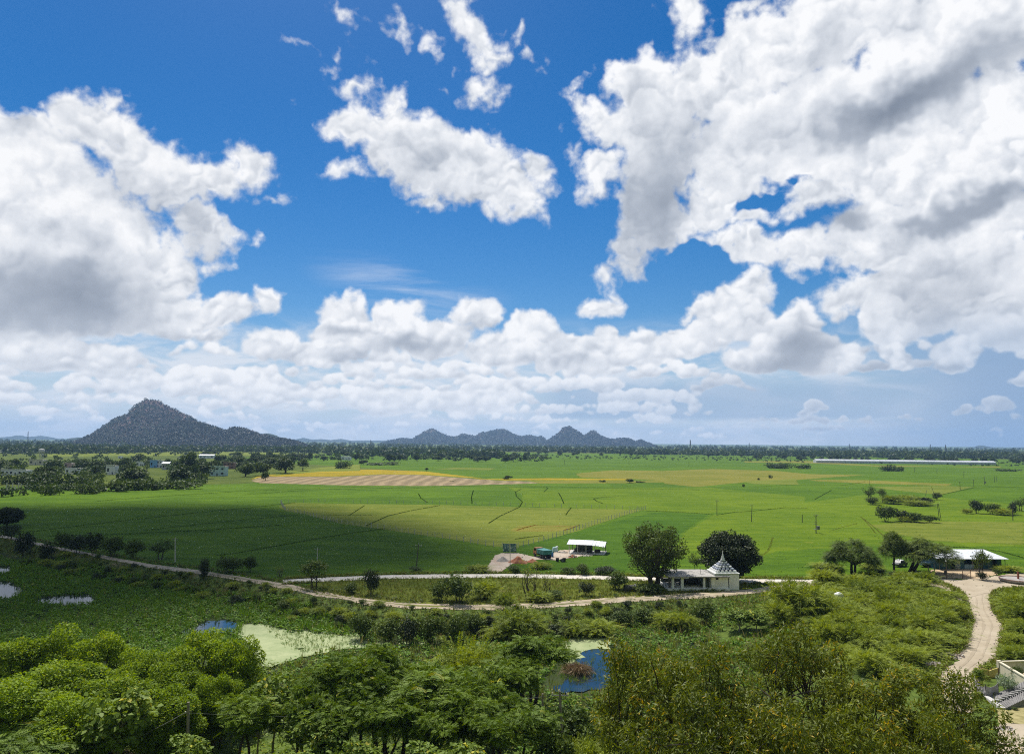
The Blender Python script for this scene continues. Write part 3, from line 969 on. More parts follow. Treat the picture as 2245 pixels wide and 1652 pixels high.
# ------------------------------------------------------------------ foliage builders
def leaves(c, d, n, ln, wd, fold=0.25):
    """Diamond leaves: base at c, pointing along d, facing n. Arrays in, (verts, quads) out."""
    d = d / np.maximum(np.linalg.norm(d, axis=1, keepdims=True), 1e-6)
    s = np.cross(d, n)
    s /= np.maximum(np.linalg.norm(s, axis=1, keepdims=True), 1e-6)
    up = np.cross(s, d)
    ln, wd = np.broadcast_to(ln, len(c))[:, None], np.broadcast_to(wd, len(c))[:, None]
    mid = c + d * ln * 0.5 + up * wd * fold
    V = np.stack([c, mid + s * wd * 0.5, c + d * ln, mid - s * wd * 0.5], 1).reshape(-1, 3)
    F = np.arange(len(c) * 4).reshape(-1, 4)
    return V, F


def unit(rng, n):
    v = rng.normal(0, 1, (n, 3))
    return v / np.linalg.norm(v, axis=1, keepdims=True)


def crown_broad(rng, lumps, per, ln, wd, droop=0.2, up=0.7, odd=0.0, tone0=None, flat=0.8):
    """Leafy lumps: lumps is a list of (centre, radius)."""
    C, D, Nn, T = [], [], [], []
    zs = [l[0][2] for l in lumps]
    for (c, r), in zip(lumps):
        n = max(8, int(per * r * r))
        u = unit(rng, n)
        rad = r * (0.45 + 0.55 * rng.random(n) ** 0.45)
        pos = np.array(c) + u * rad[:, None] * np.array([1, 1, flat])
        C.append(pos)
        nn = u * 0.95 + np.array([0, 0, up * 0.55]) + rng.normal(0, 0.36, (n, 3))
        Nn.append(nn / np.linalg.norm(nn, axis=1, keepdims=True))
        dd = u * 0.5 + rng.normal(0, 0.6, (n, 3)) + np.array([0, 0, -droop])
        D.append(dd)
        lt = rng.normal(0, 0.10) + (tone0 if tone0 is not None else 0.0)
        T.append(np.clip(0.42 + lt + rng.normal(0, 0.18, n), 0, 0.92))
    parts = T
    C, D, Nn, T = map(np.concatenate, (C, D, Nn, T))
    if odd:
        pick = np.concatenate([np.full(len(t), rng.random() < 0.22) for t in parts])
        T[rng.random(len(T)) < np.where(pick, odd * 3.6, odd * 0.25)] = 0.97
    k = rng.uniform(0.7, 1.25, len(C))
    V, F = leaves(C, D, Nn, ln * k, wd * k)
    return V, F, T


def crown_fronds(rng, starts, dirs, ln, pin_l, pin_w, pairs=7, sag=0.5, odd=0.0, tone_spread=0.16, tilt=0.35):
    """Feathery sprays: a drooping midrib with pairs of narrow leaflets."""
    n = len(starts)
    d = dirs / np.linalg.norm(dirs, axis=1, keepdims=True)
    L = ln * rng.uniform(0.65, 1.25, n)
    side = np.cross(d, np.array([0, 0, 1.0]) + rng.normal(0, tilt, (n, 3)))
    side /= np.maximum(np.linalg.norm(side, axis=1, keepdims=True), 1e-6)
    C, D, N_, T, K = [], [], [], [], []
    base_t = np.clip(0.42 + rng.normal(0, tone_spread, n), 0, 0.92)
    if odd:
        base_t[rng.random(n) < odd] = 0.97
    for i in range(pairs):
        t = (i + 0.6) / pairs
        p = starts + d * (L * t)[:, None]
        p[:, 2] -= sag * L * t * t
        g = d.copy()
        g[:, 2] -= 2 * sag * t
        for s in (-1, 1):
            dd = side * s + g * 0.55
            nn = np.cross(side, g) + rng.normal(0, 0.25, (n, 3))
            nn *= np.sign(nn[:, 2:3] + 1e-6)
            C.append(p); D.append(dd); N_.append(nn)
            T.append(np.where(base_t > 0.95, base_t, np.clip(base_t + rng.normal(0, 0.05, n), 0, 0.92)))
            K.append(np.full(n, 1.0 - 0.55 * abs(t - 0.4)))
    C, D, N_, T, K = map(np.concatenate, (C, D, N_, T, K))
    V, F = leaves(C, D, N_, pin_l * K, pin_w * K, 0.1)
    return V, F, T


def limb(mb, a, b, r0, r1, rng, bow=0.12, n=5, sides=5):
    a, b = Vector(a), Vector(b)
    ln = (b - a).length
    off = Vector(rng.normal(0, 1, 3)) * ln * bow
    off.z = abs(off.z) * 0.6
    pts = [a.lerp(b, i / (n - 1)) + off * math.sin(math.pi * i / (n - 1)) for i in range(n)]
    mb.tube(pts, [r0 + (r1 - r0) * i / (n - 1) for i in range(n)], sides, cap=False)
    return pts


def skeleton(rng, targets, h_fork, r, lean=(0, 0), stems=1, spread=0.3, sides=6):
    """Trunk (or several stems) that forks out to the lumps of the crown."""
    mb = MB()
    tg = [Vector(t) for t in targets]
    for s in range(stems):
        a = s * 2 * math.pi / max(stems, 1) + rng.uniform(0, 1)
        base = Vector((math.cos(a), math.sin(a), 0)) * (spread * 0.4 if stems > 1 else 0)
        fork = Vector((lean[0] + math.cos(a) * (spread if stems > 1 else 0), lean[1] + math.sin(a) * (spread if stems > 1 else 0), h_fork * rng.uniform(0.85, 1.15)))
        base.z = -0.4
        limb(mb, base, fork, r * 1.25, r * 0.8, rng, 0.05, 6, sides)
        mine = tg[s::stems]
        prim = []
        for k, t in enumerate(mine):
            if k % 3 == 0 or not prim:
                mid = fork.lerp(t, 0.5) + Vector((0, 0, 0.08 * (t - fork).length))
                pts = limb(mb, fork, t, r * 0.55, r * 0.10, rng, 0.08, 6, max(4, sides - 1))
                prim.append(pts)
            else:
                src = min((p for q in prim for p in q[1:4]), key=lambda p: (p - t).length)
                limb(mb, src, t, r * 0.26, r * 0.07, rng, 0.10, 4, 4)
    return mb


def tree_proto(kind, crown, trunk_mesh, crown_mesh, w, h):
    return dict(kind=kind, crown=crown, trunk=trunk_mesh, leaf=crown_mesh, w=w, h=h)


PROTOS = {}
USED = {}


def plant(proto, loc, h=None, w=None, rz=None, label='', cat='tree', group=None, name=None, parts=True):
    """Sets one plant of a kind at loc, h high and w wide."""
    pr = PROTOS[proto]
    sz = (h or pr['h']) / pr['h']
    sw = (w / pr['w']) if w else sz
    rz = rz if rz is not None else random.uniform(0, 6.28)
    nm = name or pr['kind']
    if parts and pr['trunk'] is not None:
        o = thing(nm, label, cat, loc, rz, group)
        put('trunk' if cat == 'tree' else 'stem', pr['trunk'], o)
        put('crown' if cat == 'tree' else 'foliage', pr['leaf'], o)
    else:
        o = put(nm, pr['leaf'])
        o.location, o.rotation_euler = loc, (0, 0, rz)
        tag(o, label, cat, group)
    o.scale = (sw, sw, sz)
    return o


def stand(px, ptop, pbase, wpx=None, zf=None):
    """Where a plant stands, its height and width, from where its top and foot are seen."""
    if zf:
        px0 = px
        (px, pb), (_, pt) = zf(px, pbase), zf(px, ptop)
        wpx = wpx * (zf(1, 0)[0] - zf(0, 0)[0]) if wpx else None
    else:
        pb, pt = pbase, ptop
    p = hit(px, pb)
    d = ray(px, pt)
    k = math.hypot(p.x, p.y) / math.hypot(d.x, d.y)
    h = max(0.4, CAM_H + d.z * k - p.z)
    return p, h, (wpx / FPX * p.y if wpx else None)


# leaf colours
L_NEEM = leaf_mat('bright_leaf', (0.075, 0.135, 0.007), (0.260, 0.370, 0.014), (0.36, 0.38, 0.05), 0.95, trans=0.36)
L_FEATHER = leaf_mat('feather_leaf', (0.048, 0.100, 0.005), (0.190, 0.275, 0.011), (0.30, 0.31, 0.04), 0.95, trans=0.24)
L_SAPLING = leaf_mat('broad_leaf', (0.095, 0.155, 0.018), (0.205, 0.280, 0.040), (0.48, 0.45, 0.06), 0.95, rough=0.6, trans=0.26)
L_OLIVE = leaf_mat('olive_leaf', (0.042, 0.066, 0.007), (0.215, 0.255, 0.026), (0.42, 0.31, 0.020), 0.94, rough=0.55, spec=0.22, trans=0.26)
L_THORN = leaf_mat('thorn_leaf', (0.080, 0.130, 0.010), (0.310, 0.365, 0.036), None, trans=0.25, vary=0.42)
L_THORN_D = leaf_mat('dull_thorn_leaf', (0.050, 0.088, 0.014), (0.190, 0.240, 0.040), None, trans=0.2)
L_DARK = leaf_mat('dark_leaf', (0.014, 0.026, 0.008), (0.060, 0.082, 0.024), None, rough=0.55, trans=0.12)
L_MID = leaf_mat('mid_leaf', (0.034, 0.066, 0.010), (0.120, 0.165, 0.024), None, trans=0.2)
L_FAR = leaf_mat('far_leaf', (0.018, 0.040, 0.008), (0.078, 0.122, 0.019), None, trans=0.2, vary=0.45)
L_MARSH = leaf_mat('marsh_leaf', (0.050, 0.135, 0.009), (0.165, 0.285, 0.020), (0.26, 0.27, 0.05), 0.95, trans=0.23)
L_GRASS = leaf_mat('grass_blade', (0.085, 0.118, 0.012), (0.210, 0.225, 0.035), (0.40, 0.31, 0.15), 0.90, trans=0.23)
L_BANK = leaf_mat('paddy_bank_blade', (0.026, 0.068, 0.006), (0.060, 0.115, 0.008), None, trans=0.2)
L_DRY = leaf_mat('dry_reed', (0.10, 0.065, 0.030), (0.25, 0.18, 0.09), None, trans=0.2)
L_SILVER = leaf_mat('silver_leaf', (0.12, 0.17, 0.08), (0.36, 0.42, 0.28), None, trans=0.2)


# ------------------------------------------------------------------ hills
def hill_material(name, shrub, rock, rock_at, scale):
    m, N = mat(name)
    p = N.n('ShaderNodeTexCoord').outputs['Object']
    n1 = N.noise(p, 0.055 * scale, 6, 0.7)
    n2 = N.noise(p, 0.009 * scale, 7, 0.65)
    n3 = N.noise(p, 0.14 * scale, 4, 0.7)
    z = N.n('ShaderNodeSeparateXYZ', ins={0: N.n('ShaderNodeTexCoord').outputs['Generated']}).outputs[2]
    g = N.mix(N.step(n1, 0.40, 0.60), rgb(*shrub[0]), rgb(*shrub[1]))
    r = N.mix(N.step(n3, 0.35, 0.65), rgb(*rock[0]), rgb(*rock[1]))
    f = N.m('ADD', N.m('MULTIPLY', n2, 0.9), N.m('ADD', N.m('MULTIPLY', n1, 0.35), N.m('MULTIPLY', z, 0.26)))
    c = N.mix(N.step(f, rock_at, rock_at + 0.10), g, r)
    h = N.m('ADD', n1, N.m('MULTIPLY', n3, 0.5))
    finish(N, c, 0.95, bump(N, h, 1.0, 7.0 / scale), spec=0.1)
    return m


HILLS = []


def hill(name, prof, dist, depth, material, rough, seed, nx=300, ny=90, scrub=0, rocks=0, sz=6.0):
    """A ridge whose skyline follows prof (survey units), dist metres away."""
    from mathutils import noise as mn
    rg = np.random.default_rng(seed)
    pts = []
    for x, y in prof:
        d = ray(x, y)
        k = dist / d.y
        pts.append((d.x * k, CAM_H + d.z * k))
    xs, zs = np.array([p[0] for p in pts]), np.array([p[1] for p in pts])
    zs = np.maximum(zs, 0.0)
    zs[0] = zs[-1] = -4.0
    X = np.linspace(xs[0], xs[-1], nx)
    Z = np.interp(X, xs, zs)
    U = np.linspace(-1, 1, ny)
    gx_, gu = np.meshgrid(X, U)
    H = np.zeros_like(gx_)
    for i in range(ny):
        for j in range(nx):
            q = Vector((gx_[i, j] / rough[1], U[i] * depth / rough[1], seed * 3.7))
            c = mn.ridged_multi_fractal(q * 0.7, 0.85, 2.2, 5, 1.0, 2.0)
            cell = mn.noise(q * 5.0) * 0.35 + abs(mn.noise(q * 11.0)) * 0.30
            H[i, j] = mn.fractal(q, 0.8, 2.1, 4) * 0.45 + (c - 1.0) * 0.45 + cell
    cross = np.where(gu < 0, np.clip(1 + gu, 0, 1) ** 1.15, np.clip(1 - gu, 0, 1) ** 1.1)
    body = Z[None, :] * cross
    rel = np.clip(body / max(zs.max(), 1), 0, 1)
    body = body + H * rough[0] * rel ** 0.5 * (0.40 + 0.60 * np.abs(gu) ** 0.5)
    Y = dist + gu * depth + 0 * gx_
    Xs = gx_ * (Y / dist) ** 0.8
    V = np.stack([Xs, Y, body - 2.0], -1).reshape(-1, 3)
    ii = np.arange(nx * ny).reshape(ny, nx)
    F = np.stack([ii[:-1, :-1], ii[:-1, 1:], ii[1:, 1:], ii[1:, :-1]], -1).reshape(-1, 4)
    o = tag(put(name, np_mesh(name, V, F, material)), kind='structure')
    ok = np.nonzero((body.ravel() > 4) & (gu.ravel() < 0.08))[0]
    if scrub:
        k = rg.choice(ok, scrub)
        base = V[k] + rg.normal(0, 3, (scrub, 3)) * np.array([1, 1, 0])
        HILLS.append(('scrub', base, sz * rg.uniform(.5, 1.3, scrub), seed))
    if rocks:
        w = rel.ravel()[ok] ** 1.3 * np.array([max(0.02, mn.noise(Vector((V[q, 0] / (sz * 24), V[q, 1] / (sz * 40), seed))) + .05) for q in ok])
        k = rg.choice(ok, rocks, p=w / w.sum())
        HILLS.append(('rock', V[k], sz * rg.uniform(.35, 1.1, rocks), seed))
    return o


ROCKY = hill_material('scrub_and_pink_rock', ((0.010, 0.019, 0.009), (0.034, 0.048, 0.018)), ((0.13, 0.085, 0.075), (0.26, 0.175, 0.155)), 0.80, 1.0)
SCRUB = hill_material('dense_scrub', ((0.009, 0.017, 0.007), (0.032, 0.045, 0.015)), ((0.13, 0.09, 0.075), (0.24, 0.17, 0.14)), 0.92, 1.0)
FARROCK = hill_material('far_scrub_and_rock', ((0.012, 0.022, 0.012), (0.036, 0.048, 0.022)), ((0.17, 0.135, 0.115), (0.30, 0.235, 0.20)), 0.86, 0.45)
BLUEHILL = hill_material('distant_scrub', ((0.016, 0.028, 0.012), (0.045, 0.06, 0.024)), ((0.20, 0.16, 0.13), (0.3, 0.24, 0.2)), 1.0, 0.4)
hill('hill', [(150, 975), (185, 962), (205, 950), (232, 931), (262, 914), (283, 905), (290, 894), (302, 886), (320, 878), (335, 877), (350, 880), (366, 889), (384, 899), (402, 908), (418, 914), (440, 926), (470, 938), (500, 948), (540, 960), (600, 975)], 3100, 620, ROCKY, (34, 95), 3, scrub=8000, rocks=2600, sz=5.0)
hill('hill', [(318, 976), (335, 962), (352, 945), (372, 930), (392, 921), (412, 919), (432, 925), (452, 931), (478, 938), (496, 944), (507, 938), (530, 937), (552, 944), (575, 953), (600, 958), (630, 962), (650, 967), (690, 978)], 2750, 420, SCRUB, (24, 80), 8, scrub=8000, rocks=900, sz=4.6)
hill('hill', [(540, 972), (565, 951), (580, 948), (600, 951), (620, 958), (650, 972)], 3900, 300, SCRUB, (14, 90), 5, nx=120, ny=50)
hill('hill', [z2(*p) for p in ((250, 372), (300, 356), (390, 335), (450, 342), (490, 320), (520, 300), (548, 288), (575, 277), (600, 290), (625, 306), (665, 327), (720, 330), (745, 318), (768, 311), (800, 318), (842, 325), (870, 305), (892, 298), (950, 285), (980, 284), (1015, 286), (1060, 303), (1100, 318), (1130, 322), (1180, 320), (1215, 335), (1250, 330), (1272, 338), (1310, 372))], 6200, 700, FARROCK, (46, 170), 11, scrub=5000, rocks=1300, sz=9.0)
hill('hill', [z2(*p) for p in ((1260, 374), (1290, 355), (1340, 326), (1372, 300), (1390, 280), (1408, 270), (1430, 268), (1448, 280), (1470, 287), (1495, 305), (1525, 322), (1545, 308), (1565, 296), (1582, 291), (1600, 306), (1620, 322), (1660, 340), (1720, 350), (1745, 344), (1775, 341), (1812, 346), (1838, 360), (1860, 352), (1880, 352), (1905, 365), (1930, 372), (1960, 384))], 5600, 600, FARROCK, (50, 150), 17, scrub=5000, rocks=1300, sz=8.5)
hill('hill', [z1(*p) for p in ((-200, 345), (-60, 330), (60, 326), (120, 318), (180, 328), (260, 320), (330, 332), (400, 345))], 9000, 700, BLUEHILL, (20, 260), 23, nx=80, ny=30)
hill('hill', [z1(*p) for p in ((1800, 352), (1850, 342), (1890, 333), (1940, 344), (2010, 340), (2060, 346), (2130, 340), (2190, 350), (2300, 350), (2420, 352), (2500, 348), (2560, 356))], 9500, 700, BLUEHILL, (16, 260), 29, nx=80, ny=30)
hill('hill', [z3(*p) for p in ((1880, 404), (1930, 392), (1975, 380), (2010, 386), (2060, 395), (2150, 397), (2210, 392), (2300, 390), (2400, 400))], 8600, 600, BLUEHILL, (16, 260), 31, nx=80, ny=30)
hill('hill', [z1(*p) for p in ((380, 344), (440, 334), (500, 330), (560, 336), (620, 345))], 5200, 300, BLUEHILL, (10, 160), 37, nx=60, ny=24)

# reservoir seen as a pale line before the far hills
lake = [(520, 2550), (560, 2480), (60, 2360), (-120, 2380), (-140, 2460), (120, 2560)]
sheet('lake', lake, water_material('lake_water', (0.20, 0.24, 0.26), 0.25), 0.25)

# ------------------------------------------------------------------ far trees
rng = np.random.default_rng(5)


def far_proto(seed, w, h, n_l, leaf, stem=True):
    rg = np.random.default_rng(seed)
    lumps = []
    for i in range(n_l):
        a, r = rg.uniform(0, 6.28), math.sqrt(rg.uniform(0, 1)) * w * 0.34
        z = h * rg.uniform(0.42, 0.86) * (1.0 - 0.25 * (r / (w * 0.34)) ** 2)
        lumps.append(((r * math.cos(a), r * math.sin(a), z), w * rg.uniform(0.15, 0.24)))
    V, F, T = crown_broad(rg, lumps, leaf[0], leaf[1], leaf[2], 0.1, 0.6)
    tm = skeleton(rg, [l[0] for l in lumps[:6]], h * 0.3, w * 0.035, sides=5).mesh('far_trunk', BARK_DARK)
    return tree_proto('tree', 'crown', tm, np_mesh('far_crown', V, F, L_FAR, T), w, h)


for i, (w, h) in enumerate(((9, 8), (11, 10), (8, 11), (12, 9), (7, 7), (6, 12))):
    PROTOS['far%d' % i] = far_proto(40 + i, w, h, 15, (24, 0.85, 0.62))
for i, (w, h) in enumerate(((8, 3.4), (10, 4.2), (6, 3.0))):
    rg = np.random.default_rng(60 + i)
    lumps = [((rg.uniform(-.42, .42) * w, rg.uniform(-.3, .3) * w, rg.uniform(.25, .62) * h), rg.uniform(.16, .26) * w * 0.8) for _ in range(14)]
    V, F, T = crown_broad(rg, lumps, 22, 0.7, 0.5, 0.1, 0.6)
    V[:, 2] = np.maximum(V[:, 2], 0.02)
    PROTOS['thicket%d' % i] = tree_proto('bush', 'foliage', None, np_mesh('thicket', V, F, L_FAR, T), w, h)


def at_dist(px, d):
    """Ground point d metres away below a column of the survey photograph."""
    q = ray(px, 972)
    k = d / math.hypot(q.x, q.y)
    return Vector((q.x * k, q.y * k, 0))




# ------------------------------------------------------------------ village beyond the paddy
def house(name, zf, x0, x1, ytop, ybase, label, wall, depth=7.0, storeys=1, roof=None, nwin=3, cat='house', rz=0.0, pitched=False):
    """A small flat roofed house seen between x0 and x1, from eaves to foot."""
    (xa, yb), (xb, _) = zf(x0, ybase), zf(x1, ybase)
    _, yt = zf(x0, ytop)
    xm = (xa + xb) / 2
    p = hit(xm, yb)
    w = abs(xb - xa) / FPX * p.y
    d = ray(xm, yt)
    h = max(2.2, CAM_H + d.z * p.y / d.y)
    t = thing(name, label, cat, (p.x, p.y, 0), rz)
    m = MB().box((0, depth / 2, h / 2), (w, depth, h))
    m.build('wall', wall, t)
    if pitched:
        r = MB().add([(-w / 2 - .4, -.5, h), (w / 2 + .4, -.5, h), (w / 2 + .4, depth / 2, h + 1.4), (-w / 2 - .4, depth / 2, h + 1.4), (w / 2 + .4, depth + .5, h), (-w / 2 - .4, depth + .5, h),
                      (-w / 2 - .4, -.5, h + .12), (w / 2 + .4, -.5, h + .12), (w / 2 + .4, depth / 2, h + 1.52), (-w / 2 - .4, depth / 2, h + 1.52), (w / 2 + .4, depth + .5, h + .12), (-w / 2 - .4, depth + .5, h + .12)],
                     [(0, 3, 2, 1), (3, 5, 4, 2), (6, 7, 8, 9), (9, 8, 10, 11), (0, 1, 7, 6), (5, 11, 10, 4), (0, 6, 9, 3), (3, 9, 11, 5), (1, 2, 8, 7), (2, 4, 10, 8)])
        r.build('roof', roof or SHEETWHITE, t)
    else:
        MB().box((0, depth / 2, h + .1), (w + .5, depth + .5, .2)).build('roof', roof or CONC_PALE, t)
        MB().box((0, -.1, h + .42), (w + .4, .16, .44)).build('parapet', wall, t)
    sh = h / storeys
    for s in range(storeys):
        for k in range(nwin):
            x = -w / 2 + w * (k + 0.5) / nwin
            if s == 0 and k == nwin // 2:
                q = MB().box((x, -.03, 1.05), (.95, .1, 2.1)).build('door', GREYDOOR, t)
            else:
                q = MB().box((x, -.02, s * sh + sh * .55), (w / nwin * .42, .1, sh * .36)).build('window', GLASS_DARK, t)
                MB().box((x, -.22, s * sh + sh * .78), (w / nwin * .6, .42, .08)).build('sunshade', wall, q)
    return t


house('house', zv, 5, 275, 495, 552, 'long low white building at the edge of the dark trees, beside the concrete pillars', PLASTER_W, 8, nwin=6)
house('house', zv, 310, 455, 385, 440, 'cream flat roofed house below the raised water tank', CREAM, 8)
house('house', zv, 692, 765, 420, 480, 'small pink house rising behind the white house in the trees', PINK, 6, nwin=2)
house('house', zv, 700, 835, 478, 540, 'white house with a blue tinge and broad awning among dark trees', PLASTER_W, 7, roof=CONC_PALE)
house('house', zv, 1140, 1235, 450, 545, 'narrow white house half hidden by dark trees', PLASTER_W, 6, nwin=2)
house('house', zv, 1465, 1537, 408, 450, 'plain white cube house beside the dark round tree', PLASTER_W, 6, nwin=2)
house('house', zv, 1615, 1690, 392, 470, 'bright blue house with white neighbour', SKYBLUE, 7, nwin=2)
house('house', zv, 1690, 1745, 395, 470, 'tall white house wall to wall with the blue house', PLASTER_W, 7, nwin=2, storeys=2)
house('house', zv, 1745, 1820, 425, 490, 'grey white house with broken roof edge, nearest the golden field', CONC_PALE, 6, nwin=2, pitched=True)
house('house', z1, 1305, 1400, 515, 572, 'pale teal house with open porch in front of the brown house', TEALWASH, 7, storeys=2, nwin=3)
house('house', z1, 1392, 1455, 490, 528, 'unfinished brown brick house of two floors', BRICKRED, 7, storeys=2)
house('house', z1, 1240, 1332, 444, 462, 'long white roofed shed behind the village trees', PLASTER_W, 9, nwin=4, pitched=True)
house('house', z1, 2132, 2185, 456, 473, 'small white open pavilion at the head of the golden field', PLASTER_W, 7, nwin=3)
house('house', z2, 5, 62, 452, 472, 'white hut at the foot of the middle tree belt', PLASTER_W, 7, nwin=3)
house('house', z1, 735, 756, 450, 462, 'tiny white hut at the rim of the far yellow field', PLASTER_W, 5, nwin=1)

# water tank on legs
p = hit(*zv(443, 400))
t = thing('water_tank', 'white overhead water tank on tall legs above the village trees', 'water tank', (p.x, p.y, 0))
sc = p.y / FPX
hh = CAM_H + ray(*zv(443, 265)).z * p.y / ray(*zv(443, 265)).y
MB().lathe([(2.0, hh - 5.0), (3.1, hh - 4.2), (3.1, hh - 1.2), (2.2, hh - .3), (.4, hh)], 16).build('tank', CONC_PALE, t, True)
for a in range(4):
    x, y = 2.1 * math.cos(a * 1.571 + .8), 2.1 * math.sin(a * 1.571 + .8)
    MB().tube([(x, y, -.2), (x, y, hh - 4.6)], .28, 6).build('leg', CONC_PALE, t)
MB().lathe([(2.2, hh * .45), (2.2, hh * .45 + .25)], 12).build('brace_ring', CONC_PALE, t)

# concrete pillars of an unfinished building
for k, (x, yt) in enumerate(((70, 635), (97, 655), (133, 636), (163, 672), (198, 632), (226, 640), (292, 637))):
    p = hit(*zv(x, 702 - k))
    q = ray(*zv(x, yt))
    h = max(1.5, CAM_H + q.z * p.y / q.y)
    o = MB().box((0, 0, h / 2), (.45, .45, h)).box((0, 0, .15), (.8, .8, .3)).build('concrete_pillar', CONC_PALE)
    o.location = (p.x, p.y, 0)
    names = ['first', 'second', 'third', 'fourth', 'fifth', 'sixth', 'last']
    tag(o, 'bare concrete pillar, %s of the row beside the low wall, counted from the frame edge' % names[k], 'pillar', 'row of bare concrete pillars')
a, b = hit(*zv(-40, 716)), hit(*zv(600, 694))
m = MB()
mid = (a + b) / 2
m.box((mid.x, mid.y, .35), ((b - a).length, .35, .7), math.atan2((b - a).y, (b - a).x))
t = m.build('boundary_wall', CONC_PALE)
tag(t, 'low grey boundary wall along the paddy below the concrete pillars', 'wall')

# long polyhouse on the east plain
pa, pb = hit(*z3(950, 490)), hit(*z3(2075, 503))
ax = (pb - pa)
L = ax.length
t = thing('polyhouse', 'very long low white polyhouse before a dark row of trees', 'greenhouse', (pa.x, pa.y, 0), math.atan2(ax.y, ax.x))
nb = 30
POLY = plain('polythene_cover', (0.42, 0.44, 0.46), (0.56, 0.58, 0.60), .3, .5, .0)
for k in range(nb):
    u0, u1 = L * k / nb, L * (k + 1) / nb - .4
    m = MB()
    prof = [(0, 0), (0, 3.6), (8, 5.6), (16, 3.6), (16, 0)]
    vs = [(u0, y, z) for y, z in prof] + [(u1, y, z) for y, z in prof]
    m.add(vs, [(0, 1, 6, 5), (1, 2, 7, 6), (2, 3, 8, 7), (3, 4, 9, 8), (0, 4, 3, 2, 1), (5, 6, 7, 8, 9)])
    m.build('bay', POLY, t)

# masts on the horizon
for zf, x, yt, yb, lab in ((zv, 305, 75, 180, 'thin radio mast above the woods west of the big hill'), (z3, 163, 345, 384, 'thin mast on the horizon, nearest to the rocky hills'), (z3, 531, 366, 388, 'short thin mast on the horizon east of the rocky hills'),
                           (z3, 1660, 374, 402, 'lattice pylon on the east horizon, left one of the pair'), (z3, 1755, 376, 402, 'lattice pylon on the east horizon, right one of the pair'), (z3, 1155, 372, 390, 'short chimney like mast on the far wooded rise'), (z2, 2185, 348, 380, 'faint mast on the horizon right of the rocky hills'), (z2, 192, 345, 362, 'very small mast before the first rocky hill')):
    d = 2300.0
    q = ray(*zf(x, yt))
    h = CAM_H + q.z * d / q.y
    t = thing('lattice_mast', lab, 'mast', (q.x * d / q.y, d, 0))
    m = MB()
    for sx, sy in ((-1, -1), (1, -1), (1, 1), (-1, 1)):
        m.tube([(sx * 2.2, sy * 2.2, 0), (sx * .35, sy * .35, h)], .28, 4)
    for k in range(6):
        z0, z1_ = h * k / 6, h * (k + 1) / 6
        r0, r1 = 2.2 - 1.85 * k / 6, 2.2 - 1.85 * (k + 1) / 6
        for sy in (-1, 1):
            m.tube([(-r0, sy * r0, z0), (r1, sy * r1, z1_)], .16, 3)
    m.build('frame', STEEL, t)
    m = MB().tube([(-2.6, 0, h * .86), (2.6, 0, h * .86)], .2, 4)
    m.build('crossarm', STEEL, t)


# ------------------------------------------------------------------ utility poles
def pole(zf, x, yt, yb, label, kind='plain', r=.11, dx=0.0, m_=None, cat='utility pole'):
    fx, fy = zf(x, yb)
    p = hit(fx, fy)
    q = ray(zf(x + dx, yt)[0], zf(x, yt)[1])
    k = p.y / q.y
    top = Vector((q.x * k - p.x, 0, CAM_H + q.z * k - p.z))
    h = top.z
    t = thing('utility_pole', label, cat, p)
    mm = m_ or CONC_PALE
    MB().tube([(0, 0, -.3), tuple(top * .5), tuple(top)], [r * 1.25, r * 1.05, r * .85], 7).build('shaft', mm, t)
    if kind != 'plain':
        ca = MB().tube([(top.x - .75, 0, h - .35), (top.x + .75, 0, h - .35)], .05, 5).build('crossarm', STEEL, t)
        for s in (-.65, .65):
            MB().lathe([(.05, 0), (.06, .08), (.035, .12), (.05, .18), (.02, .22)], 8, (top.x + s, 0, h - .31)).build('insulator', CONC_PALE, ca)
        MB().lathe([(.05, 0), (.06, .08), (.035, .12), (.05, .18), (.02, .22)], 8, (top.x, 0, h)).build('insulator', CONC_PALE, t)
    if kind == 'transformer':
        MB().box((.75, 0, h * .30), (.8, .7, 1.0)).build('transformer', STEEL, t, bevel=.05)
        MB().box((.2, 0, h * .30 - .6), (1.7, .8, .1)).build('platform', STEEL, t)
        for k in (0.48, 0.58):
            MB().tube([(-.6, 0, h * k), (.6, 0, h * k)], .05, 5).build('crossarm', STEEL, t)
        MB().tube([(-.6, 0, h), (0, 0, h - 1.0), (.6, 0, h)], .06, 5).build('top_fork', STEEL, t)
    if kind == 'pair':
        MB().tube([(.9, .4, -.3), (top.x + .55, .2, h)], r, 6).build('shaft', mm, t)
    return t


PW = plain('tarred_pole', (0.06, 0.055, 0.05), (0.11, 0.10, 0.09), 6, 0.85, 0.2)
pole(z4, 1092, 108, 262, 'pale concrete pole beside the bank road, west end of the shaded paddy', 'arm')
pole(z4, 1979, 172, 260, 'thin pale pole behind the open tree at the start of the concrete road', 'arm', .09)
pole(z5, 475, 148, 300, 'dark pole with crossarm in the shaded paddy north of the concrete road', 'arm', .10, 15, PW)
pole(zp, 535, 225, 610, 'slim pale pole in front of the dark billboard', 'plain', .08)
pole(z3, 330, 722, 818, 'dark pole standing where two paddy plots meet', 'arm', .10, 0, PW)
pole(z3, 545, 750, 858, 'dark pole in the lime green paddy east of the round tree', 'arm', .10, 4, PW)
pole(z3, 862, 813, 862, 'short dark pole just left of the transformer pole', 'plain', .12, 0, PW)
pole(z3, 948, 812, 928, 'pole carrying a transformer box in the lime green paddy', 'transformer', .12, 0, PW)
pole(z3, 1283, 598, 628, 'small dark pole behind the scrubby tree in the east paddy', 'plain', .10, 0, PW)
pole(z3, 1630, 660, 698, 'leaning dark pole left of another at the end of the thicket', 'plain', .10, 8, PW)
pole(z3, 1684, 638, 682, 'leaning dark pole right of another at the end of the thicket', 'plain', .10, -16, PW)
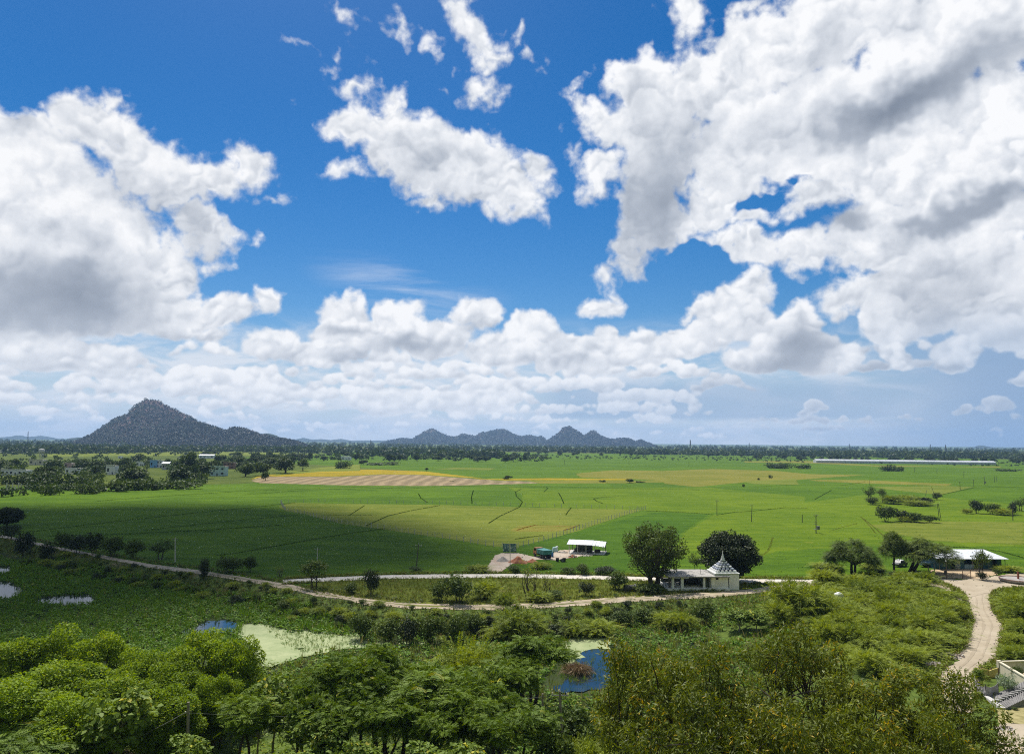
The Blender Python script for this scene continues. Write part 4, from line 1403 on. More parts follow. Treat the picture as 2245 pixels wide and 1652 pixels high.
pole(z3, 1848, 608, 660, 'dark pole on the edge of the ripe plot, nearest the thicket', 'arm', .12, -4, PW)
pole(z3, 1932, 594, 640, 'dark pole on the corner of the ripe plot', 'arm', .12, -2, PW)
pole(z3, 1998, 578, 626, 'pole with double crossarm beyond the ripe plot', 'transformer', .12, 0, PW)
pole(z3, 2060, 572, 612, 'dark pole, left one of two close together in the far paddy', 'plain', .12, 2, PW)
pole(z3, 2075, 572, 606, 'dark pole, right one of two close together in the far paddy', 'plain', .12, 0, PW)
pole(z3, 1870, 545, 584, 'small far pole above the pole pair', 'arm', .14, 0, PW)
pole(z3, 1702, 530, 560, 'tiny far pole below the polyhouse', 'arm', .14, 0, PW)
pole(z3, 1563, 520, 548, 'tiny far pole right of the far dark thicket', 'arm', .14, 0, PW)
pole(z3, 1718, 745, 850, 'double pole at the right end of the lower thicket', 'pair', .10, -14, PW)
pole(z3, 2176, 730, 850, 'dark pole before the shrubs at the east edge', 'arm', .12, -4, PW)
pole(z2, 1400, 470, 500, 'tiny pole in the far green field, above the stubble', 'plain', .16, 0, PW)
pole(z2, 1802, 475, 502, 'tiny pole in the far green field, above the ochre patch', 'plain', .16, 0, PW)
pole(z2, 2176, 480, 515, 'tiny pole in the far green field, before the scrub line', 'plain', .16, 0, PW)

# the two near poles with a crossbar, and the leaning wooden post with its wires
ID = lambda x, y: (x, y)
NEARP = plain('grey_post_wood', (0.16, 0.135, 0.105), (0.28, 0.24, 0.19), 5.0, 0.9, 0.5, 0.02)
tp1 = pole(z5, 1258, 1080, 1500, 'left one of two tall grey poles in front of the pond', 'plain', .10, 6, NEARP)
tp2 = pole(z5, 1392, 1065, 1500, 'right one of two tall grey poles in front of the pond, the leaning one', 'arm', .12, -22, NEARP)
p = hit(405, 1715)
q = ray(404, 1538)
k = p.y / q.y
hp = CAM_H + q.z * k - p.z
t = thing('wooden_post', 'grey weathered wooden post with wires before the dark bushes', 'post', p)
MB().tube([(.25, 0, -.3), (.1, 0, hp * .5), (0, 0, hp)], [.14, .125, .11], 8).build('shaft', NEARP, t)
MB().tube([(-.2, 0, hp * .86), (.2, 0, hp * .86)], .03, 5).build('bracket', STEEL, t)
MB().lathe([(.05, 0), (.06, .07), (.03, .1), (.045, .15)], 8, (-.2, 0, hp * .86)).build('insulator', CONC_PALE, t)
a = Vector((p.x - .2, p.y, p.z + hp * .87))


def wire(name, a, b, sag, label, r=.016):
    pts = [a.lerp(b, i / 14) - Vector((0, 0, sag * 4 * (i / 14) * (1 - i / 14))) for i in range(15)]
    o = MB().tube([tuple(x) for x in pts], r, 4).build(name, STEELDARK)
    return tag(o, label, 'cable')


STEELDARK = plain('cable_skin', (0.16, 0.16, 0.15), (0.22, 0.22, 0.21), 4, 0.6, 0.0)
b = hit(270, 1652)
b.z = float(land(b.x, b.y)) + 1.0
wire('cable', a, Vector((b.x - 4.5, b.y - 6, -.3)), .5, 'pale stay wire running down from the wooden post', .03)
sh = tp1.children[0].data.vertices
topv = max(sh, key=lambda v: v.co.z).co
c = Vector(tp1.location) + Vector((topv.x, topv.y, topv.z - .25))
wire('cable', a, c, .9, 'thin wire strung from the wooden post to the left grey pole', .013)
h1 = 6.0

# ------------------------------------------------------------------ post fence round the ripening plot
def fence(pts, label, gap=3.2):
    line = [hit(*p) for p in pts]
    t = thing('post_fence', label, 'fence', line[0], 0, 'post fences round the ripening plot')
    o0 = line[0]
    d = [0.0]
    for a, b in zip(line, line[1:]):
        d.append(d[-1] + (b - a).length)
    n = int(d[-1] / gap)
    me = MB().box((0, 0, .75), (.15, .15, 1.7), 0, .8).mesh('fence_post', CONC_PALE)
    br = MB().tube([(0, 0, 1.2), (.95, .3, .0)], .06, 4).mesh('fence_brace', CONC_PALE)
    prev = None
    for i in range(n + 1):
        s = d[-1] * i / n
        x = np.interp(s, d, [p.x for p in line]) - o0.x
        y = np.interp(s, d, [p.y for p in line]) - o0.y
        q = put('post', me, t)
        q.location = (x, y, 0)
        q.rotation_euler = (random.gauss(0, .03), random.gauss(0, .03), random.random())
        if i % 11 == 5:
            q2 = put('brace', br, t)
            q2.location = (x, y, 0)
        if i:
            for hgt in (.5, .95, 1.4):
                WIRE.tube([(px_ + o0.x, py_ + o0.y, hgt) for px_, py_ in (prev, (x, y))], .012, 3, False)
        prev = (x, y)
    return t


ends = [(-370, 740), (-150, 736), (0, 739), (300, 742), (620, 746), (1120, 759), (1540, 773), (1760, 778), (1905, 781)]
front = [(-370, 740), (-362, 760), (-340, 790), (-220, 815), (0, 869), (280, 906), (530, 946), (690, 969), (870, 1001), (1010, 1023)]
east = [(1110, 1023), (1330, 962), (1500, 902), (1640, 857), (1780, 816), (1905, 781)]
for pts, lab in ((ends, 'far side of the concrete post fence behind the ripening plot'), (front, 'near side of the concrete post fence along the shaded paddy'), (east, 'slanting side of the post fence that runs down to the billboard')):
    WIRE = MB()
    t = fence([z2(*p) for p in pts], lab)
    o = WIRE.build('wire', STEEL, None)
    o.parent = t
    o.matrix_parent_inverse = Matrix.Translation(-Vector(t.location))
fence_b = [(1750, 800), (1830, 790), (1910, 782)]

# ------------------------------------------------------------------ pavilion, lorry and building plot
def frame_at(zf, x, y, rz=0.0):
    p = hit(*zf(x, y))
    return p, p.y / FPX


p, sc = frame_at(zp, 1600, 362)
u = sc * .1563           # metres per close-up unit there
t = thing('pavilion', 'open shed with a worn white roof on posts in the green paddy', 'pavilion', (p.x, p.y, 0), R(-14))
W, Dp, Hh = 470 * u, 5.4, 2.35
for i in range(5):
    for j in (0, 1):
        x, y = -W / 2 + W * i / 4, j * Dp
        if (i, j) == (3, 1):
            continue
        MB().tube([(x, y, -.1), (x, y, Hh)], .10, 6).build('post', CONC_PALE if j == 0 else PW, t)
nx = 12
for i in range(nx):
    m = MB()
    x0, x1 = -W / 2 - .5 + (W + 1.0) * i / nx, -W / 2 - .5 + (W + 1.0) * (i + 1) / nx - .03
    lift = .0 if i < 8 else -.10 * (i - 7)
    dp0 = -.7 if i < 9 else -.2
    z0, z1_ = Hh + .02 + lift + .012 * (i % 2), Hh + .75 + lift * .5 + .012 * (i % 2)
    m.add([(x0, dp0, z0), (x1, dp0, z0), (x1, Dp * .55, z1_), (x0, Dp * .55, z1_), (x1, Dp + .5, z0 + .2), (x0, Dp + .5, z0 + .2),
           (x0, dp0, z0 - .06), (x1, dp0, z0 - .06), (x1, Dp * .55, z1_ - .06), (x0, Dp * .55, z1_ - .06), (x1, Dp + .5, z0 + .14), (x0, Dp + .5, z0 + .14)],
          [(0, 1, 2, 3), (3, 2, 4, 5), (6, 9, 8, 7), (9, 11, 10, 8), (0, 6, 7, 1), (5, 4, 10, 11), (0, 3, 9, 6), (3, 5, 11, 9), (1, 7, 8, 2), (2, 8, 10, 4)])
    m.build('roof_panel', SHEETWHITE, t)
MB().box((-W * .12, Dp * .75, 1.0), (W * .5, .15, 2.0)).build('back_wall', GREYDOOR, t)
MB().box((W * .06, Dp * .35, .8), (1.5, 1.4, 1.6)).build('partition', DARKVOID, t)
MB().box((-W * .3, Dp * .5, .5), (1.6, .8, 1.0)).build('counter', PW, t)
MB().box((W * .3, Dp * .5, .45), (1.3, .9, .9)).build('counter', PW, t)
MB().box((0, Dp / 2, .06), (W + .6, Dp + .6, .12)).build('floor_slab', CONC_PALE, t)


def wheel(parent, x, y, r, w):
    q = MB()
    n = 14
    q.lathe([(r * .6, -w / 2), (r, -w / 2 + .03), (r, w / 2 - .03), (r * .6, w / 2)], n)
    o = q.build('wheel', RUBBER, parent)
    o.location, o.rotation_euler = (x, y, r), (R(90), 0, 0)
    h = MB().lathe([(r * .12, -w * .52), (r * .55, -w * .45), (r * .55, w * .45), (r * .12, w * .52)], n).build('rim', STEEL, o)
    return o


def lorry(loc, rz, label):
    t = thing('tipper_lorry', label, 'lorry', loc, rz)
    ORANGE = plain('orange_cab_paint', (0.36, 0.15, 0.04), (0.42, 0.19, 0.06), 3, 0.45, 0.05)
    MB().box((-.2, -.32, .62), (5.6, .18, .2)).box((-.2, .32, .62), (5.6, .18, .2)).build('chassis', RUBBER, t)
    body = MB()
    body.add([(-2.6, -1.0, .95), (.9, -1.0, .95), (.9, 1.0, .95), (-2.6, 1.0, .95), (-2.75, -1.15, 2.05), (1.0, -1.15, 2.05), (1.0, 1.15, 2.05), (-2.75, 1.15, 2.05)],
             [(0, 3, 2, 1), (0, 1, 5, 4), (1, 2, 6, 5), (2, 3, 7, 6), (3, 0, 4, 7), (4, 5, 6, 7)])
    b = body.build('tipper_body', TEAL, t, bevel=.04)
    for k in range(5):
        x = -2.4 + k * .8
        for s in (-1, 1):
            MB().box((x, s * 1.1, 1.5), (.09, .1, 1.05)).build('rib', TEAL, b)
    MB().box((-2.72, 0, 1.5), (.08, 2.0, .9)).build('tailgate', TEAL, b)
    cab = MB()
    cab.add([(1.2, -1.0, .7), (2.7, -1.0, .7), (2.7, 1.0, .7), (1.2, 1.0, .7), (1.2, -.95, 2.2), (2.35, -.95, 2.2), (2.35, .95, 2.2), (1.2, .95, 2.2), (2.7, -1.0, 1.35), (2.7, 1.0, 1.35)],
            [(0, 3, 2, 1), (0, 1, 8, 5, 4), (3, 7, 6, 9, 2), (0, 4, 7, 3), (4, 5, 6, 7), (1, 2, 9, 8), (8, 9, 6, 5)])
    c = cab.build('cab', ORANGE, t, bevel=.05)
    w = MB().add([(2.70, -.85, 1.42), (2.70, .85, 1.42), (2.40, .82, 2.08), (2.40, -.82, 2.08), (2.73, -.85, 1.42), (2.73, .85, 1.42), (2.43, .82, 2.08), (2.43, -.82, 2.08)], [(4, 5, 6, 7), (0, 3, 2, 1), (0, 1, 5, 4), (3, 7, 6, 2), (0, 4, 7, 3), (1, 2, 6, 5)])
    w.build('windscreen', GLASS_DARK, c)
    for s in (-1, 1):
        MB().box((1.85, s * .99, 1.75), (.8, .04, .55)).build('side_window', GLASS_DARK, c)
        MB().lathe([(.11, 0), (.12, .05), (.02, .08)], 10, (2.72, s * .7, .95)).build('headlight', CONC_PALE, c)
    MB().box((2.78, 0, .62), (.16, 2.0, .22)).build('bumper', STEEL, t)
    for s in (-1, 1):
        wheel(t, 1.95, s * .88, .48, .28)
        wheel(t, -1.05, s * .85, .48, .44)
        wheel(t, -2.05, s * .85, .48, .44)
        MB().box((-2.7, s * .8, .85), (.06, .22, .12)).build('tail_light', RUST, t)
    return t


p, _ = frame_at(zp, 985, 412)
lorry((p.x, p.y, .06), R(118), 'teal tipper lorry with an orange cab parked on the building plot')

# billboard
p, sc = frame_at(zp, 528, 345)
u = sc * .1563
t = thing('billboard', 'dark teal billboard in two panels with faded white print, behind the slim pole', 'billboard', (p.x, p.y, 0), R(4))


def print_material():
    m, N = mat('faded_print')
    p_ = N.n('ShaderNodeTexCoord').outputs['Object']
    n = N.noise(N.v('MULTIPLY', p_, (1.3, 1.0, .8)), 2.6, 5, 0.6, 0.8)
    n2 = N.noise(p_, 0.8, 3, 0.5)
    c = N.mix(N.step(n2, 0.35, 0.65), rgb(0.035, 0.10, 0.105), rgb(0.09, 0.20, 0.17))
    c = N.mix(N.step(n, 0.55, 0.60, 0.0, 0.85), c, rgb(0.50, 0.60, 0.56))
    finish(N, c, 0.5, spec=0.3)
    return m


PRINT = print_material()
for s in (-1, 1):
    MB().box((s * 48 * u, 0, 70 * u), (92 * u, .08, 108 * u)).build('panel', PRINT, t)
    MB().tube([(s * 80 * u, .10, 0), (s * 80 * u, .10, 122 * u)], .06, 5).build('post', STEEL, t)
MB().box((0, .10, 124 * u), (192 * u, .08, .10)).build('top_rail', STEEL, t)
MB().box((0, .10, 15 * u), (192 * u, .08, .10)).build('bottom_rail', STEEL, t)


def heap(name, zf, x, y, wpx, h, material, label, seed, stones=0, dpt=.7, cat='heap'):
    """A mound with an uneven surface, and loose stones on it if asked."""
    rg = np.random.default_rng(seed)
    p = hit(*zf(x, y))
    w = wpx * (zf(1, 0)[0] - zf(0, 0)[0]) / FPX * p.y
    m = MB()
    n, rings = 22, 6
    vs = [(0, 0, h)]
    for r in range(1, rings + 1):
        for k in range(n):
            a = 2 * math.pi * k / n
            f = r / rings
            z = h * (1 - f) ** 1.1 + rg.normal(0, h * .05) * (f < 1)
            rad = f * (1 + .18 * math.sin(2 * a + seed) + .1 * math.sin(5 * a + seed * 2))
            vs.append((w / 2 * rad * math.cos(a), w / 2 * dpt * rad * math.sin(a), max(z, 0) if r < rings else -.1))
    fs = [(0, 1 + k, 1 + (k + 1) % n) for k in range(n)]
    for r in range(rings - 1):
        for k in range(n):
            a, b = 1 + r * n + k, 1 + r * n + (k + 1) % n
            fs.append((a, a + n, b + n, b))
    m.add(vs, fs)
    if stones:
        t = thing(name, label, cat, (p.x, p.y, p.z))
        m.build('mound', material, t, True)
        mes = []
        for q in range(3):
            s = MB().box((0, 0, 0), (1, .8, .6), 0, .75)
            mes.append(s.mesh('stone', CONC_PALE if q == 1 else RUBBLE_M))
        for k in range(stones):
            a, f = rg.uniform(0, 6.28), math.sqrt(rg.uniform(0, 1)) * 1.1
            o = put('stone', mes[k % 3], t)
            o.location = (w / 2 * f * math.cos(a), w / 2 * dpt * f * math.sin(a), max(0, h * (1 - f)) + .05)
            o.rotation_euler = rg.uniform(-1, 1, 3)
            s = rg.uniform(.12, .42)
            o.scale = (s, s * rg.uniform(.6, 1.3), s * rg.uniform(.6, 1.2))
        return t
    o = m.build(name, material, None, True)
    o.location = (p.x, p.y, p.z)
    return tag(o, label, cat)


GREYSAND = plain('grey_sand', (0.26, 0.23, 0.20), (0.36, 0.33, 0.29), 2, 0.95, 0.4, 0.05)
heap('earth_heap', zp, 650, 488, 270, 1.6, REDEARTH, 'red earth heap beside the slim pole on the building plot', 3)
heap('earth_heap', zp, 850, 478, 200, .9, REDEARTH, 'low flat red earth heap behind the bare shrub, nearer the lorry', 4)
heap('sand_heap', zp, 430, 462, 230, 1.2, GREYSAND, 'grey sand heap at the mouth of the side drive', 5)
heap('rubble_heap', zp, 1410, 408, 150, .7, REDEARTH, 'broken red brick rubble in front of the pavilion', 6, 26)
heap('rubble_heap', zp, 1600, 385, 190, .25, GREYSAND, 'pale stones strewn along the pavilion front', 7, 22)
heap('rubble_heap', zp, 1275, 345, 170, .4, GREYSAND, 'loose pale stones behind the blue barrel', 8, 22)
heap('rubble_heap', z6, 1790, 490, 130, .7, RUBBLE_M, 'brown rubble heap at the top of the thicket beside the sandy track', 9, 40)
heap('rubble_heap', z6, 1770, 850, 190, .5, RUBBLE_M, 'litter and rubble bank on the verge where the sandy track bends', 10, 60, .5)
heap('rubble_heap', z6, 1690, 900, 120, .3, RUBBLE_M, 'thin scatter of pale rubble under the thicket by the sandy track', 11, 30)
heap('rubble_heap', zr, 1080, 1340, 180, .25, GREYSAND, 'white rubble on the sand below the grey ramp', 12, 34)

p, _ = frame_at(zp, 1125, 405)
t = thing('barrel', 'blue barrel between the lorry and the pavilion', 'barrel', (p.x, p.y, .06))
MB().lathe([(.30, 0), (.33, .04), (.33, .34), (.345, .37), (.33, .40), (.33, .70), (.345, .73), (.33, .76), (.33, 1.02), (.30, 1.06)], 16).build('body', DEEPBLUE, t, True)
MB().lathe([(.28, 1.06), (.28, 1.085)], 16).build('lid', DEEPBLUE, t)
p, _ = frame_at(zp, 1165, 330)
t = thing('cloth_bundle', 'pale blue and white sheet heaped over a stack beside the barrel', 'bundle', (p.x, p.y, .06))
MB().box((0, 0, .55), (1.5, 1.2, 1.1), .3, .75).build('cover', TEALWASH, t, bevel=.15)
MB().box((.5, .3, 1.2), (.7, .6, .3), .6, .7).build('cover_fold', PLASTER_W, t, bevel=.08)
for k, (x, lab) in enumerate(((1198, 'black tub on the green edge of the plot, leftmost of three'), (1250, 'black tub on the green edge of the plot, middle one, turned on its side'), (1295, 'black tub on the green edge of the plot, rightmost of three'))):
    p, _ = frame_at(zp, x, 468)
    t = thing('tub', lab, 'tub', (p.x, p.y, .03), 0, 'black tubs on the building plot')
    if k == 1:
        t.rotation_euler = (R(80), 0, R(30))
        t.location.z = .35
    MB().lathe([(.30, 0), (.40, .75), (.43, .78), (.43, .82), (.38, .82), (.28, .08)], 14).build('shell', RUBBER, t)
    MB().lathe([(.425, .60), (.44, .64), (.425, .68)], 14).build('rim', STEEL, t)

# ------------------------------------------------------------------ temple by the bank road
p, sc = frame_at(zt, 1010, 955)
u = sc * .1797
t = thing('temple', 'whitewashed roadside temple with a pillared porch and stepped spire under two big trees', 'temple', (p.x, p.y, 0), R(3))
X = lambda x: (x - 1010) * u
Hh = 158 * u
PINKWALL = plain('pinkish_wall', (0.46, 0.34, 0.28), (0.58, 0.45, 0.38), 1.5, 0.85, 0.1, 0.01)
MB().box((X(1010), 3.6, .18), (X(1390) - X(640), 7.6, .5)).build('plinth', PLASTER, t)
# closed room
MB().box((X(1272), 3.7, .43 + (Hh - .43) / 2), (X(1375) - X(1170), 7.0, Hh - .43)).build('room_wall', PLASTER, t)
MB().box((X(1240), .18, Hh - .32), (30 * u, .06, 22 * u)).build('vent', DARKVOID, t)  # vent hole drawn as a near black block for the shade inside
# porch
for x, w, mt in ((662, 22, PW), (700, 30, PLASTER), (816, 30, PLASTER), (1082, 24, PLASTER)):
    MB().box((X(x), .35, .43 + (Hh - .43) / 2), (w * u, w * u, Hh - .43)).build('pillar', mt, t)
MB().box((X(915), 6.9, .43 + .35), (X(1170) - X(660), .2, .7)).build('back_wall', GREYDOOR, t)
for xa, xb in ((660, 690), (795, 832), (900, 928), (1016, 1170)):
    MB().box(((X(xa) + X(xb)) / 2, 6.9, .43 + (Hh - .43) / 2 + .36), (X(xb) - X(xa) - .02, .18, Hh - .43 - .74)).build('back_pier', GREYDOOR if xa > 800 else PINKWALL, t)
for xa, xb in ((690, 795), (832, 900), (928, 1016)):
    g = put('window_grille', None, t)
    m = MB()
    for k in range(6):
        x = X(xa) + (X(xb) - X(xa)) * (k + .5) / 6
        m.tube([(x, 6.9, 1.12), (x, 6.9, Hh - .1)], .022, 4)
    for z in (1.3, 1.75, 2.2):
        m.tube([(X(xa), 6.88, z), (X(xb), 6.88, z)], .02, 4)
    o = m.build('grille_bars', RUST, t)
    bpy.data.objects.remove(g)
MB().box((X(952), 3.4, .85), (X(1070) - X(838), .3, .8)).build('bench_wall', DARKVOID, t)  # near black block in place of the shade in the porch recess
MB().box((X(1132), 1.6, .43 + 1.0), (72 * u, .1, 2.0)).build('door', GREYDOOR, t)
MB().box((X(1090), 3.0, .43 + (Hh - .43) / 2), (.14, 2.6, Hh - .43)).build('side_wall', GREYDOOR, t)
rf = MB().box((X(1012), 3.55, Hh + .10), (X(1382) - X(640), 8.0, .22)).build('roof', CONCRETE, t, bevel=.03)
for k in range(6):
    MB().box((X(690 + k * 118), 3.5, Hh + .225), (.10, 7.4, .05)).build('roof_seam', CONC_PALE, rf)
MB().tube([(X(1078), 2.4, Hh + .2), (X(1078), 2.4, Hh + 1.5)], .04, 5).build('roof_pipe', STEEL, rf)
# shrine with stepped tower
sx, sw, sd = (X(1216) + X(1508)) / 2, X(1508) - X(1216), X(1508) - X(1216)
y0 = 7.45
cut = X(1388)
SH = 185 * u
MB().box(((cut + X(1508)) / 2, sd / 2 + .25, SH / 2), (X(1508) - cut, sd, SH)).build('shrine_wall', PLASTER, t)
MB().box((sx, sd / 2 + .35, SH - .12), (sw * .99, sd * .98, .5)).build('shrine_base', PLASTER, t)
MB().box((sx, sd / 2 + .25, SH + .20), (sw * 1.05, sd * 1.05, .16)).build('cornice', PLASTER, t)
tw = put('tower', MB().box((0, 0, .1), (sw * .9, sd * .9, .2)).mesh('tower', PLASTER_W), t)
tw.location = (sx, sd / 2 + .25, SH + .28)
z = .2
BLUESHADE = plain('bluish_shading', (0.34, 0.38, 0.50), (0.52, 0.55, 0.64), 4, .8, .1)  # bluish tone paints shading on alternate rows of niches
GAPSHADE = plain('gap_shade', (0.06, 0.065, 0.09), (0.10, 0.11, 0.14), 4, .8, .1)  # dark tone paints the shade in the gaps between niches
nich = {}
for lvl in range(5):
    w = sw * (.88 - .155 * lvl)
    th = 22 * u
    MB().box((0, 0, z + th / 2), (w * .78, w * .78, th)).build('tier', GAPSHADE, tw)
    n = (5, 4, 4, 3, 2)[lvl]
    for side in range(4):
        for k in range(n):
            s = (k + .5) / n - .5
            a = side * math.pi / 2
            lx, ly = s * w * .92, -w * .46
            bw = w / n * .60
            key = round(bw, 2)
            if key not in nich:
                nb_ = MB().box((0, 0, th * .34), (bw, .34, th * .68), 0, .86)
                nich[key] = nb_.mesh('niche', PLASTER_W if lvl % 2 == 0 else BLUESHADE)
            o = put('niche', nich[key], tw)
            o.location = (lx * math.cos(a) - ly * math.sin(a), lx * math.sin(a) + ly * math.cos(a), z)
            o.rotation_euler = (0, 0, a)
    z += th
MB().lathe([(.42, z), (.50, z + .18), (.30, z + .32), (.36, z + .5), (.20, z + .72), (.24, z + .86), (.12, z + 1.1), (.14, z + 1.2), (.05, z + 1.5), (.015, z + 2.0)], 12).build('finial', PLASTER_W, tw, True)

p, _ = frame_at(zt, 168, 962)
t = thing('culvert_pipe', 'dark concrete culvert pipe lying in the grass near the temple', 'pipe', (p.x, p.y, .62), R(12))
m = MB()
n = 20
vs, fs = [], []
for x, r in ((-1.1, .58), (1.1, .58), (1.1, .47), (-1.1, .47)):
    for k in range(n):
        vs.append((x, r * math.cos(2 * math.pi * k / n), r * math.sin(2 * math.pi * k / n)))
for i in range(4):
    for k in range(n):
        fs.append((i * n + k, i * n + (k + 1) % n, ((i + 1) % 4) * n + (k + 1) % n, ((i + 1) % 4) * n + k))
m.add(vs, fs).build('barrel', plain('mossy_concrete', (0.05, 0.05, 0.045), (0.13, 0.125, 0.11), 3, .9, .3), t)
m = MB()
vs, fs = [], []
for x, r in ((.95, .585), (.95, .66), (1.16, .66), (1.16, .585)):
    for k in range(n):
        vs.append((x, r * math.cos(2 * math.pi * k / n), r * math.sin(2 * math.pi * k / n)))
for i in range(4):
    for k in range(n):
        fs.append((i * n + k, i * n + (k + 1) % n, ((i + 1) % 4) * n + (k + 1) % n, ((i + 1) % 4) * n + k))
m.add(vs, fs).build('collar', CONC_PALE, t)

# ------------------------------------------------------------------ long shed on the east side
pa, pb = hit(*zs(1300, 572)), hit(*zs(2005, 574))
W = (pb - pa).length
t = thing('long_shed', 'long blue shed with a bright white metal roof behind the thorn trees', 'shed', (pa.x, pa.y, 0), math.atan2((pb - pa).y, (pb - pa).x))
Hh, Dp = 2.5, 6.5
BLUESHEET = plain('blue_wall_sheet', (0.022, 0.075, 0.13), (0.04, 0.12, 0.19), 2, .5, .1)
PALEBLUE = plain('pale_blue_sheet', (0.20, 0.30, 0.42), (0.30, 0.41, 0.54), 2, .5, .1)
nw = 14
for k in range(nw):
    x = W * (k + .5) / nw
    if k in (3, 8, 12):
        MB().box((x, .5, Hh / 2), (W / nw - .04, .05, Hh - .1)).build('opening_shade', DARKVOID, t)  # solid near black panel imitates the shaded inside
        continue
    hgt = Hh if k not in (6, 7, 9) else 1.15
    MB().box((x, 0, hgt / 2), (W / nw - .04, .06, hgt)).build('wall_panel', BLUESHEET if k not in (6, 7, 9) else PALEBLUE, t)
MB().box((W / 2, Dp, Hh / 2), (W, .1, Hh)).build('back_wall', BLUESHEET, t)
for s in (0, W):
    MB().box((s, Dp / 2, Hh / 2), (.08, Dp - .2, Hh)).build('end_wall', BLUESHEET, t)
g = MB()
gx0 = W * 4.5 / nw
for k in range(6):
    g.box((gx0 - .55 + k * .22, -.08, 1.1), (.05, .05, 1.7))
for z in (.3, .72, 1.14, 1.56, 1.95):
    g.box((gx0, -.08, z), (1.2, .05, .06))
g.build('grille_door', PLASTER_W, t)
npn = 18
for k in range(npn):
    x0, x1 = -.6 + (W + 1.4) * k / npn, -.6 + (W + 1.4) * (k + 1) / npn - .03
    e = .010 * (k % 2)
    m = MB().add([(x0, -1.4, Hh + .05 + e), (x1, -1.4, Hh + .05 + e), (x1, Dp + .6, Hh + 1.0 + e), (x0, Dp + .6, Hh + 1.0 + e), (x0, -1.4, Hh - .02 + e), (x1, -1.4, Hh - .02 + e), (x1, Dp + .6, Hh + .93 + e), (x0, Dp + .6, Hh + .93 + e)],
                 [(0, 1, 2, 3), (4, 7, 6, 5), (0, 4, 5, 1), (2, 6, 7, 3), (0, 3, 7, 4), (1, 5, 6, 2)])
    m.build('roof_sheet', SHEETWHITE, t)
for k in range(5):
    MB().tube([(W * k / 4, -1.2, 0), (W * k / 4, -1.2, Hh)], .07, 6).build('post', STEEL, t)

# gate, posts with hanging rags
p, _ = frame_at(zs, 1628, 672)
t = thing('metal_gate', 'rusty metal bar gate at the entrance of the shed yard', 'gate', p, R(4))
for x in (-.9, .9):
    MB().tube([(x, 0, 0), (x, 0, 1.9 if x > 0 else 1.55)], .07, 6).build('gate_post', RUST, t)
for k in range(5):
    MB().tube([(-.85, 0, .25 + k * .28), (.85, 0, .25 + k * .28)], .028, 5).build('bar', RUST, t)
MB().tube([(-.85, 0, .25), (.85, 0, 1.37)], .025, 5).build('brace', RUST, t)
for zx, yt, yb, lab in ((1410, 485, 680, 'tall wooden yard post with a dark rag tied to it and a white cap'), (1085, 570, 655, 'short wooden yard post under the leaning thorn tree'), (1215, 540, 672, 'wooden yard post nearest the middle of the thorn tree shade'), (1280, 510, 668, 'wooden yard post with dark cloth under the far branches of the thorn tree')):
    p, h, _w = stand(zx, yt, yb, None, zs)
    o = thing('yard_post', lab, 'post', p)
    MB().tube([(0, 0, -.2), (.04, 0, h * .6), (.0, .03, h)], [.11, .10, .09], 7).build('shaft', BARK, o)
    MB().box((-.28, -.08, h * .38), (.62, .10, .8), .2, .8).build('rag', DARKVOID, o, bevel=.03)
    if zx == 1410:
        MB().lathe([(.11, h), (.13, h + .06), (.03, h + .25)], 8).build('cap', PLASTER_W, o)


def car(loc, rz, label, paint):
    t = thing('parked_car', label, 'car', loc, rz)
    m = MB()
    prof = [(-2.0, .35), (-2.05, .75), (-1.7, .92), (-1.2, 1.0), (-.75, 1.42), (.55, 1.45), (1.2, .98), (1.85, .85), (2.0, .65), (1.98, .35)]
    vs = [(x, -.80 + (.12 if z > 1.2 else 0), z) for x, z in prof] + [(x, .80 - (.12 if z > 1.2 else 0), z) for x, z in prof]
    n = len(prof)
    m.add(vs, [tuple(range(n - 1, -1, -1)), tuple(range(n, 2 * n))] + [(i, (i + 1) % n, n + (i + 1) % n, n + i) for i in range(n)])
    b = m.build('body', paint, t, bevel=.04)
    for s in (-1, 1):
        MB().box((-.42, s * .745, 1.2), (.75, .03, .32)).build('side_window', GLASS_DARK, b)
        MB().box((.45, s * .745, 1.2), (.75, .03, .32)).build('side_window', GLASS_DARK, b)
        MB().box((1.93, s * .55, .72), (.12, .34, .14)).build('headlight', CONC_PALE, b)
        wheel(t, 1.25, s * .72, .31, .2)
        wheel(t, -1.25, s * .72, .31, .2)
    MB().box((-.1, 0, 1.465), (1.25, 1.28, .05)).build('roof_panel', PLASTER_W, b)
    MB().add([(.62, -.62, 1.40), (.62, .62, 1.40), (1.17, .70, 1.02), (1.17, -.70, 1.02), (.64, -.62, 1.43), (.64, .62, 1.43), (1.19, .70, 1.05), (1.19, -.70, 1.05)], [(4, 7, 6, 5), (0, 1, 2, 3), (0, 4, 5, 1), (3, 2, 6, 7), (0, 3, 7, 4), (1, 5, 6, 2)]).build('windscreen', GLASS_DARK, b)
    return t


CARWHITE = plain('dark_car_paint', (0.030, 0.032, 0.036), (0.045, 0.047, 0.052), 2, .3, 0, spec=.5)
p, _ = frame_at(zs, 908, 540)
car((p.x, p.y, .02), R(35), 'small dark car with a pale roof parked behind the forked thorn tree', CARWHITE)
p, _ = frame_at(zs, 1195, 548)
t = thing('flatbed_cart', 'pale flatbed cart standing left of the blue shed', 'cart', (p.x, p.y, .02), R(-12))
MB().box((0, 0, .75), (3.2, 1.5, .12)).build('bed', CONC_PALE, t)
for s in (-1, 1):
    MB().box((0, s * .74, .95), (3.2, .05, .28)).build('side_board', PALEBLUE, t)
    wheel(t, -.3, s * .8, .4, .16)
MB().tube([(1.6, 0, .7), (2.6, 0, .5)], .05, 5).build('drawbar', STEEL, t)

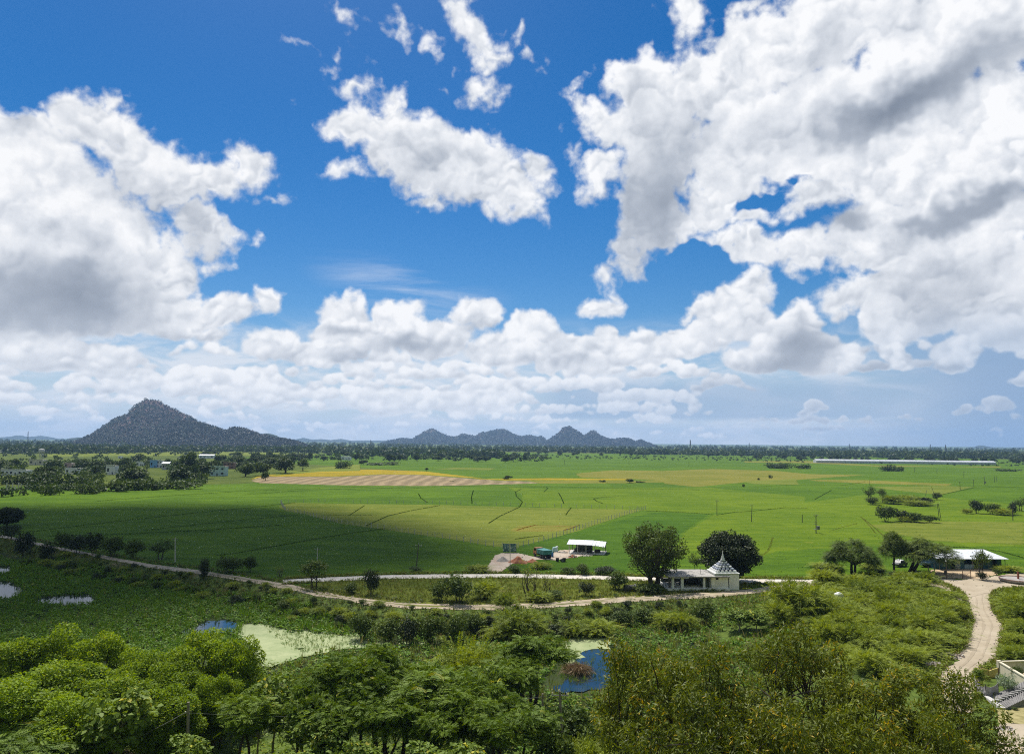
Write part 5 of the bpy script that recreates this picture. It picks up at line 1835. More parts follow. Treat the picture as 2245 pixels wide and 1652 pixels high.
# round stone platform with a post, cut by the frame edge
p, _ = frame_at(zs, 2190, 712)
t = thing('stone_platform', 'round raised stone platform with a red brown post at the sandy junction', 'platform', (p.x, p.y, .0))
STONE = plain('worn_stone', (0.26, 0.23, 0.21), (0.40, 0.37, 0.34), 2.2, .9, .3, .02)
MB().lathe([(3.0, 0), (3.1, .38), (3.5, .42), (3.5, .62), (3.3, .66), (.2, .70)], 40).build('plinth', STONE, t)
n = 26
bm_ = MB().box((0, 0, 0), (.80, .16, .17)).mesh('rim_stone', plain('rim_stone', (0.30, 0.17, 0.13), (0.46, 0.32, 0.27), 3, .9, .3))
for k in range(n):
    a = 2 * math.pi * (k + .5) / n
    o = put('rim_stone', bm_, t)
    o.location = (3.46 * math.cos(a), 3.46 * math.sin(a), .75)
    o.rotation_euler = (0, 0, a + math.pi / 2)
MB().box((-.1, 0, 1.4), (.28, .28, 1.6)).build('post', plain('red_brown_post', (0.20, 0.06, 0.04), (0.28, 0.10, 0.06), 4, .8, .2), t)

# white boulder and pale scum by the thicket
p, _ = frame_at(z6, 1090, 498)
o = MB().lathe([(.1, -.1), (.95, .1), (1.05, .6), (.75, 1.15), (.3, 1.4), (.05, 1.42)], 9).build('boulder', PLASTER_W, None)
o.location, o.scale = (p.x, p.y, p.z), (1.0, .8, 1.0)
tag(o, 'white boulder in the green thicket below the road', 'boulder')
sheet('puddle_scum', [hit(*z6(*q)) for q in ((950, 600), (1000, 588), (1090, 592), (1120, 620), (1060, 640), (985, 630))], plain('pale_scum', (0.34, 0.40, 0.26), (0.46, 0.50, 0.36), 1.5, .7, .2), .5, .3)
sheet('concrete_slab', [hit(*z6(*q)) for q in ((1860, 545), (1890, 548), (1908, 580), (1880, 575))], CONC_PALE, .13)

# ------------------------------------------------------------------ yard in the lower east corner
c1, c2, c3 = hit(*zr(1015, 612)), hit(*zr(1400, 600)), hit(*zr(1400, 850))
t = thing('compound_wall', 'cream painted compound wall that meets in a corner pillar beside the sandy track', 'wall', c1)
hw = 1.25
for nm, e in (('back_wall', c2), ('front_wall', c3)):
    v = e - c1
    L = v.length
    a = math.atan2(v.y, v.x)
    m = MB().box((math.cos(a) * L / 2, math.sin(a) * L / 2, hw / 2), (L, .18, hw), a)
    m.build(nm, CREAM, t)
    MB().box((math.cos(a) * L / 2, math.sin(a) * L / 2, hw + .06), (L, .30, .12), a).build('coping', CREAM, t)
MB().box((0, 0, hw / 2 + .05), (.42, .42, hw + .3)).build('corner_pillar', CREAM, t)
sheet('paved_yard', [c1, c2, c3], plain('tan_floor', (0.40, 0.30, 0.20), (0.50, 0.39, 0.27), 1, .9, .1), .10)
YELLOW = plain('yellow_paint', (0.52, 0.40, 0.11), (0.62, 0.50, 0.17), 2, .8, .1)
for k, (x, lab) in enumerate(((850, 'yellow wall panel with an arched top, next to the track'), (935, 'yellow wall panel with an arched top, next to the cream corner'))):
    p, _ = frame_at(zr, x, 672)
    o = thing('arched_panel', lab, 'wall panel', p, R(8), 'yellow arched wall panels')
    m = MB()
    n = 10
    w, h = 1.25, .75
    pr = [(-w / 2, 0)] + [(-w / 2 + w * i / n, h + .28 * math.sin(math.pi * (i / n * .5 + (0.0 if k else .5)))) for i in range(n + 1)] + [(w / 2, 0)]
    vs = [(x_, -.06, z) for x_, z in pr] + [(x_, .06, z) for x_, z in pr]
    q = len(pr)
    m.add(vs, [tuple(range(q)), tuple(range(2 * q - 1, q - 1, -1))] + [(i, q + i, q + (i + 1) % q, (i + 1) % q) for i in range(q)])
    m.build('panel', YELLOW, o)
    MB().box((w / 2 + .05, 0, .55), (.1, .16, 1.1)).build('post', RUST, o)
# netting on sticks
NET = plain('mauve_netting', (0.36, 0.32, 0.34), (0.50, 0.46, 0.47), 5, .9, .2)
pts = [zr(*q) for q in ((690, 720), (725, 862), (840, 925), (1000, 888))]
gp = [hit(x, y + 2) for x, y in pts]
t = thing('net_fence', 'sagging mauve net fence on sticks beside the sandy track', 'fence', gp[1])
o0 = gp[1]
for a, b in zip(gp, gp[1:]):
    m = MB()
    n = 8
    vs = []
    for i in range(n + 1):
        q = a.lerp(b, i / n) - o0
        sag = .35 * math.sin(math.pi * i / n)
        for z in (0.05, .6, 1.35 - sag):
            vs.append((q.x + .05 * math.sin(i * 2.1 + z * 3), q.y + .08 * math.sin(i * 1.3 + z * 2), z))
    m.add(vs, [(i * 3 + j, i * 3 + 3 + j, i * 3 + 4 + j, i * 3 + 1 + j) for i in range(n) for j in range(2)])
    o = m.build('net', NET, t)
    s = o.modifiers.new('thick', 'SOLIDIFY')
    s.thickness = .015
for q in gp:
    v = q - o0
    MB().tube([(v.x, v.y, -.1), (v.x + .03, v.y, 1.5)], .035, 5).build('stick', BARK, t)
# grey ramp with a row of white blocks
ra, rb, rc, rd = hit(*zr(880, 935)), hit(*zr(1400, 800)), hit(*zr(1400, 1040)), hit(*zr(1075, 1088))
t = thing('tiled_ramp', 'low grey tiled ramp with a row of white blocks across it', 'ramp', ra)
GREYTILE = plain('grey_tile', (0.15, 0.145, 0.14), (0.25, 0.24, 0.23), 3, .9, .3, .02)
V4 = [v - ra for v in (ra, rb, rc, rd)]
m = MB()
zt_ = [.10, .95, .95, .10]
m.add([(v.x, v.y, z) for v, z in zip(V4, zt_)] + [(v.x, v.y, -.1) for v in V4], [(0, 1, 2, 3)[::-1], (4, 5, 6, 7), (0, 4, 7, 3), (0, 1, 5, 4), (1, 2, 6, 5), (2, 3, 7, 6)])
m.build('slope', GREYTILE, t)
for k in range(16):
    f = (k + .5) / 16
    a, b = V4[0].lerp(V4[1], f), V4[3].lerp(V4[2], f)
    za = .10 + .85 * f
    MB().tube([(a.x, a.y, za + .02), (b.x, b.y, za + .02)], .045, 4).build('batten', GREYTILE, t)
nb_ = 10
for k in range(nb_):
    f = (k + .6) / nb_
    q = V4[0].lerp(V4[1], f).lerp(V4[3].lerp(V4[2], f), .47)
    MB().box((q.x, q.y, .10 + .85 * f + .12), (.62, .34, .16), R(-22)).build('block', CONCRETE, t, bevel=.015)
a, b = hit(*zr(850, 945)), hit(*zr(1060, 1095))
v = b - a
m = MB().box((0, 0, .14), (v.length, .55, .3), math.atan2(v.y, v.x)).build('kerb', CONC_PALE)
m.location = (a + b) / 2
tag(m, 'broad white kerb at the foot of the grey ramp', 'kerb')
sheet('dry_grass', [hit(*zr(*q)) for q in ((960, 1085), (1075, 1100), (1326, 1050), (1500, 1050), (1500, 1290), (1326, 1275), (1000, 1270))], plain('straw_grass', (0.22, 0.19, 0.07), (0.36, 0.31, 0.14), 1.5, .95, .3), .06, .2)
sheet('sandy_lane', [hit(*zr(*q)) for q in ((1020, 1275), (1326, 1280), (1500, 1300), (1500, 1900), (900, 1900))], SAND, .07, .2)


# ------------------------------------------------------------------ far trees, kept clear of the houses
def at_dist(px, d):
    """Ground point d metres away below a column of the survey photograph."""
    q = ray(px, 972)
    k = d / math.hypot(q.x, q.y)
    return Vector((q.x * k, q.y * k, 0))


HOUSE_AZ = []
for o in bpy.data.objects:
    if o.name.split('.')[0] in ('house', 'water_tank') and o.parent is None:
        wl = [c for c in o.children if c.name.startswith(('wall', 'tank'))][0].dimensions.x
        dd = math.hypot(o.location.x, o.location.y)
        HOUSE_AZ.append((math.atan2(o.location.x, o.location.y), wl / 2 / dd, dd))


def hides_house(p, w):
    d, a = math.hypot(p.x, p.y), math.atan2(p.x, p.y)
    for ha, hw, hd in HOUSE_AZ:
        if hd * 0.66 < d < hd + 9 and abs(a - ha) < hw * 0.9 + w * 0.42 / d:
            return True
    return False


BELTS = [  # x from, x to, nearest, farthest, how many, label, group
    (-30, 640, 520, 780, 150, 'rounded dark tree standing among the village houses beyond the paddy', 'trees around the village houses'),
    (380, 1180, 980, 1300, 62, 'round tree in the belt of trees behind the golden field', 'trees in the belt behind the golden field'),
    (1150, 1900, 1500, 1850, 42, 'small dark tree in the far belt beyond the wide green fields', 'trees in the far belt beyond the green fields'),
    (1650, 2270, 1360, 1520, 46, 'dark tree in the row behind the long white polyhouse', 'trees behind the long polyhouse'),
]
for xa, xb, d0, d1, n, label, group in BELTS:
    made, tries = 0, 0
    while made < n and tries < 4000:
        tries += 1
        x = xa + (xb - xa) * random.random()
        d = d0 + (d1 - d0) * random.random() ** 1.3
        if xa < 0 and x > 420:
            d = d + 120 + (x - 420) * 0.9
        p = at_dist(x, d)
        w = random.uniform(8, 15)
        if hides_house(p, w):
            continue
        made += 1
        plant('far%d' % random.randrange(6), p, h=random.uniform(6.0, 11.5), w=w, label=label, group=group)

# the woods farther off read as one mass
def mass(name, pts, sizes, per, leaf, material, seed, kind='stuff', hi=0.8):
    rg = np.random.default_rng(seed)
    C, D, N_, T, Lw, Ww = [], [], [], [], [], []
    for (x, y), s in zip(pts, sizes):
        u = unit(rg, per)
        u[:, 2] = np.abs(u[:, 2])
        pos = np.array([x, y, s * 0.15]) + u * np.array([s * 0.6, s * 0.6, s * hi]) * rg.uniform(0.55, 1.0, (per, 1))
        C.append(pos)
        N_.append(u + rg.normal(0, 0.5, (per, 3)))
        D.append(rg.normal(0, 1, (per, 3)))
        T.append(np.clip(0.4 + rg.normal(0, 0.22) + rg.normal(0, 0.15, per), 0, 0.92))
        Lw.append(np.full(per, s * leaf))
    C, D, N_, T, Lw = map(np.concatenate, (C, D, N_, T, Lw))
    V, F = leaves(C, D, N_, Lw, Lw * 0.75)
    return tag(put(name, np_mesh(name, V, F, material, T)), kind=kind)


pts, sz = [], []
for _ in range(5200):
    x = random.uniform(-80, 2330)
    k = random.random()
    d = 1250 / (1 - k * 0.80)
    if x > 1100:
        d = max(d, 1750 + random.uniform(0, 500))
    if x < 700 and d < 1500:
        d = 1500 + random.uniform(0, 400)
    p = at_dist(x, d)
    # leave open fields between the woods
    if math.sin(p.x * 0.006 + 1.2) * math.sin(p.y * 0.0045 + p.x * 0.002) > 0.25 and d < 3200:
        continue
    pts.append((p.x, p.y)); sz.append(random.uniform(5, 11) * (1 + d / 9000))
mass('distant_woods', pts, sz, 22, 0.55, L_FAR, 77)
pts, sz = [], []
for _ in range(900):
    x, d = random.uniform(-60, 1200), random.uniform(780, 1500)
    if x > 650 and d < 1050 or x > 440 and d < 900 or x < 640 and 850 < d < 1420 and random.random() < .85:
        continue
    p = at_dist(x, d)
    if hides_house(p, 6):
        continue
    pts.append((p.x, p.y)); sz.append(random.uniform(3, 7))
mass('far_undergrowth', pts, sz, 26, 0.5, L_FAR, 78, hi=0.6)
pts, sz = [], []
for _ in range(760):
    x, d = random.uniform(-60, 470), 0
    d = random.uniform(425, 640) + max(0, x - 200) * 0.25
    p = at_dist(x, d)
    if hides_house(p, 5):
        continue
    pts.append((p.x, p.y)); sz.append(random.uniform(2.5, 5.5))
for _ in range(520):
    x, d = random.uniform(-60, 640), random.uniform(640, 860)
    p = at_dist(x, d)
    if hides_house(p, 6) or x > 560 and d < 800:
        continue
    pts.append((p.x, p.y)); sz.append(random.uniform(4.0, 8.5))
mass('village_scrub', pts, sz, 40, 0.30, L_FAR, 79, hi=0.75)
pts, sz = [], []
for _ in range(520):
    x = random.uniform(1100, 2280)
    d = random.uniform(1220, 1600)
    p = at_dist(x, d)
    pts.append((p.x, p.y)); sz.append(random.uniform(1.2, 3.2))
mass('far_scrub', pts, sz, 18, 0.6, L_FAR, 80, hi=0.5)

L_HILL = leaf_mat('hill_shrub_leaf', (0.009, 0.018, 0.007), (0.026, 0.038, 0.012), None, trans=0.1)
BOULDER = plain('hill_rock', (0.12, 0.080, 0.070), (0.25, 0.170, 0.150), .05, .95, .3, 1.0)

# scrub and boulders that roughen the hills
for what, base, s_, seed in HILLS:
    rg = np.random.default_rng(seed + 500)
    if what == 'scrub':
        per = 6
        k = np.repeat(np.arange(len(base)), per)
        u = unit(rg, len(k)); u[:, 2] = np.abs(u[:, 2])
        c = base[k] + u * (s_[k] * .5)[:, None]
        T = np.clip(.30 + rg.normal(0, .12, len(base))[k] + rg.normal(0, .06, len(k)), 0, .9)
        V, F = leaves(c, rg.normal(0, 1, (len(k), 3)), u * .5 + np.array([0, -.2, .8]) + rg.normal(0, .15, (len(k), 3)), s_[k] * .9, s_[k] * .8)
        tag(put('hill_scrub', np_mesh('hill_scrub', V, F, L_HILL, T)), kind='stuff')
    else:
        cube = np.array([(-1, -1, -.8), (1, -1, -.8), (1, 1, -.8), (-1, 1, -.8), (-.7, -.6, 1), (.6, -.7, .9), (.7, .6, 1.1), (-.6, .7, .8)]) * .5
        fq = np.array([(0, 3, 2, 1), (4, 5, 6, 7), (0, 1, 5, 4), (1, 2, 6, 5), (2, 3, 7, 6), (3, 0, 4, 7)])
        n = len(base)
        sc3 = s_[:, None] * rg.uniform(.6, 1.3, (n, 3))
        an = rg.uniform(0, 6.28, n)
        loc = cube[None] * sc3[:, None]
        xr = loc[..., 0] * np.cos(an)[:, None] - loc[..., 1] * np.sin(an)[:, None]
        yr = loc[..., 0] * np.sin(an)[:, None] + loc[..., 1] * np.cos(an)[:, None]
        V = np.stack([xr, yr, loc[..., 2]], -1) + base[:, None]
        F = (fq[None] + (np.arange(n) * 8)[:, None, None]).reshape(-1, 4)
        tag(put('hill_boulders', np_mesh('hill_boulders', V.reshape(-1, 3), F, BOULDER)), kind='stuff')


# ------------------------------------------------------------------ plant kinds
def ellipsoid_lumps(rg, n, w, z0, z1_, r0, r1, hollow=0.55, skew=0.0):
    out = []
    for i in range(n):
        u = rg.normal(0, 1, 3)
        u /= np.linalg.norm(u)
        f = hollow + (1 - hollow) * rg.random()
        zc, hz = (z0 + z1_) / 2, (z1_ - z0) / 2
        k = rg.uniform(r0, r1)
        out.append(((u[0] * f * (w / 2 - k) + skew * u[2], u[1] * f * (w / 2 - k), zc + u[2] * f * (hz - k * .7)), k))
    return out


def add_proto(name, kind, lumps, fol, h, w, fork, r, bark=BARK, lean=(0, 0), stems=1, spread=.3, skip=1, cat='tree'):
    rg = np.random.default_rng(sum(map(ord, name)))
    V, F, T = fol
    tm = skeleton(rg, [l[0] for l in lumps[::skip]], fork, r, lean, stems, spread).mesh(name + '_wood', bark)
    PROTOS[name] = tree_proto(kind, 'crown', tm, np_mesh(name + '_leaves', V, F, fol_mat[0], T), w, h)


fol_mat = [None]
# dense bright round trees of the near west side
for i in range(3):
    rg = np.random.default_rng(100 + i)
    w, h = 7.6, 9.0
    lumps = ellipsoid_lumps(rg, 46, w, 1.2, h, .75, 1.3, .66)
    fol_mat[0] = L_NEEM
    add_proto('dome%d' % i, 'leafy_tree', lumps, crown_broad(rg, lumps, 430, .25, .135, .1, .75, odd=.010), h, w, 1.8, .16, stems=3, spread=.8)
# feathery trees of the grove
for i in range(4):
    rg = np.random.default_rng(120 + i)
    w, h = (5.2, 6.2, 4.6, 5.6)[i], 8.2
    lumps = ellipsoid_lumps(rg, 30, w, (3.2, 4.4, 2.6, 3.8)[i], h, .5, .9, .30)
    st, dr = [], []
    for (c, r) in lumps:
        n = 72
        u = unit(rg, n)
        st.append(np.array(c) + u * r * rg.uniform(.2, 1.05, (n, 1)) * np.array([1.15, 1.15, .55]))
        v = unit(rg, n)
        v = v + u * .5
        v[:, 2] = v[:, 2] * .6 + .10
        dr.append(v)
    st, dr = np.concatenate(st), np.concatenate(dr)
    fol_mat[0] = L_FEATHER
    add_proto('feather%d' % i, 'feathery_tree', lumps, crown_fronds(rg, st, dr, .62, .17, .075, 8, .30, odd=.012, tilt=.9), h, w, 3.6, .10, BARK_DARK, stems=2 + i % 2, spread=.5)
# broad leaved saplings
for i in range(3):
    rg = np.random.default_rng(140 + i)
    w, h = 3.6, 6.2
    lumps = ellipsoid_lumps(rg, 24, w, 1.8, h, .40, .65, .55)
    fol_mat[0] = L_SAPLING
    add_proto('sapling%d' % i, 'broad_leaved_sapling', lumps, crown_broad(rg, lumps, 240, .32, .19, .45, .7, odd=.03), h, w, 1.6, .07, BARK_PALE)
# tall olive trees with yellowing leaves in front
for i in range(3):
    rg = np.random.default_rng(160 + i)
    w, h = 9.0, 16.5
    lumps = ellipsoid_lumps(rg, 64, w * 1.1, 6.0, h, .60, 1.05, .42)
    fol_mat[0] = L_OLIVE
    add_proto('olive%d' % i, 'olive_tree', lumps, crown_broad(rg, lumps, 280, .36, .095, .35, .45, odd=.035, flat=.85), h, w, 5.2, .24, BARK_DARK, lean=(-.8 + i * .7, 0), stems=2, spread=.7)
# thorn bushes (low, feathery, arching)
for i in range(4):
    rg = np.random.default_rng(180 + i)
    w, h = 6.2, 3.6
    n = 640
    u = unit(rg, n)
    u[:, 2] = np.abs(u[:, 2]) * .7 + .10
    st = np.stack([rg.normal(0, w * .17, n), rg.normal(0, w * .17, n), rg.uniform(.15, .62, n) * h], -1)
    u = u + np.stack([st[:, 0], st[:, 1], 0 * st[:, 0]], -1) * .35
    V, F, T = crown_fronds(rg, st, u, 1.6, .28, .10, 10, .30, tone_spread=.22)
    V[:, 2] = np.maximum(V[:, 2], .02)
    fol_mat[0] = L_THORN
    lumps = [((a[0] * 1.2, a[1] * 1.2, a[2] * 1.2), .5) for a in st[:26]]
    add_proto('thorn%d' % i, 'thorn_bush', lumps, (V, F, T), h, w, .7, .06, BARK_DARK, stems=4, spread=.5)
# umbrella thorn trees by the shed
for i in range(3):
    rg = np.random.default_rng(200 + i)
    w, h = 9.0, 8.0
    sk = (0.0, 0.5, 2.2)[i]
    lumps = []
    for k in range(44):
        a, f = rg.uniform(0, 6.28), math.sqrt(rg.uniform(0, 1))
        lumps.append(((f * math.cos(a) * w * .42 + sk, f * math.sin(a) * w * .36, h * (.90 - .42 * f * f) - rg.uniform(0, 1.4)), .8))
    st, dr = [], []
    for (c, r) in lumps:
        n = 40
        u = unit(rg, n)
        u[:, 2] = u[:, 2] * .40 + .05
        st.append(np.array(c) + u * r * .4); dr.append(u)
    st, dr = np.concatenate(st), np.concatenate(dr)
    fol_mat[0] = L_THORN_D
    add_proto('umbrella%d' % i, 'umbrella_thorn_tree', lumps, crown_fronds(rg, st, dr, 1.3, .30, .10, 8, .38), h, w + abs(sk) * .6, 2.6, .24, BARK_DARK, lean=(sk * .55, 0), stems=2, spread=.45)
# the two big trees at the temple
rg = np.random.default_rng(220)
lumps = ellipsoid_lumps(rg, 165, 13.2, 1.7, 11.8, .6, 1.05, .5)
fol_mat[0] = L_MID
add_proto('fan_tree', 'spreading_tree', lumps, crown_broad(rg, lumps, 105, .36, .20, .2, .6), 11.4, 11.5, 1.6, .26, BARK, stems=4, spread=.9)
rg = np.random.default_rng(221)
lumps = ellipsoid_lumps(rg, 190, 11.4, .9, 10.7, .7, 1.1, .62)
fol_mat[0] = L_DARK
add_proto('dark_tree', 'dark_round_tree', lumps, crown_broad(rg, lumps, 150, .36, .22, .2, .6), 10.4, 10.5, 2.2, .32, BARK_DARK)
# mid sized bushes and small trees
for i in range(3):
    rg = np.random.default_rng(240 + i)
    w, h = 4.6, 3.8
    lumps = ellipsoid_lumps(rg, 34, w, .4, h, .45, .75, .45)
    fol_mat[0] = L_MID
    add_proto('bush%d' % i, 'bush', lumps, crown_broad(rg, lumps, 130, .30, .17, .15, .6), h, w, .6, .06, BARK_DARK, stems=3, spread=.4, skip=2)
    fol_mat[0] = L_DARK
    add_proto('darkbush%d' % i, 'dark_bush', lumps, crown_broad(rg, lumps, 110, .30, .17, .15, .6), h, w, .6, .06, BARK_DARK, stems=3, spread=.4, skip=2)
for i in range(2):
    rg = np.random.default_rng(250 + i)
    w, h = 4.8, 6.0
    lumps = ellipsoid_lumps(rg, 30, w, 1.8, h, .45, .75, .40)
    fol_mat[0] = L_MID
    add_proto('small%d' % i, 'small_tree', lumps, crown_broad(rg, lumps, 90, .32, .18, .15, .6), h, w, 1.7, .09, BARK_DARK, stems=2, spread=.4)
# bare twiggy shrub with few leaves
rg = np.random.default_rng(260)
lumps = ellipsoid_lumps(rg, 34, 4.0, 2.0, 5.4, .3, .5, .3)
fol_mat[0] = L_THORN
add_proto('bare', 'bare_shrub', lumps, crown_broad(rg, lumps, 16, .20, .10, .2, .5), 5.4, 4.0, 1.4, .07, BARK, stems=5, spread=.7)
rg = np.random.default_rng(261)
lumps = ellipsoid_lumps(rg, 40, 3.2, .3, 3.0, .35, .55, .5)
fol_mat[0] = L_SILVER
add_proto('silver', 'variegated_bush', lumps, crown_broad(rg, lumps, 170, .20, .12, .1, .6), 3.0, 3.2, .5, .05, BARK, stems=3, spread=.3, skip=2)
rg = np.random.default_rng(262)
n = 420
u = unit(rg, n)
u[:, 2] = np.abs(u[:, 2]) + .5
st = np.stack([rg.normal(0, .30, n), rg.normal(0, .30, n), np.zeros(n)], -1)
tip = u / np.linalg.norm(u, axis=1, keepdims=True)
V1, F1 = leaves(st, tip, unit(rg, n), 1.5 * rg.uniform(.7, 1.2, n), .06)
d2 = tip + np.array([0, 0, -1.2]) + rg.normal(0, .2, (n, 3))
V2, F2 = leaves(st + tip * 1.2, d2, unit(rg, n), .9, .05)
PROTOS['reed'] = tree_proto('reed_clump', 'foliage', None, np_mesh('reed_leaves', np.concatenate([V1, V2]), np.concatenate([F1, F2 + len(V1)]), L_DRY, rg.uniform(0, .9, 2 * n)), 2.4, 2.0)


def grow_at(proto, zf, x, ytop, ybase, w, label, cat='tree', group=None, rz=None):
    p, h, ww = stand(x, ytop, ybase, w, zf)
    return plant(proto, p, h, ww, rz, label, cat, group)


# ------------------------------------------------------------------ trees and bushes one can point at
grow_at('fan_tree', zt, 465, 135, 905, 780, 'tall spreading tree with bare fan of limbs, left of the temple', rz=.6)
grow_at('dark_tree', zt, 1400, 228, 850, 735, 'round very dark tree right behind the temple spire', rz=1.2)
grow_at('small0', zt, 975, 480, 730, 210, 'small green tree between the spreading tree and the dark round tree')
grow_at('umbrella0', zs, 400, 185, 662, 560, 'umbrella thorn tree with twin leaning trunks, first along the road from the temple', rz=.1)
grow_at('umbrella1', zs, 850, 115, 605, 380, 'upright umbrella thorn tree with a forked trunk, middle of the three', rz=.4)
grow_at('umbrella2', zs, 1010, 195, 612, 760, 'umbrella thorn tree leaning far towards the white roofed shed', rz=-.05)
grow_at('small1', zs, 1790, 335, 680, 250, 'small leafy tree standing in front of the white roofed shed')
grow_at('darkbush0', zs, 1800, 590, 690, 170, 'low dark bush at the foot of the small tree before the shed', 'bush')
for k, (x, yt, yb, w, pr, lab) in enumerate(((60, 540, 675, 190, 'darkbush1', 'dark bush beside the road below the lime paddy, furthest from the shed'), (230, 540, 670, 200, 'bush0', 'green bush beside the road below the lime paddy, next to the twin trunked thorn tree'), (690, 565, 665, 220, 'darkbush2', 'dark bush between two umbrella thorn trees'),
                                    (850, 590, 672, 180, 'darkbush0', 'dark bush at the foot of the forked thorn tree'), (2080, 510, 600, 260, 'thorn0', 'thorny green bush at the east end of the blue shed'), (1960, 560, 640, 130, 'bush1', 'bright bush at the corner of the shed yard'),
                                    (110, 490, 560, 320, 'thorn1', 'pale feathery scrub behind the roadside dark bushes'), (600, 500, 570, 260, 'thorn2', 'pale feathery scrub behind the twin trunked thorn tree'))):
    grow_at(pr, zs, x, yt, yb, w, lab, 'bush')
grow_at('thorn0', z6, 830, 325, 600, 350, 'big dark stemmed feathery bush at the bend of the bank road', 'bush')
grow_at('thorn3', z6, 700, 470, 650, 200, 'dull feathery bush left of the big dark stemmed bush', 'bush')
grow_at('thorn1', z6, 1225, 385, 475, 150, 'dark feathery bush near the white boulder, just below the road', 'bush')
for x, yt, yb, w, pr, lab, cat in (
        (195, 292, 465, 140, 'darkbush1', 'tall dark bush between bank road and concrete road, left of the meadow', 'bush'), (740, 320, 512, 290, 'bush0', 'tall leafy bush with dark stems beside the bank road, left of the feathery bush top', 'bush'),
        (620, 385, 500, 170, 'bush0', 'spreading green bush left of the tall leafy bush on the bank road', 'bush'), (905, 345, 490, 190, 'thorn0', 'yellow green feathery bush right of the tall leafy bush', 'bush'),
        (1025, 430, 560, 150, 'thorn1', 'feathery bush top rising over the bank road', 'bush'), (1120, 500, 745, 330, 'thorn2', 'large feathery green bush that overhangs the bank road', 'bush'),
        (1180, 235, 480, 230, 'bare', 'bare branched shrub before the building plot', 'bush'), (1290, 320, 440, 130, 'bare', 'smaller bare shrub right of the tall bare one', 'bush'), (1245, 430, 505, 170, 'thorn3', 'thin pale scrub below the bare shrubs', 'bush'),
        (1540, 375, 470, 130, 'darkbush0', 'round dark bush in the meadow between the two roads', 'bush'), (1335, 430, 490, 140, 'bush1', 'low green bush beside the bank road, right of the bare shrubs', 'bush'),
        (1515, 268, 338, 130, 'bush2', 'green bush behind the concrete road under the pavilion', 'bush'), (1650, 282, 336, 180, 'darkbush1', 'long dark bush behind the concrete road near the spreading tree', 'bush'), (1420, 290, 336, 120, 'bush0', 'pale green bush behind the concrete road below the black tubs', 'bush'),
        (1730, 310, 432, 190, 'bush2', 'ragged green bush beside the culvert pipe', 'bush'), (1930, 392, 452, 250, 'bush1', 'low green bush at the foot of the spreading tree', 'bush'), (2080, 310, 345, 90, 'darkbush2', 'dark hanging bush at the corner of the temple roof', 'bush'),
        (1090, 280, 325, 130, 'bush2', 'small green bush at the foot of the slim pole', 'bush'), (860, 270, 320, 160, 'thorn0', 'grey green scrub at the mouth of the side drive', 'bush'), (1255, 250, 300, 130, 'thorn1', 'ochre scrub on the red earth of the building plot', 'bush'), (475, 285, 320, 110, 'bush0', 'dark weed clump at the foot of the pole in the shaded paddy', 'bush'),
        (60, 400, 450, 90, 'darkbush1', 'small dark bush on the bank road verge left of the dark small tree', 'bush')):
    grow_at(pr, z5, x, yt, yb, w, lab, cat)
for x, yt, yb, w, pr, lab, cat in (
        (60, 20, 120, 150, 'darkbush0', 'dark bush at the west edge beside the bank road', 'bush'), (150, 58, 240, 150, 'darkbush1', 'tall dark bush on the near side of the bank road, far west', 'bush'), (285, 128, 262, 120, 'darkbush2', 'dark bush leaning over the bank road, far west', 'bush'),
        (395, 60, 190, 130, 'bush0', 'dark leafy bush behind the bank road, first of the shaded hedge', 'bush'), (480, 85, 205, 180, 'darkbush1', 'dull dark bush in the shaded hedge behind the bank road, second', 'bush'), (585, 60, 215, 150, 'darkbush0', 'bare topped dark bush in the shaded hedge, third', 'bush'),
        (700, 90, 228, 210, 'bush1', 'broad green bush in the shaded hedge, fourth', 'bush'), (830, 115, 238, 150, 'bush2', 'broad green bush in the shaded hedge, fifth', 'bush'), (1000, 112, 245, 190, 'small0', 'dark tree at the end of the shaded hedge beside the pale pole', 'tree'),
        (1275, 235, 360, 120, 'darkbush2', 'dark upright bush beside the bank road in shade', 'bush'), (1440, 215, 325, 220, 'bush0', 'broad dark bush under the shaded paddy', 'bush'), (1560, 215, 322, 110, 'bush1', 'green bush right of the broad dark bush in shade', 'bush'),
        (1745, 275, 352, 110, 'bare', 'small bare shrub by the bank road in shade', 'bush'), (1960, 232, 425, 220, 'small1', 'open dark tree beside the start of the concrete road', 'tree'), (2190, 385, 455, 120, 'bush2', 'low green bush below the concrete road at its start', 'bush'),
        (45, -80, 40, 190, 'dark_tree', 'dark tree at the west edge above the bank road', 'tree')):
    grow_at(pr, z4, x, yt, yb, w, lab, cat)
for x, yt, yb, w, pr, lab in (
        (1050, 566, 592, 52, 'far2', 'lone dark tree on the stubble edge in the middle of the plain'), (540, 518, 542, 28, 'far2', 'lone small tree in the far green field'), (1808, 584, 616, 56, 'far0', 'lone dark tree at the east end of the stubble'),
        (145, 470, 502, 60, 'far1', 'dark tree at the head of the golden field, left of its shrub row')):
    grow_at(pr, z2, x, yt, yb, w, lab)
for x, yt, yb, w, pr, lab in (
        (1035, 580, 592, 40, 'thicket0', 'low dark bush left of the lone tree on the stubble'), (1635, 596, 610, 45, 'thicket1', 'low dark bush on the stubble line'), (1875, 602, 614, 55, 'thicket2', 'low dark bush right of the lone tree at the stubble end'),
        (260, 482, 504, 180, 'thicket0', 'row of low shrubs at the head of the golden field'), (30, 478, 525, 110, 'thicket1', 'round green bush at the corner of the golden field')):
    grow_at(pr, z2, x, yt, yb, w, lab, 'bush')
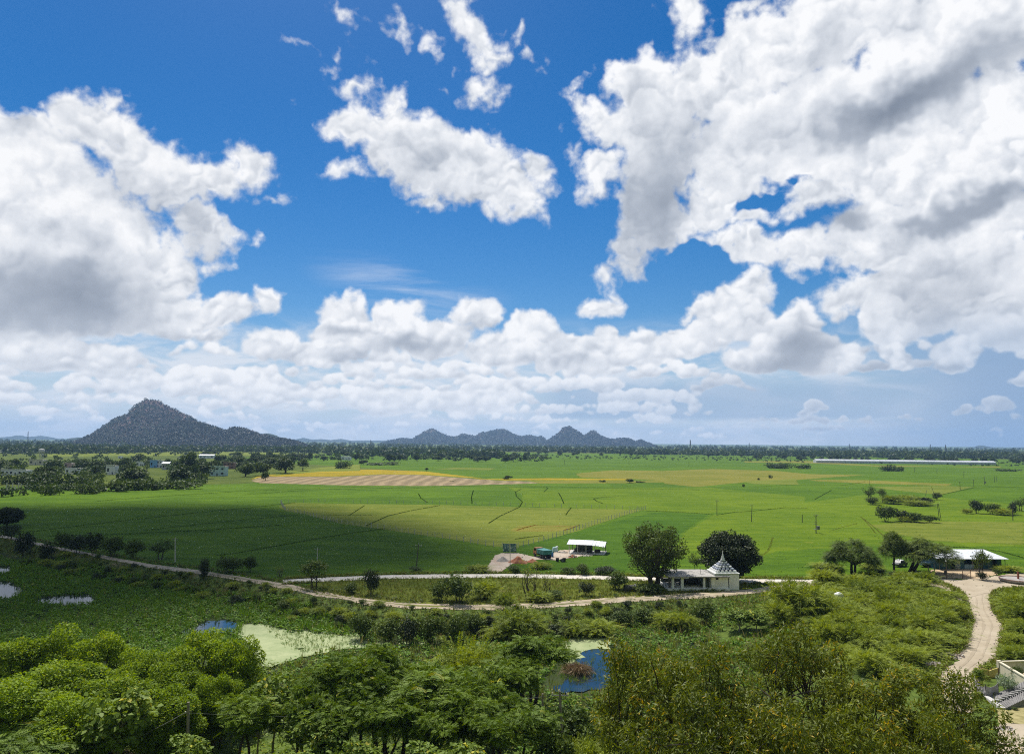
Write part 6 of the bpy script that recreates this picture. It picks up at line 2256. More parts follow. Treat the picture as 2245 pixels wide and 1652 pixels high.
for x, yt, yb, w, pr, lab, cat in (
        (1282, 625, 735, 95, 'small0', 'dark upright tree at the left end of the east thicket', 'tree'), (1362, 645, 735, 90, 'small1', 'brownish tree next to the dark upright tree of the east thicket', 'tree'), (1430, 680, 745, 150, 'thorn0', 'green thorn bush in the upper east thicket, beside the trees', 'bush'),
        (1520, 680, 735, 150, 'thorn1', 'green thorn bush in the middle of the upper east thicket', 'bush'), (1635, 700, 752, 120, 'darkbush1', 'dark bush at the right end of the upper east thicket', 'bush'), (1700, 672, 722, 70, 'darkbush2', 'small dark bush beyond the leaning poles', 'bush'), (1300, 700, 750, 130, 'bush2', 'low bush at the foot of the dark upright tree', 'bush'), (1580, 715, 757, 160, 'thorn2', 'pale thorn scrub along the upper east thicket', 'bush'),
        (1385, 745, 855, 150, 'bush0', 'round green bush at the left end of the lower east thicket', 'bush'), (1480, 775, 852, 120, 'darkbush0', 'dark bush in the lower east thicket, second from left', 'bush'), (1570, 795, 860, 140, 'bush1', 'green bush in the lower east thicket, third from left', 'bush'), (1660, 815, 862, 110, 'bush2', 'low bush at the right end of the lower east thicket', 'bush'), (1520, 810, 856, 130, 'thorn3', 'thorn scrub filling the lower east thicket', 'bush'),
        (1950, 715, 805, 110, 'darkbush1', 'dark pointed bush in the scrub at the east edge', 'bush'), (2040, 735, 808, 130, 'bush0', 'round bush in the scrub at the east edge, beside the pointed one', 'bush'), (2110, 765, 815, 130, 'thorn1', 'low thorn scrub at the east edge', 'bush'), (2180, 735, 815, 90, 'darkbush2', 'dark bush behind the pole at the east edge', 'bush'), (2225, 700, 790, 100, 'small0', 'ragged tree at the very east edge', 'tree'), (1890, 768, 806, 70, 'thorn2', 'small thorn bush left of the dark pointed bush', 'bush'),
        (690, 488, 524, 110, 'thicket0', 'pale far shrub at the left end of the far dark thicket', 'bush'), (760, 490, 526, 120, 'thicket1', 'dark far shrub in the middle of the far thicket', 'bush'), (860, 494, 528, 90, 'thicket2', 'pale far tree like shrub at the right end of the far thicket', 'bush'), (1380, 508, 542, 70, 'thicket1', 'far dark shrub before the polyhouse, left of two', 'bush'), (1445, 504, 543, 90, 'thicket0', 'far dark shrub before the polyhouse, right of two', 'bush'), (2150, 525, 543, 130, 'thicket2', 'far shrub row at the east edge', 'bush'),
        (665, 562, 586, 28, 'thicket2', 'tiny round grey bush in the ochre field', 'bush'), (495, 620, 640, 20, 'thicket2', 'tiny dark bush under the ochre field', 'bush'), (590, 582, 597, 20, 'thicket2', 'tiny bush beside the round grey bush', 'bush')):
    grow_at(pr, z3, x, yt, yb, w, lab, cat)
# trees that stand out in the village belt
for x, yt, yb, w, pr, lab in (
        (1180, 405, 560, 110, 'far2', 'tall dark tree rising over the village roofs'), (865, 420, 500, 110, 'far0', 'purplish dark round tree beside the plain white house'), (1270, 480, 590, 120, 'far5', 'green tree before the pale teal house, left of it'), (1215, 490, 600, 70, 'far4', 'narrow green tree left of the pale teal house'), (1640, 475, 570, 120, 'far0', 'dark round tree at the tip of the village, beside the golden field'),
        (1780, 450, 555, 170, 'far1', 'large bright green tree at the east end of the village trees'), (1890, 455, 540, 80, 'far2', 'upright tree right of the large bright green tree'), (1655, 540, 600, 55, 'far4', 'small dark tree standing alone at the corner of the stubble'), (1530, 490, 575, 110, 'far3', 'spreading dark tree behind the brown brick house')):
    grow_at(pr, z1, x, yt, yb, w, lab)
for x, yt, yb, w, pr, lab in (
        (430, 615, 660, 150, 'thicket0', 'dark bush at the edge of the shaded paddy, right of the boundary wall'), (540, 620, 680, 150, 'thicket1', 'bright yellow green bush on the paddy edge'), (700, 590, 668, 200, 'thicket2', 'long dark bush on the paddy edge, left half'), (830, 590, 662, 220, 'thicket1', 'long dark bush on the paddy edge, right half'), (1100, 595, 652, 230, 'thicket0', 'dark mound of bushes at the point of the paddy'), (960, 610, 658, 120, 'thicket2', 'low bush joining two dark bushes on the paddy edge'),
        (120, 545, 625, 240, 'thicket1', 'long dark hedge behind the concrete pillars'), (330, 545, 640, 260, 'thicket0', 'dark rounded hedge below the white house with the awning')):
    grow_at(pr, z1, x, yt, yb, w, lab, 'bush')

# ------------------------------------------------------------------ near west: bright dense trees
for x, yt, yb, w, lab in (
        (430, 1372, 1590, 180, 'bright green dome shaped tree at the brink of the duckweed pond, tallest of its group'), (512, 1388, 1600, 140, 'bright green dome shaped tree with its edge against the duckweed, easternmost of its group'), (300, 1418, 1600, 160, 'bright green rounded tree left of the tallest dome'),
        (205, 1372, 1590, 170, 'bright green rounded tree in the back row, third from the frame edge'), (115, 1366, 1590, 170, 'bright green rounded tree in the back row, second from the frame edge'), (20, 1385, 1600, 180, 'bright green rounded tree in the back row at the frame edge'),
        (375, 1445, 1620, 160, 'bright green tree in the middle row, below the tallest dome'), (140, 1432, 1640, 230, 'broad bright green tree in the middle row above the pale sapling'), (30, 1470, 1690, 250, 'large bright green tree in the front row at the frame edge'),
        (250, 1462, 1650, 190, 'bright green tree in the middle row, behind the pale sapling'), (470, 1470, 1640, 130, 'small bright tree under the two domes, in their shade'), (360, 1500, 1680, 170, 'shaded green tree behind the wooden post'), (160, 1520, 1720, 210, 'large shaded green tree left of the pale sapling')):
    grow_at('dome%d' % random.randrange(3), ID, x, yt, yb, w, lab, 'tree', 'bright trees beside the duckweed pond')
for x, yt, yb, w, pr, lab in (
        (252, 1488, 1730, 170, 'sapling0', 'pale young tree with large shining leaves before the dark bushes'), (400, 1602, 1760, 140, 'sapling1', 'broad leaved sapling at the foot of the wooden post'), (660, 1540, 1700, 120, 'sapling2', 'broad leaved sapling in the grove, right of the wooden post'), (600, 1462, 1660, 130, 'sapling1', 'dark stemmed broad leaved sapling at the west end of the grove'),
        (720, 1575, 1720, 120, 'sapling0', 'broad leaved sapling low in the grove, under the feathery trees'), (565, 1480, 1660, 100, 'sapling2', 'thin broad leaved sapling beside the pond side dome'), (920, 1620, 1780, 150, 'sapling1', 'yellow green sapling at the bottom edge of the grove'), (640, 1630, 1790, 120, 'sapling0', 'yellow green sapling crossing the bottom frame edge'), (780, 1610, 1760, 110, 'sapling2', 'broad leaved sapling between the grove trunks at the bottom'),
        (1060, 1440, 1620, 110, 'sapling2', 'upright leafy sapling in the middle of the grove'), (1010, 1620, 1780, 130, 'sapling0', 'pale sapling at the bottom edge left of the grey poles')):
    grow_at(pr, ID, x, yt, yb, w, lab)
grow_at('feather2', ID, 55, 1580, 1760, 230, 'dark feathery tree in the lower west corner')
grow_at('silver', ID, 160, 1615, 1720, 130, 'grey green bush at the bottom edge, left of the pale young tree', 'bush')

# ------------------------------------------------------------------ the feathery grove
GROVE = [(735, 1425, 1650, 190), (830, 1412, 1645, 200), (925, 1430, 1655, 200), (1005, 1455, 1650, 170), (690, 1470, 1660, 150), (780, 1455, 1670, 180), (875, 1465, 1675, 190), (960, 1490, 1680, 180), (1040, 1520, 1690, 150), (660, 1500, 1680, 140),
         (745, 1510, 1700, 160), (850, 1520, 1705, 170), (950, 1545, 1710, 160), (1090, 1500, 1660, 150), (540, 1500, 1690, 140), (1085, 1560, 1720, 130)]
for k, (x, yt, yb, w) in enumerate(GROVE):
    grow_at('feather%d' % (k % 4), ID, x, yt, yb, w, 'feathery dark stemmed tree in the dense grove at the bottom centre', 'tree', 'feathery trees of the grove')
for x, yt, yb, w, pr, lab, cat in (
        (1160, 1392, 1560, 220, 'feather1', 'wide feathery tree overhanging the blue pond', 'tree'), (1030, 1380, 1540, 170, 'thorn2', 'pale feathery bush behind the grove at the marsh edge', 'bush'), (1130, 1440, 1590, 150, 'feather3', 'feathery tree left of the blue pond, second row', 'tree'), (1165, 1545, 1700, 160, 'feather0', 'feathery tree with forked trunk left of the grey poles', 'tree'),
        (1255, 1540, 1650, 140, 'bush1', 'green bush behind the two grey poles', 'bush'), (1290, 1600, 1720, 130, 'thorn1', 'pale scrub right of the leaning grey pole', 'bush'), (1330, 1570, 1690, 120, 'bush2', 'low bush on the slope right of the grey poles', 'bush'), (1215, 1590, 1720, 110, 'bush0', 'dark leafy bush between the grey poles', 'bush')):
    grow_at(pr, ID, x, yt, yb, w, lab, cat)
p = hit(*z5(1480, 950), lift=0)
plant('reed', p, 1.9, 3.2, .3, 'brown drooping reed clump standing in the blue pond', 'reeds')

# ------------------------------------------------------------------ tall olive trees in front, east of the poles
for x, yt, d, w, pr, rz, lab in (
        (1420, 1362, 50, 270, 'olive0', .3, 'tall olive green tree with yellowing leaves, nearest the blue pond'), (1590, 1392, 47, 300, 'olive1', 1.9, 'olive green tree with a dark leaning trunk, second of the front row'), (1770, 1338, 52, 250, 'olive2', 3.3, 'olive green tree with the highest thin top, middle of the front row'),
        (1930, 1420, 48, 290, 'olive0', 4.4, 'olive green tree with many yellow leaves, fourth of the front row'), (2075, 1452, 47, 270, 'olive1', 5.2, 'olive green tree reaching over the sandy track, last of the front row'), (1500, 1480, 42, 300, 'olive2', .9, 'olive green tree low in the front row, left half, bottom edge'),
        (1700, 1490, 41, 300, 'olive0', 2.4, 'olive green tree low in the front row, middle, bottom edge'), (1880, 1510, 41, 290, 'olive2', 3.9, 'olive green tree low in the front row, right half, bottom edge'), (2060, 1540, 41, 240, 'olive1', 2.9, 'olive green tree at the bottom edge beside the sandy lane')):
    q = ray(x, yt)
    k = d / q.y
    pp = Vector((q.x * k, d, 0))
    pp.z = float(land(pp.x, pp.y))
    plant(pr, pp, CAM_H + q.z * k - pp.z, w / FPX * d, rz, lab)

# ------------------------------------------------------------------ thorn thicket by the sandy track
TH = [z6(*q) for q in ((960, 400), (1480, 378), (1600, 395), (1780, 500), (1825, 600), (1800, 710), (1740, 780), (1560, 880), (1530, 980), (1300, 1000), (1000, 800), (900, 650), (930, 520))]


def inside(x, y, poly):
    c = False
    for (x0, y0), (x1, y1) in zip(poly, poly[1:] + poly[:1]):
        if (y0 > y) != (y1 > y) and x < (x1 - x0) * (y - y0) / (y1 - y0) + x0:
            c = not c
    return c


THG = [(hit(*q).x, hit(*q).y) for q in TH]
xs_, ys_ = [q[0] for q in THG], [q[1] for q in THG]
done = []
for _ in range(4000):
    x, y = random.uniform(min(xs_), max(xs_)), random.uniform(min(ys_), max(ys_))
    if inside(x, y, THG) and all((x - a) ** 2 + (y - b) ** 2 > 3.0 ** 2 for a, b in done):
        done.append((x, y))
    if len(done) >= 130:
        break
for x, y in done:
    h = random.choice((random.uniform(1.2, 2.2), random.uniform(2.4, 4.2)))
    plant('thorn%d' % random.randrange(4), (x, y, float(land(x, y))), h, random.uniform(4.2, 6.4), None, 'light green feathery thorn bush in the thicket west of the sandy track', 'bush', 'thorn bushes of the thicket')
for x, yt, yb, w, pr, lab in (
        (2200, 430, 570, 240, 'thorn0', 'thorn bush on the east side of the sandy track, nearest the stone platform'), (2230, 480, 640, 220, 'thorn3', 'thorn bush at the east edge below the stone platform'), (2225, 590, 700, 170, 'thorn1', 'pale thorn bush halfway down the east side of the track'), (2205, 690, 770, 150, 'thorn2', 'low thorn bush on the east verge of the track'), (2185, 770, 870, 190, 'thorn0', 'dark shadowed thorn bush just above the cream wall'), (2240, 760, 870, 170, 'thorn3', 'thorn bush above the cream wall at the frame edge'), (2240, 620, 720, 150, 'thorn1', 'thin thorn bush on bare soil at the east edge')):
    grow_at(pr, z6, x, yt, yb, w, lab, 'bush')
grow_at('silver', zr, 1110, 612, 870, 300, 'rounded bush with pale variegated leaves inside the cream wall', 'bush')
grow_at('sapling0', zr, 765, 535, 790, 170, 'yellow green shrub at the corner of the net fence', 'bush')
grow_at('bush0', zr, 1245, 520, 720, 180, 'straggly green bush behind the cream wall coping', 'bush')
grow_at('bush2', zr, 1210, 1050, 1100, 90, 'tiny green bush in the dry grass below the ramp', 'bush')

# ------------------------------------------------------------------ shrubs along the marsh side of the bank
for x, yt, yb, w, pr, lab in (
        (140, 565, 745, 210, 'bush0', 'dark green bush on the bank slope, first right of the duckweed'), (300, 600, 765, 230, 'bush1', 'green bush on the bank slope, second right of the duckweed'), (430, 600, 775, 210, 'darkbush1', 'dark hollow bush on the bank slope, third right of the duckweed'), (560, 585, 775, 220, 'bush2', 'green bush on the bank slope, fourth right of the duckweed'), (700, 570, 765, 240, 'bush0', 'green bush on the bank slope, fifth right of the duckweed'), (830, 575, 705, 200, 'bush1', 'green bush on the bank slope left of the overhanging feathery bush'),
        (1350, 640, 735, 150, 'darkbush0', 'dark bush on the bank slope right of the overhanging feathery bush'), (1460, 605, 720, 230, 'thorn1', 'dark feathery bush above the small duckweed patch, left one'), (1600, 600, 715, 250, 'thorn0', 'dark feathery bush above the small duckweed patch, right one'), (1760, 560, 660, 200, 'bush2', 'green bush on the bank slope below the temple, left'), (1900, 545, 640, 200, 'bush0', 'green bush on the bank slope below the temple, middle'), (2050, 545, 680, 200, 'thorn2', 'green feathery bush on the bank slope below the temple, right'), (2150, 555, 690, 150, 'thorn3', 'dark feathery bush beside the bright leafy bush'), (1000, 640, 745, 180, 'thorn3', 'thin dark bush at the foot of the overhanging feathery bush')):
    grow_at(pr, z5, x, yt, yb, w, lab, 'bush')
for x, yt, yb, w, pr, lab in ((470, 540, 690, 240, 'sapling2', 'bright leafy bush beside the far pond, left half'), (580, 545, 695, 220, 'sapling1', 'bright leafy bush beside the far pond, right half'), (250, 500, 640, 200, 'bush1', 'green bush on the slope left of the bright leafy bush')):
    grow_at(pr, z6, x, yt, yb, w, lab, 'bush')
n_b = 0
for k in range(150):
    t_ = random.random()
    bx = BX[2] + (30 - BX[2]) * t_
    off = random.uniform(2.6, 13.0)
    by = float(np.interp(bx, BX, BY)) - off
    p = Vector((bx, by, float(land(bx, by))))
    pr = random.choice(('bush0', 'bush1', 'darkbush0', 'darkbush2', 'thorn1', 'thorn3', 'thorn2'))
    h = random.uniform(.8, 1.7) * (1.15 if off > 7 else .8)
    plant(pr, p, h, h * random.uniform(1.3, 2.0), None, 'low scrubby bush on the marsh side slope of the bank road', 'bush', 'low bushes on the bank slope')

# ------------------------------------------------------------------ ground cover that nobody could count
def tufts(name, pts, blades, ln, wd, material, seed, lean=.6, odd=0.0, size=None, label=None, leaf=False):
    rg = np.random.default_rng(seed)
    pts = np.asarray(pts, float)
    n = len(pts)
    k = np.repeat(np.arange(n), blades)
    s = (size if size is not None else np.ones(n))[k]
    base = pts[k] + np.stack([rg.normal(0, .10, len(k)), rg.normal(0, .10, len(k)), np.zeros(len(k))], -1) * (s * ln * 1.6)[:, None]
    d = rg.normal(0, lean, (len(k), 3)); d[:, 2] = 1.0
    nn = unit(rg, len(k))
    if leaf:
        base = base + d * (s * ln * rg.uniform(.2, 1.4, len(k)))[:, None]
        d = rg.normal(0, 1, (len(k), 3)); d[:, 2] = d[:, 2] * .3 + .1
        nn = np.array([0, 0, 1.0]) + rg.normal(0, .45, (len(k), 3))
    T = np.clip(.42 + rg.normal(0, .16, n)[k] + rg.normal(0, .12, len(k)), 0, .9)
    T[rg.random(len(k)) < odd] = .97
    kk = s * rg.uniform(.6, 1.3, len(k))
    V, F = leaves(base, d, nn, ln * kk, wd * kk)
    return tag(put(name, np_mesh(name, V, F, material, T)), kind='stuff')


def scatter(n, poly_px, z=None, avoid=()):
    poly = [(at(x, y, z).x, at(x, y, z).y) if z is not None else (hit(x, y).x, hit(x, y).y) for x, y in poly_px]
    x0, x1 = min(p[0] for p in poly), max(p[0] for p in poly)
    y0, y1 = min(p[1] for p in poly), max(p[1] for p in poly)
    out = []
    tries = 0
    while len(out) < n and tries < n * 30:
        tries += 1
        x, y = random.uniform(x0, x1), random.uniform(y0, y1)
        if inside(x, y, poly) and not any(inside(x, y, a) for a in avoid):
            out.append((x, y))
    return out


def gpoly(pts, z):
    return [(at(x, y, z).x, at(x, y, z).y) for x, y in pts]


PONDS = [gpoly([z4(*p) for p in q], MZ) for q in (
    ((-60, 285), (60, 290), (70, 318), (0, 335), (-60, 340)), ((-60, 385), (60, 385), (140, 430), (130, 462), (40, 492), (-60, 480)), ((190, 515), (250, 485), (420, 470), (560, 465), (600, 500), (560, 528), (400, 530)),
    ((1180, 690), (1240, 655), (1290, 628), (1420, 622), (1500, 648), (1470, 690), (1250, 720)), ((1500, 700), (1520, 655), (1640, 650), (1800, 692), (2100, 712), (2260, 735), (2250, 775), (1850, 870), (1700, 930), (1540, 930)))]
PONDS += [gpoly([z5(*p) for p in q], MZ) for q in (((1240, 1010), (1420, 830), (1440, 740), (1680, 735), (1700, 800), (1690, 1040), (1480, 1105)),)]
PONDS += [gpoly([z6(*p) for p in q], MZ) for q in (((330, 720), (480, 715), (700, 705), (690, 745), (520, 785), (330, 780)),)]


def ground_pts(xy, dz=0.0):
    a = np.asarray(xy, float)
    return np.stack([a[:, 0], a[:, 1], land(a[:, 0], a[:, 1]) + dz], -1)


# marsh plants: tall leafy growth over the wet ground on the west side
MAR = [(-40, 1225), (120, 1235), (300, 1275), (470, 1305), (640, 1330), (760, 1372), (780, 1400), (640, 1425), (530, 1440), (330, 1450), (-40, 1450)]
pt = ground_pts(scatter(6600, MAR, -2.0, PONDS), -.05)
sz_ = np.random.default_rng(4).uniform(.6, 1.3, len(pt))
tufts('marsh_plants', pt, 11, .42, .22, L_MARSH, 301, .5, .05, sz_, leaf=True)
pt = ground_pts(scatter(2600, MAR, -2.0, PONDS), -.05)
tufts('marsh_reeds', pt, 9, 1.25, .07, L_MARSH, 302, .25, .08, np.random.default_rng(5).uniform(.5, 1.2, len(pt)))
# light green growth behind the grove and round the middle ponds
MID = [(600, 1400), (760, 1385), (900, 1375), (1060, 1375), (1260, 1385), (1420, 1360), (1700, 1340), (1800, 1400), (1640, 1560), (1400, 1700), (1200, 1700), (900, 1560), (620, 1520)]
pt = ground_pts(scatter(4600, MID, -2.0, PONDS), -.05)
tufts('marsh_plants', pt, 11, .40, .19, L_MARSH, 303, .5, .12, np.random.default_rng(6).uniform(.6, 1.4, len(pt)), leaf=True)
pt = ground_pts(scatter(1500, MID, -2.0, PONDS), -.05)
tufts('marsh_reeds', pt, 9, 1.4, .06, L_GRASS, 304, .25, .15, np.random.default_rng(7).uniform(.6, 1.2, len(pt)))
# sprigs that break the duckweed
pt = ground_pts(scatter(500, [z4(*p) for p in ((1650, 660), (1800, 700), (2245, 715), (2300, 770), (1900, 830), (1780, 800), (1700, 730))], -2.0), .05)
tufts('water_weed', pt, 5, .45, .05, L_MARSH, 305, .5, .2, np.random.default_rng(8).uniform(.4, 1.2, len(pt)))
# undergrowth on the ground beneath the near trees
und = scatter(5200, [(-60, 1420), (700, 1440), (1300, 1520), (1420, 1640), (1500, 1900), (-60, 1900)], -1.0)
pt = ground_pts(und, -.05)
tufts('undergrowth', pt, 9, .40, .17, L_FEATHER, 306, .6, .08, np.random.default_rng(9).uniform(.4, 1.3, len(pt)), leaf=True)
# bank slope grass and weeds
bank = []
for _ in range(12500):
    bx = random.uniform(BX[1], 60)
    off = random.choice((-1, 1)) * random.uniform(2.3, 9.0) if random.random() < .75 else random.uniform(-14, -6)
    if off > 4.5:
        continue
    bank.append((bx, float(np.interp(bx, BX, BY)) + off))
pt = ground_pts(bank, -.02)
tufts('bank_grass', pt, 5, .42, .05, L_GRASS, 307, .5, .16, np.random.default_rng(10).uniform(.5, 1.6, len(pt)))
pt = ground_pts([b for b in bank if random.random() < .4], -.02)
tufts('bank_weeds', pt, 9, .28, .15, L_MID, 308, .5, .0, np.random.default_rng(11).uniform(.5, 1.5, len(pt)), leaf=True)
mp = [q for q in scatter(5200, [(640, 1292), (760, 1309), (900, 1321), (1090, 1325), (1300, 1313), (1500, 1301), (1640, 1289), (1640, 1280), (1340, 1273), (1130, 1269), (850, 1272), (700, 1279)], 0.0)]
pt = ground_pts(mp, 0)
tufts('meadow_grass', pt, 5, .40, .05, L_GRASS, 309, .5, .06, np.random.default_rng(12).uniform(.5, 1.6, len(pt)))
# verges of the concrete road, the side drive and the track
vg = []
for line, off0, off1, n in (([(x, y - 4.2) for x, y in cr], .1, 2.2, 2600), ([(x, y + 4.2) for x, y in cr], -1.2, -.1, 900)):
    L_ = [at(*p) for p in line]
    for _ in range(n):
        i = random.randrange(len(L_) - 1)
        q = L_[i].lerp(L_[i + 1], random.random())
        vg.append((q.x, q.y + random.uniform(off0, off1)))
for line, n in ((sl, 1500), (sr, 1500)):
    L_ = [at(*p) for p in line]
    sgn = -1 if line is sl else 1
    for _ in range(n):
        i = random.randrange(len(L_) - 1)
        q = L_[i].lerp(L_[i + 1], random.random())
        vg.append((q.x + sgn * abs(random.gauss(.1, 1.0)) - sgn * .25, q.y + random.uniform(-.3, .3)))
pt = ground_pts(vg, 0)
tufts('verge_grass', pt, 5, .38, .05, L_GRASS, 310, .5, .1, np.random.default_rng(13).uniform(.4, 1.7, len(pt)))
tufts('verge_weeds', pt[::2], 8, .24, .13, L_THORN, 311, .5, .0, np.random.default_rng(14).uniform(.4, 1.6, len(pt[::2])), leaf=True)
# rough grass between the thicket bushes and east of the track
rg_ = scatter(5200, TH, 0.0) + scatter(2600, [z6(*q) for q in ((2140, 430), (2300, 430), (2300, 900), (2090, 870), (2110, 760), (2125, 660), (2085, 600), (2055, 500))], 0.0)
pt = ground_pts(rg_, 0)
tufts('rough_grass', pt, 6, .45, .06, L_THORN, 312, .6, .0, np.random.default_rng(15).uniform(.5, 1.8, len(pt)))
fg = [(random.uniform(4, 62), random.uniform(34, 76)) for _ in range(3000)]
pt = ground_pts(fg, .05)
tufts('rough_grass', pt, 6, .40, .07, L_GRASS, 313, .6, .1, np.random.default_rng(16).uniform(.4, 1.5, len(pt)))

# ------------------------------------------------------------------ grassy field banks in the paddy
PATHGRASS = leaf_mat('pale_path_grass', (0.16, 0.17, 0.03), (0.30, 0.27, 0.07), None, trans=0.2)


def field_bank(zf, pts, w=.5, h=.45, material=None, dens=9, name='field_bank'):
    L_ = [at(*zf(*p)) for p in pts]
    out = []
    for a, b in zip(L_, L_[1:]):
        n = max(2, int((b - a).length * dens))
        for i in range(n):
            q = a.lerp(b, (i + random.random()) / n)
            out.append((q.x + random.gauss(0, w * .2), q.y + random.gauss(0, w * .2)))
    if len(out) > 6000:
        out = random.sample(out, 6000)
    pt = np.array([(x, y, .02) for x, y in out])
    tufts(name, pt, 4, h * .42, .08, material or L_BANK, 400 + len(out), .5, .0, np.random.default_rng(len(out)).uniform(.6, 1.4, len(pt)))


field_bank(z4, [(300, 100), (750, 90), (1000, 76), (1300, 62), (1530, 46), (1760, 30)], .7, .6)
field_bank(z4, [(1350, 222), (1480, 205), (1700, 166), (2000, 112), (2245, 74), (2400, 52)], .5, .5)
field_bank(z1, [(200, 920), (520, 880), (860, 842), (1200, 805), (1560, 770), (1840, 740)], .4, .4)
field_bank(z1, [(900, 912), (1150, 885), (1480, 850), (1860, 815)], .4, .4)
field_bank(z1, [(600, 730), (1000, 700), (1500, 668), (2000, 650)], .4, .45)
field_bank(z2, [(165, 882), (300, 822), (430, 792), (622, 757)], .5, .55)
field_bank(z2, [(928, 868), (1000, 822), (1060, 795), (1122, 766)], .4, .5)
field_bank(z2, [(1122, 764), (1138, 735), (1100, 700), (1095, 672), (1130, 655)], .5, .45)
field_bank(z2, [(545, 738), (505, 712), (490, 684)], .5, .45)
field_bank(z2, [(824, 746), (820, 705), (832, 662)], .5, .45)
field_bank(z2, [(1396, 745), (1380, 706), (1363, 678)], .5, .45)
field_bank(z2, [(1640, 745), (1600, 730), (1580, 714), (1640, 705), (1740, 700)], .5, .45)
field_bank(z2, [(1408, 816), (1425, 792), (1442, 770)], .4, .45)
field_bank(z2, [(-80, 815), (0, 816), (230, 819)], .4, .45)
field_bank(z2, [(62, 816), (110, 785), (152, 758)], .4, .45)
field_bank(z2, [(1272, 672), (1296, 650), (1285, 640)], .5, .4)
field_bank(z2, [(1910, 790), (2050, 795), (2245, 806), (2330, 815)], .5, .5)
field_bank(z3, [(330, 816), (430, 800), (560, 791), (760, 770), (900, 776)], .5, .45)
field_bank(z3, [(940, 720), (1010, 680), (1045, 662)], .6, .4)
field_bank(z3, [(1320, 930), (1280, 880), (1240, 838)], .4, .2, PATHGRASS)
field_bank(z3, [(1240, 838), (1225, 828), (1260, 850), (1320, 900), (1400, 975)], .5, .2, PATHGRASS)
field_bank(z3, [(1040, 915), (1120, 890), (1205, 868)], .5, .2, PATHGRASS)
field_bank(z3, [(600, 1075), (650, 1040), (680, 955)], .8, .2, PATHGRASS)
field_bank(z3, [(1720, 1020), (1860, 1015), (2100, 1045), (2245, 1085)], .5, .5)
field_bank(z3, [(1725, 690), (1940, 645), (2245, 640)], .6, .4)
field_bank(z3, [(560, 640), (830, 627), (1100, 632), (1250, 612)], .6, .4)
field_bank(z2, [(0, 640), (420, 652), (700, 634), (1040, 640), (1600, 645), (2245, 660)], .6, .4)
field_bank(z2, [(-600, 690), (-200, 660), (100, 652)], .6, .4)
field_bank(z2, [(680, 604), (700, 606), (720, 600)], .8, .6)
# orange flowers along the near corner of the fenced plot
MARI = leaf_mat('marigold', (0.26, 0.10, 0.02), (0.44, 0.19, 0.03), (0.10, 0.14, 0.02), .8, trans=.2)
field_bank(z2, [(1105, 912), (1150, 896), (1215, 880)], .5, .45, MARI, 12, 'marigold_rows')
field_bank(z2, [(1215, 880), (1340, 884), (1470, 890)], .3, .35, MARI, 6, 'marigold_rows')
field_bank(z2, [(1395, 912), (1440, 900), (1490, 880)], .5, .45, MARI, 12, 'marigold_rows')
for y in (897, 907, 917):
    field_bank(z2, [(1150 + (y - 897) * 1.2, y), (1280, y + 4), (1380, y)], .2, .35, MARI, 2, 'marigold_rows')
field_bank(z2, [(1090, 968), (1180, 955), (1268, 944)], .5, .55)

# weeds and thin places in the standing paddy
pw, pp_ = [], []
while len(pw) < 6500:
    d = 150 + 500 * random.random() ** 1.6
    x = random.uniform(-.70, .72) * d
    if d < float(np.interp(x, BX, BY)) + 4 and x < 62:
        continue
    pw.append((x, d))
pt = np.array([(x, y, .02) for x, y in pw])
tufts('paddy_weeds', pt[:1800], 4, .26, .08, L_BANK, 601, .6, .0, np.random.default_rng(31).uniform(.4, 1.3, 1800))
tufts('paddy_tufts', pt[5700:], 4, .26, .08, L_GRASS, 602, .6, .0, np.random.default_rng(32).uniform(.4, 1.2, len(pt) - 5700))

# stones along the track and the bank road
st = []
for line, n in ((SLG, 260), (SRG, 260), (BLG[4:], 200), (BRG[4:], 260)):
    for _ in range(n):
        i = random.randrange(len(line) - 1)
        q = Vector(line[i]).lerp(Vector(line[i + 1]), random.random())
        st.append((q.x + random.gauss(0, .5), q.y + random.gauss(0, .35)))
st = ground_pts(st, .06)
rg = np.random.default_rng(33)
cube = np.array([(-1, -1, -.6), (1, -1, -.6), (1, 1, -.6), (-1, 1, -.6), (-.6, -.7, .7), (.7, -.6, .6), (.6, .7, .8), (-.7, .6, .6)])
fq = np.array([(0, 3, 2, 1), (4, 5, 6, 7), (0, 1, 5, 4), (1, 2, 6, 5), (2, 3, 7, 6), (3, 0, 4, 7)])
sz_ = rg.uniform(.04, .16, (len(st), 1, 1)) * rg.uniform(.6, 1.4, (len(st), 1, 3))
V = (cube[None] * sz_ + st[:, None]).reshape(-1, 3)
F = (fq[None] + (np.arange(len(st)) * 8)[:, None, None]).reshape(-1, 4)
tag(put('gravel', np_mesh('gravel', V, F, RUBBLE_M)), kind='stuff')

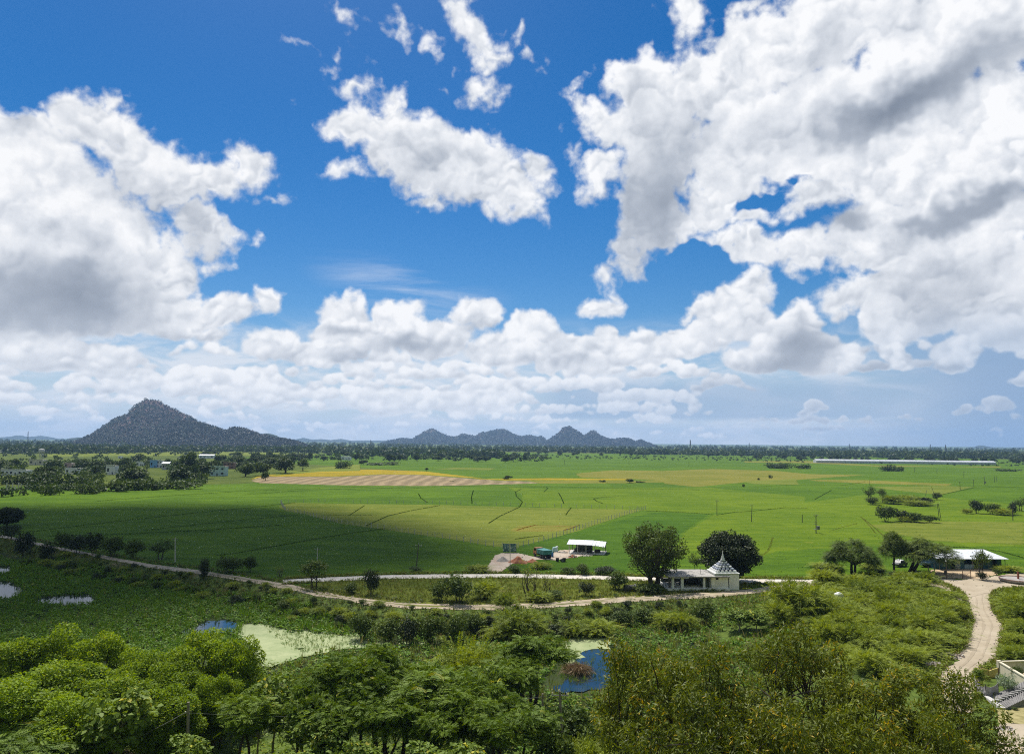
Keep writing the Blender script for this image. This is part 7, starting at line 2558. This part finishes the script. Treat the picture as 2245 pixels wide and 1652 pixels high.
# the scrub goes on east of the track, past the edge of the picture
for k in range(26):
    x, y = random.uniform(82, 128), random.uniform(92, 146)
    plant('thorn%d' % (k % 4), (x, y, 0), random.uniform(1.6, 3.4), random.uniform(4, 6), None, 'thorn bush in the open scrub east of the sandy track', 'bush', 'thorn bushes east of the track')
pt = ground_pts([(random.uniform(66, 130), random.uniform(60, 150)) for _ in range(3000)], 0)
keep = [i for i in range(len(pt)) if pt[i][0] > 0.66 * pt[i][1] + 4]
tufts('rough_grass', pt[keep], 6, .45, .06, L_THORN, 314, .6, .0, np.random.default_rng(17).uniform(.5, 1.8, len(keep)))
pt = np.array([(random.gauss(8.0, 3.4), random.gauss(101, 4.2), MZ + .02) for _ in range(420)])
tufts('water_weed', pt, 5, .5, .05, L_MARSH, 315, .5, .2, np.random.default_rng(18).uniform(.4, 1.2, len(pt)))


# ------------------------------------------------------------------ unseen cloud shaped by the shade it casts on the west fields
def shade_cloud(name, outline, height, n, seed):
    """Unseen cloud overhead, its puffs laid out so that the shadow falls on the ground inside outline."""
    poly = [(at(x, y).x, at(x, y).y) for x, y in outline]
    x0, x1 = min(p[0] for p in poly), max(p[0] for p in poly)
    y0, y1 = min(p[1] for p in poly), max(p[1] for p in poly)
    off = SUN_DIR * (height / SUN_DIR.z)
    rg = np.random.default_rng(seed)
    bm = bmesh.new()
    k = 0
    while k < n:
        x, y = rg.uniform(x0, x1), rg.uniform(y0, y1)
        if not inside(x, y, poly):
            continue
        k += 1
        r = rg.uniform(7, 13)
        pos = Vector((x, y, rg.uniform(-6, 14))) + off
        bmesh.ops.create_icosphere(bm, subdivisions=1, radius=r, matrix=Matrix.Translation(pos) @ Matrix.Diagonal((1.2, 1.2, .7, 1)))
    me = bpy.data.meshes.new(name)
    bm.to_mesh(me)
    bm.free()
    m, N = mat('cloud_white')
    d = N.n('ShaderNodeBsdfDiffuse', ins={'Color': (.9, .9, .9, 1)})
    N.n('ShaderNodeOutputMaterial', ins={0: d.outputs[0]})
    me.materials.append(m)
    me.polygons.foreach_set('use_smooth', [True] * len(me.polygons))
    return tag(put(name, me), kind='structure')


shade_cloud('cloud', [(-330, 1360), (0, 1345), (330, 1300), (560, 1272), (700, 1256), (1020, 1240), (1050, 1218), (960, 1172), (800, 1132), (560, 1108), (0, 1114), (-330, 1116)], 4300.0, 1300, 91)

# ------------------------------------------------------------------ haze
hz = MB().box((0, 5400, 118), (30000, 12400, 246)).mesh('haze', None)
m, N = mat('haze_air')
m.node_tree.nodes.clear()
v = N.n('ShaderNodeVolumePrincipled', ins={'Color': (0.40, 0.64, 1.0, 1), 'Density': 7.5e-5, 'Anisotropy': 0.2})
N.n('ShaderNodeOutputMaterial', ins={1: v.outputs[0]})
hz.materials.clear()
hz.materials.append(m)
tag(put('haze', hz), kind='stuff')
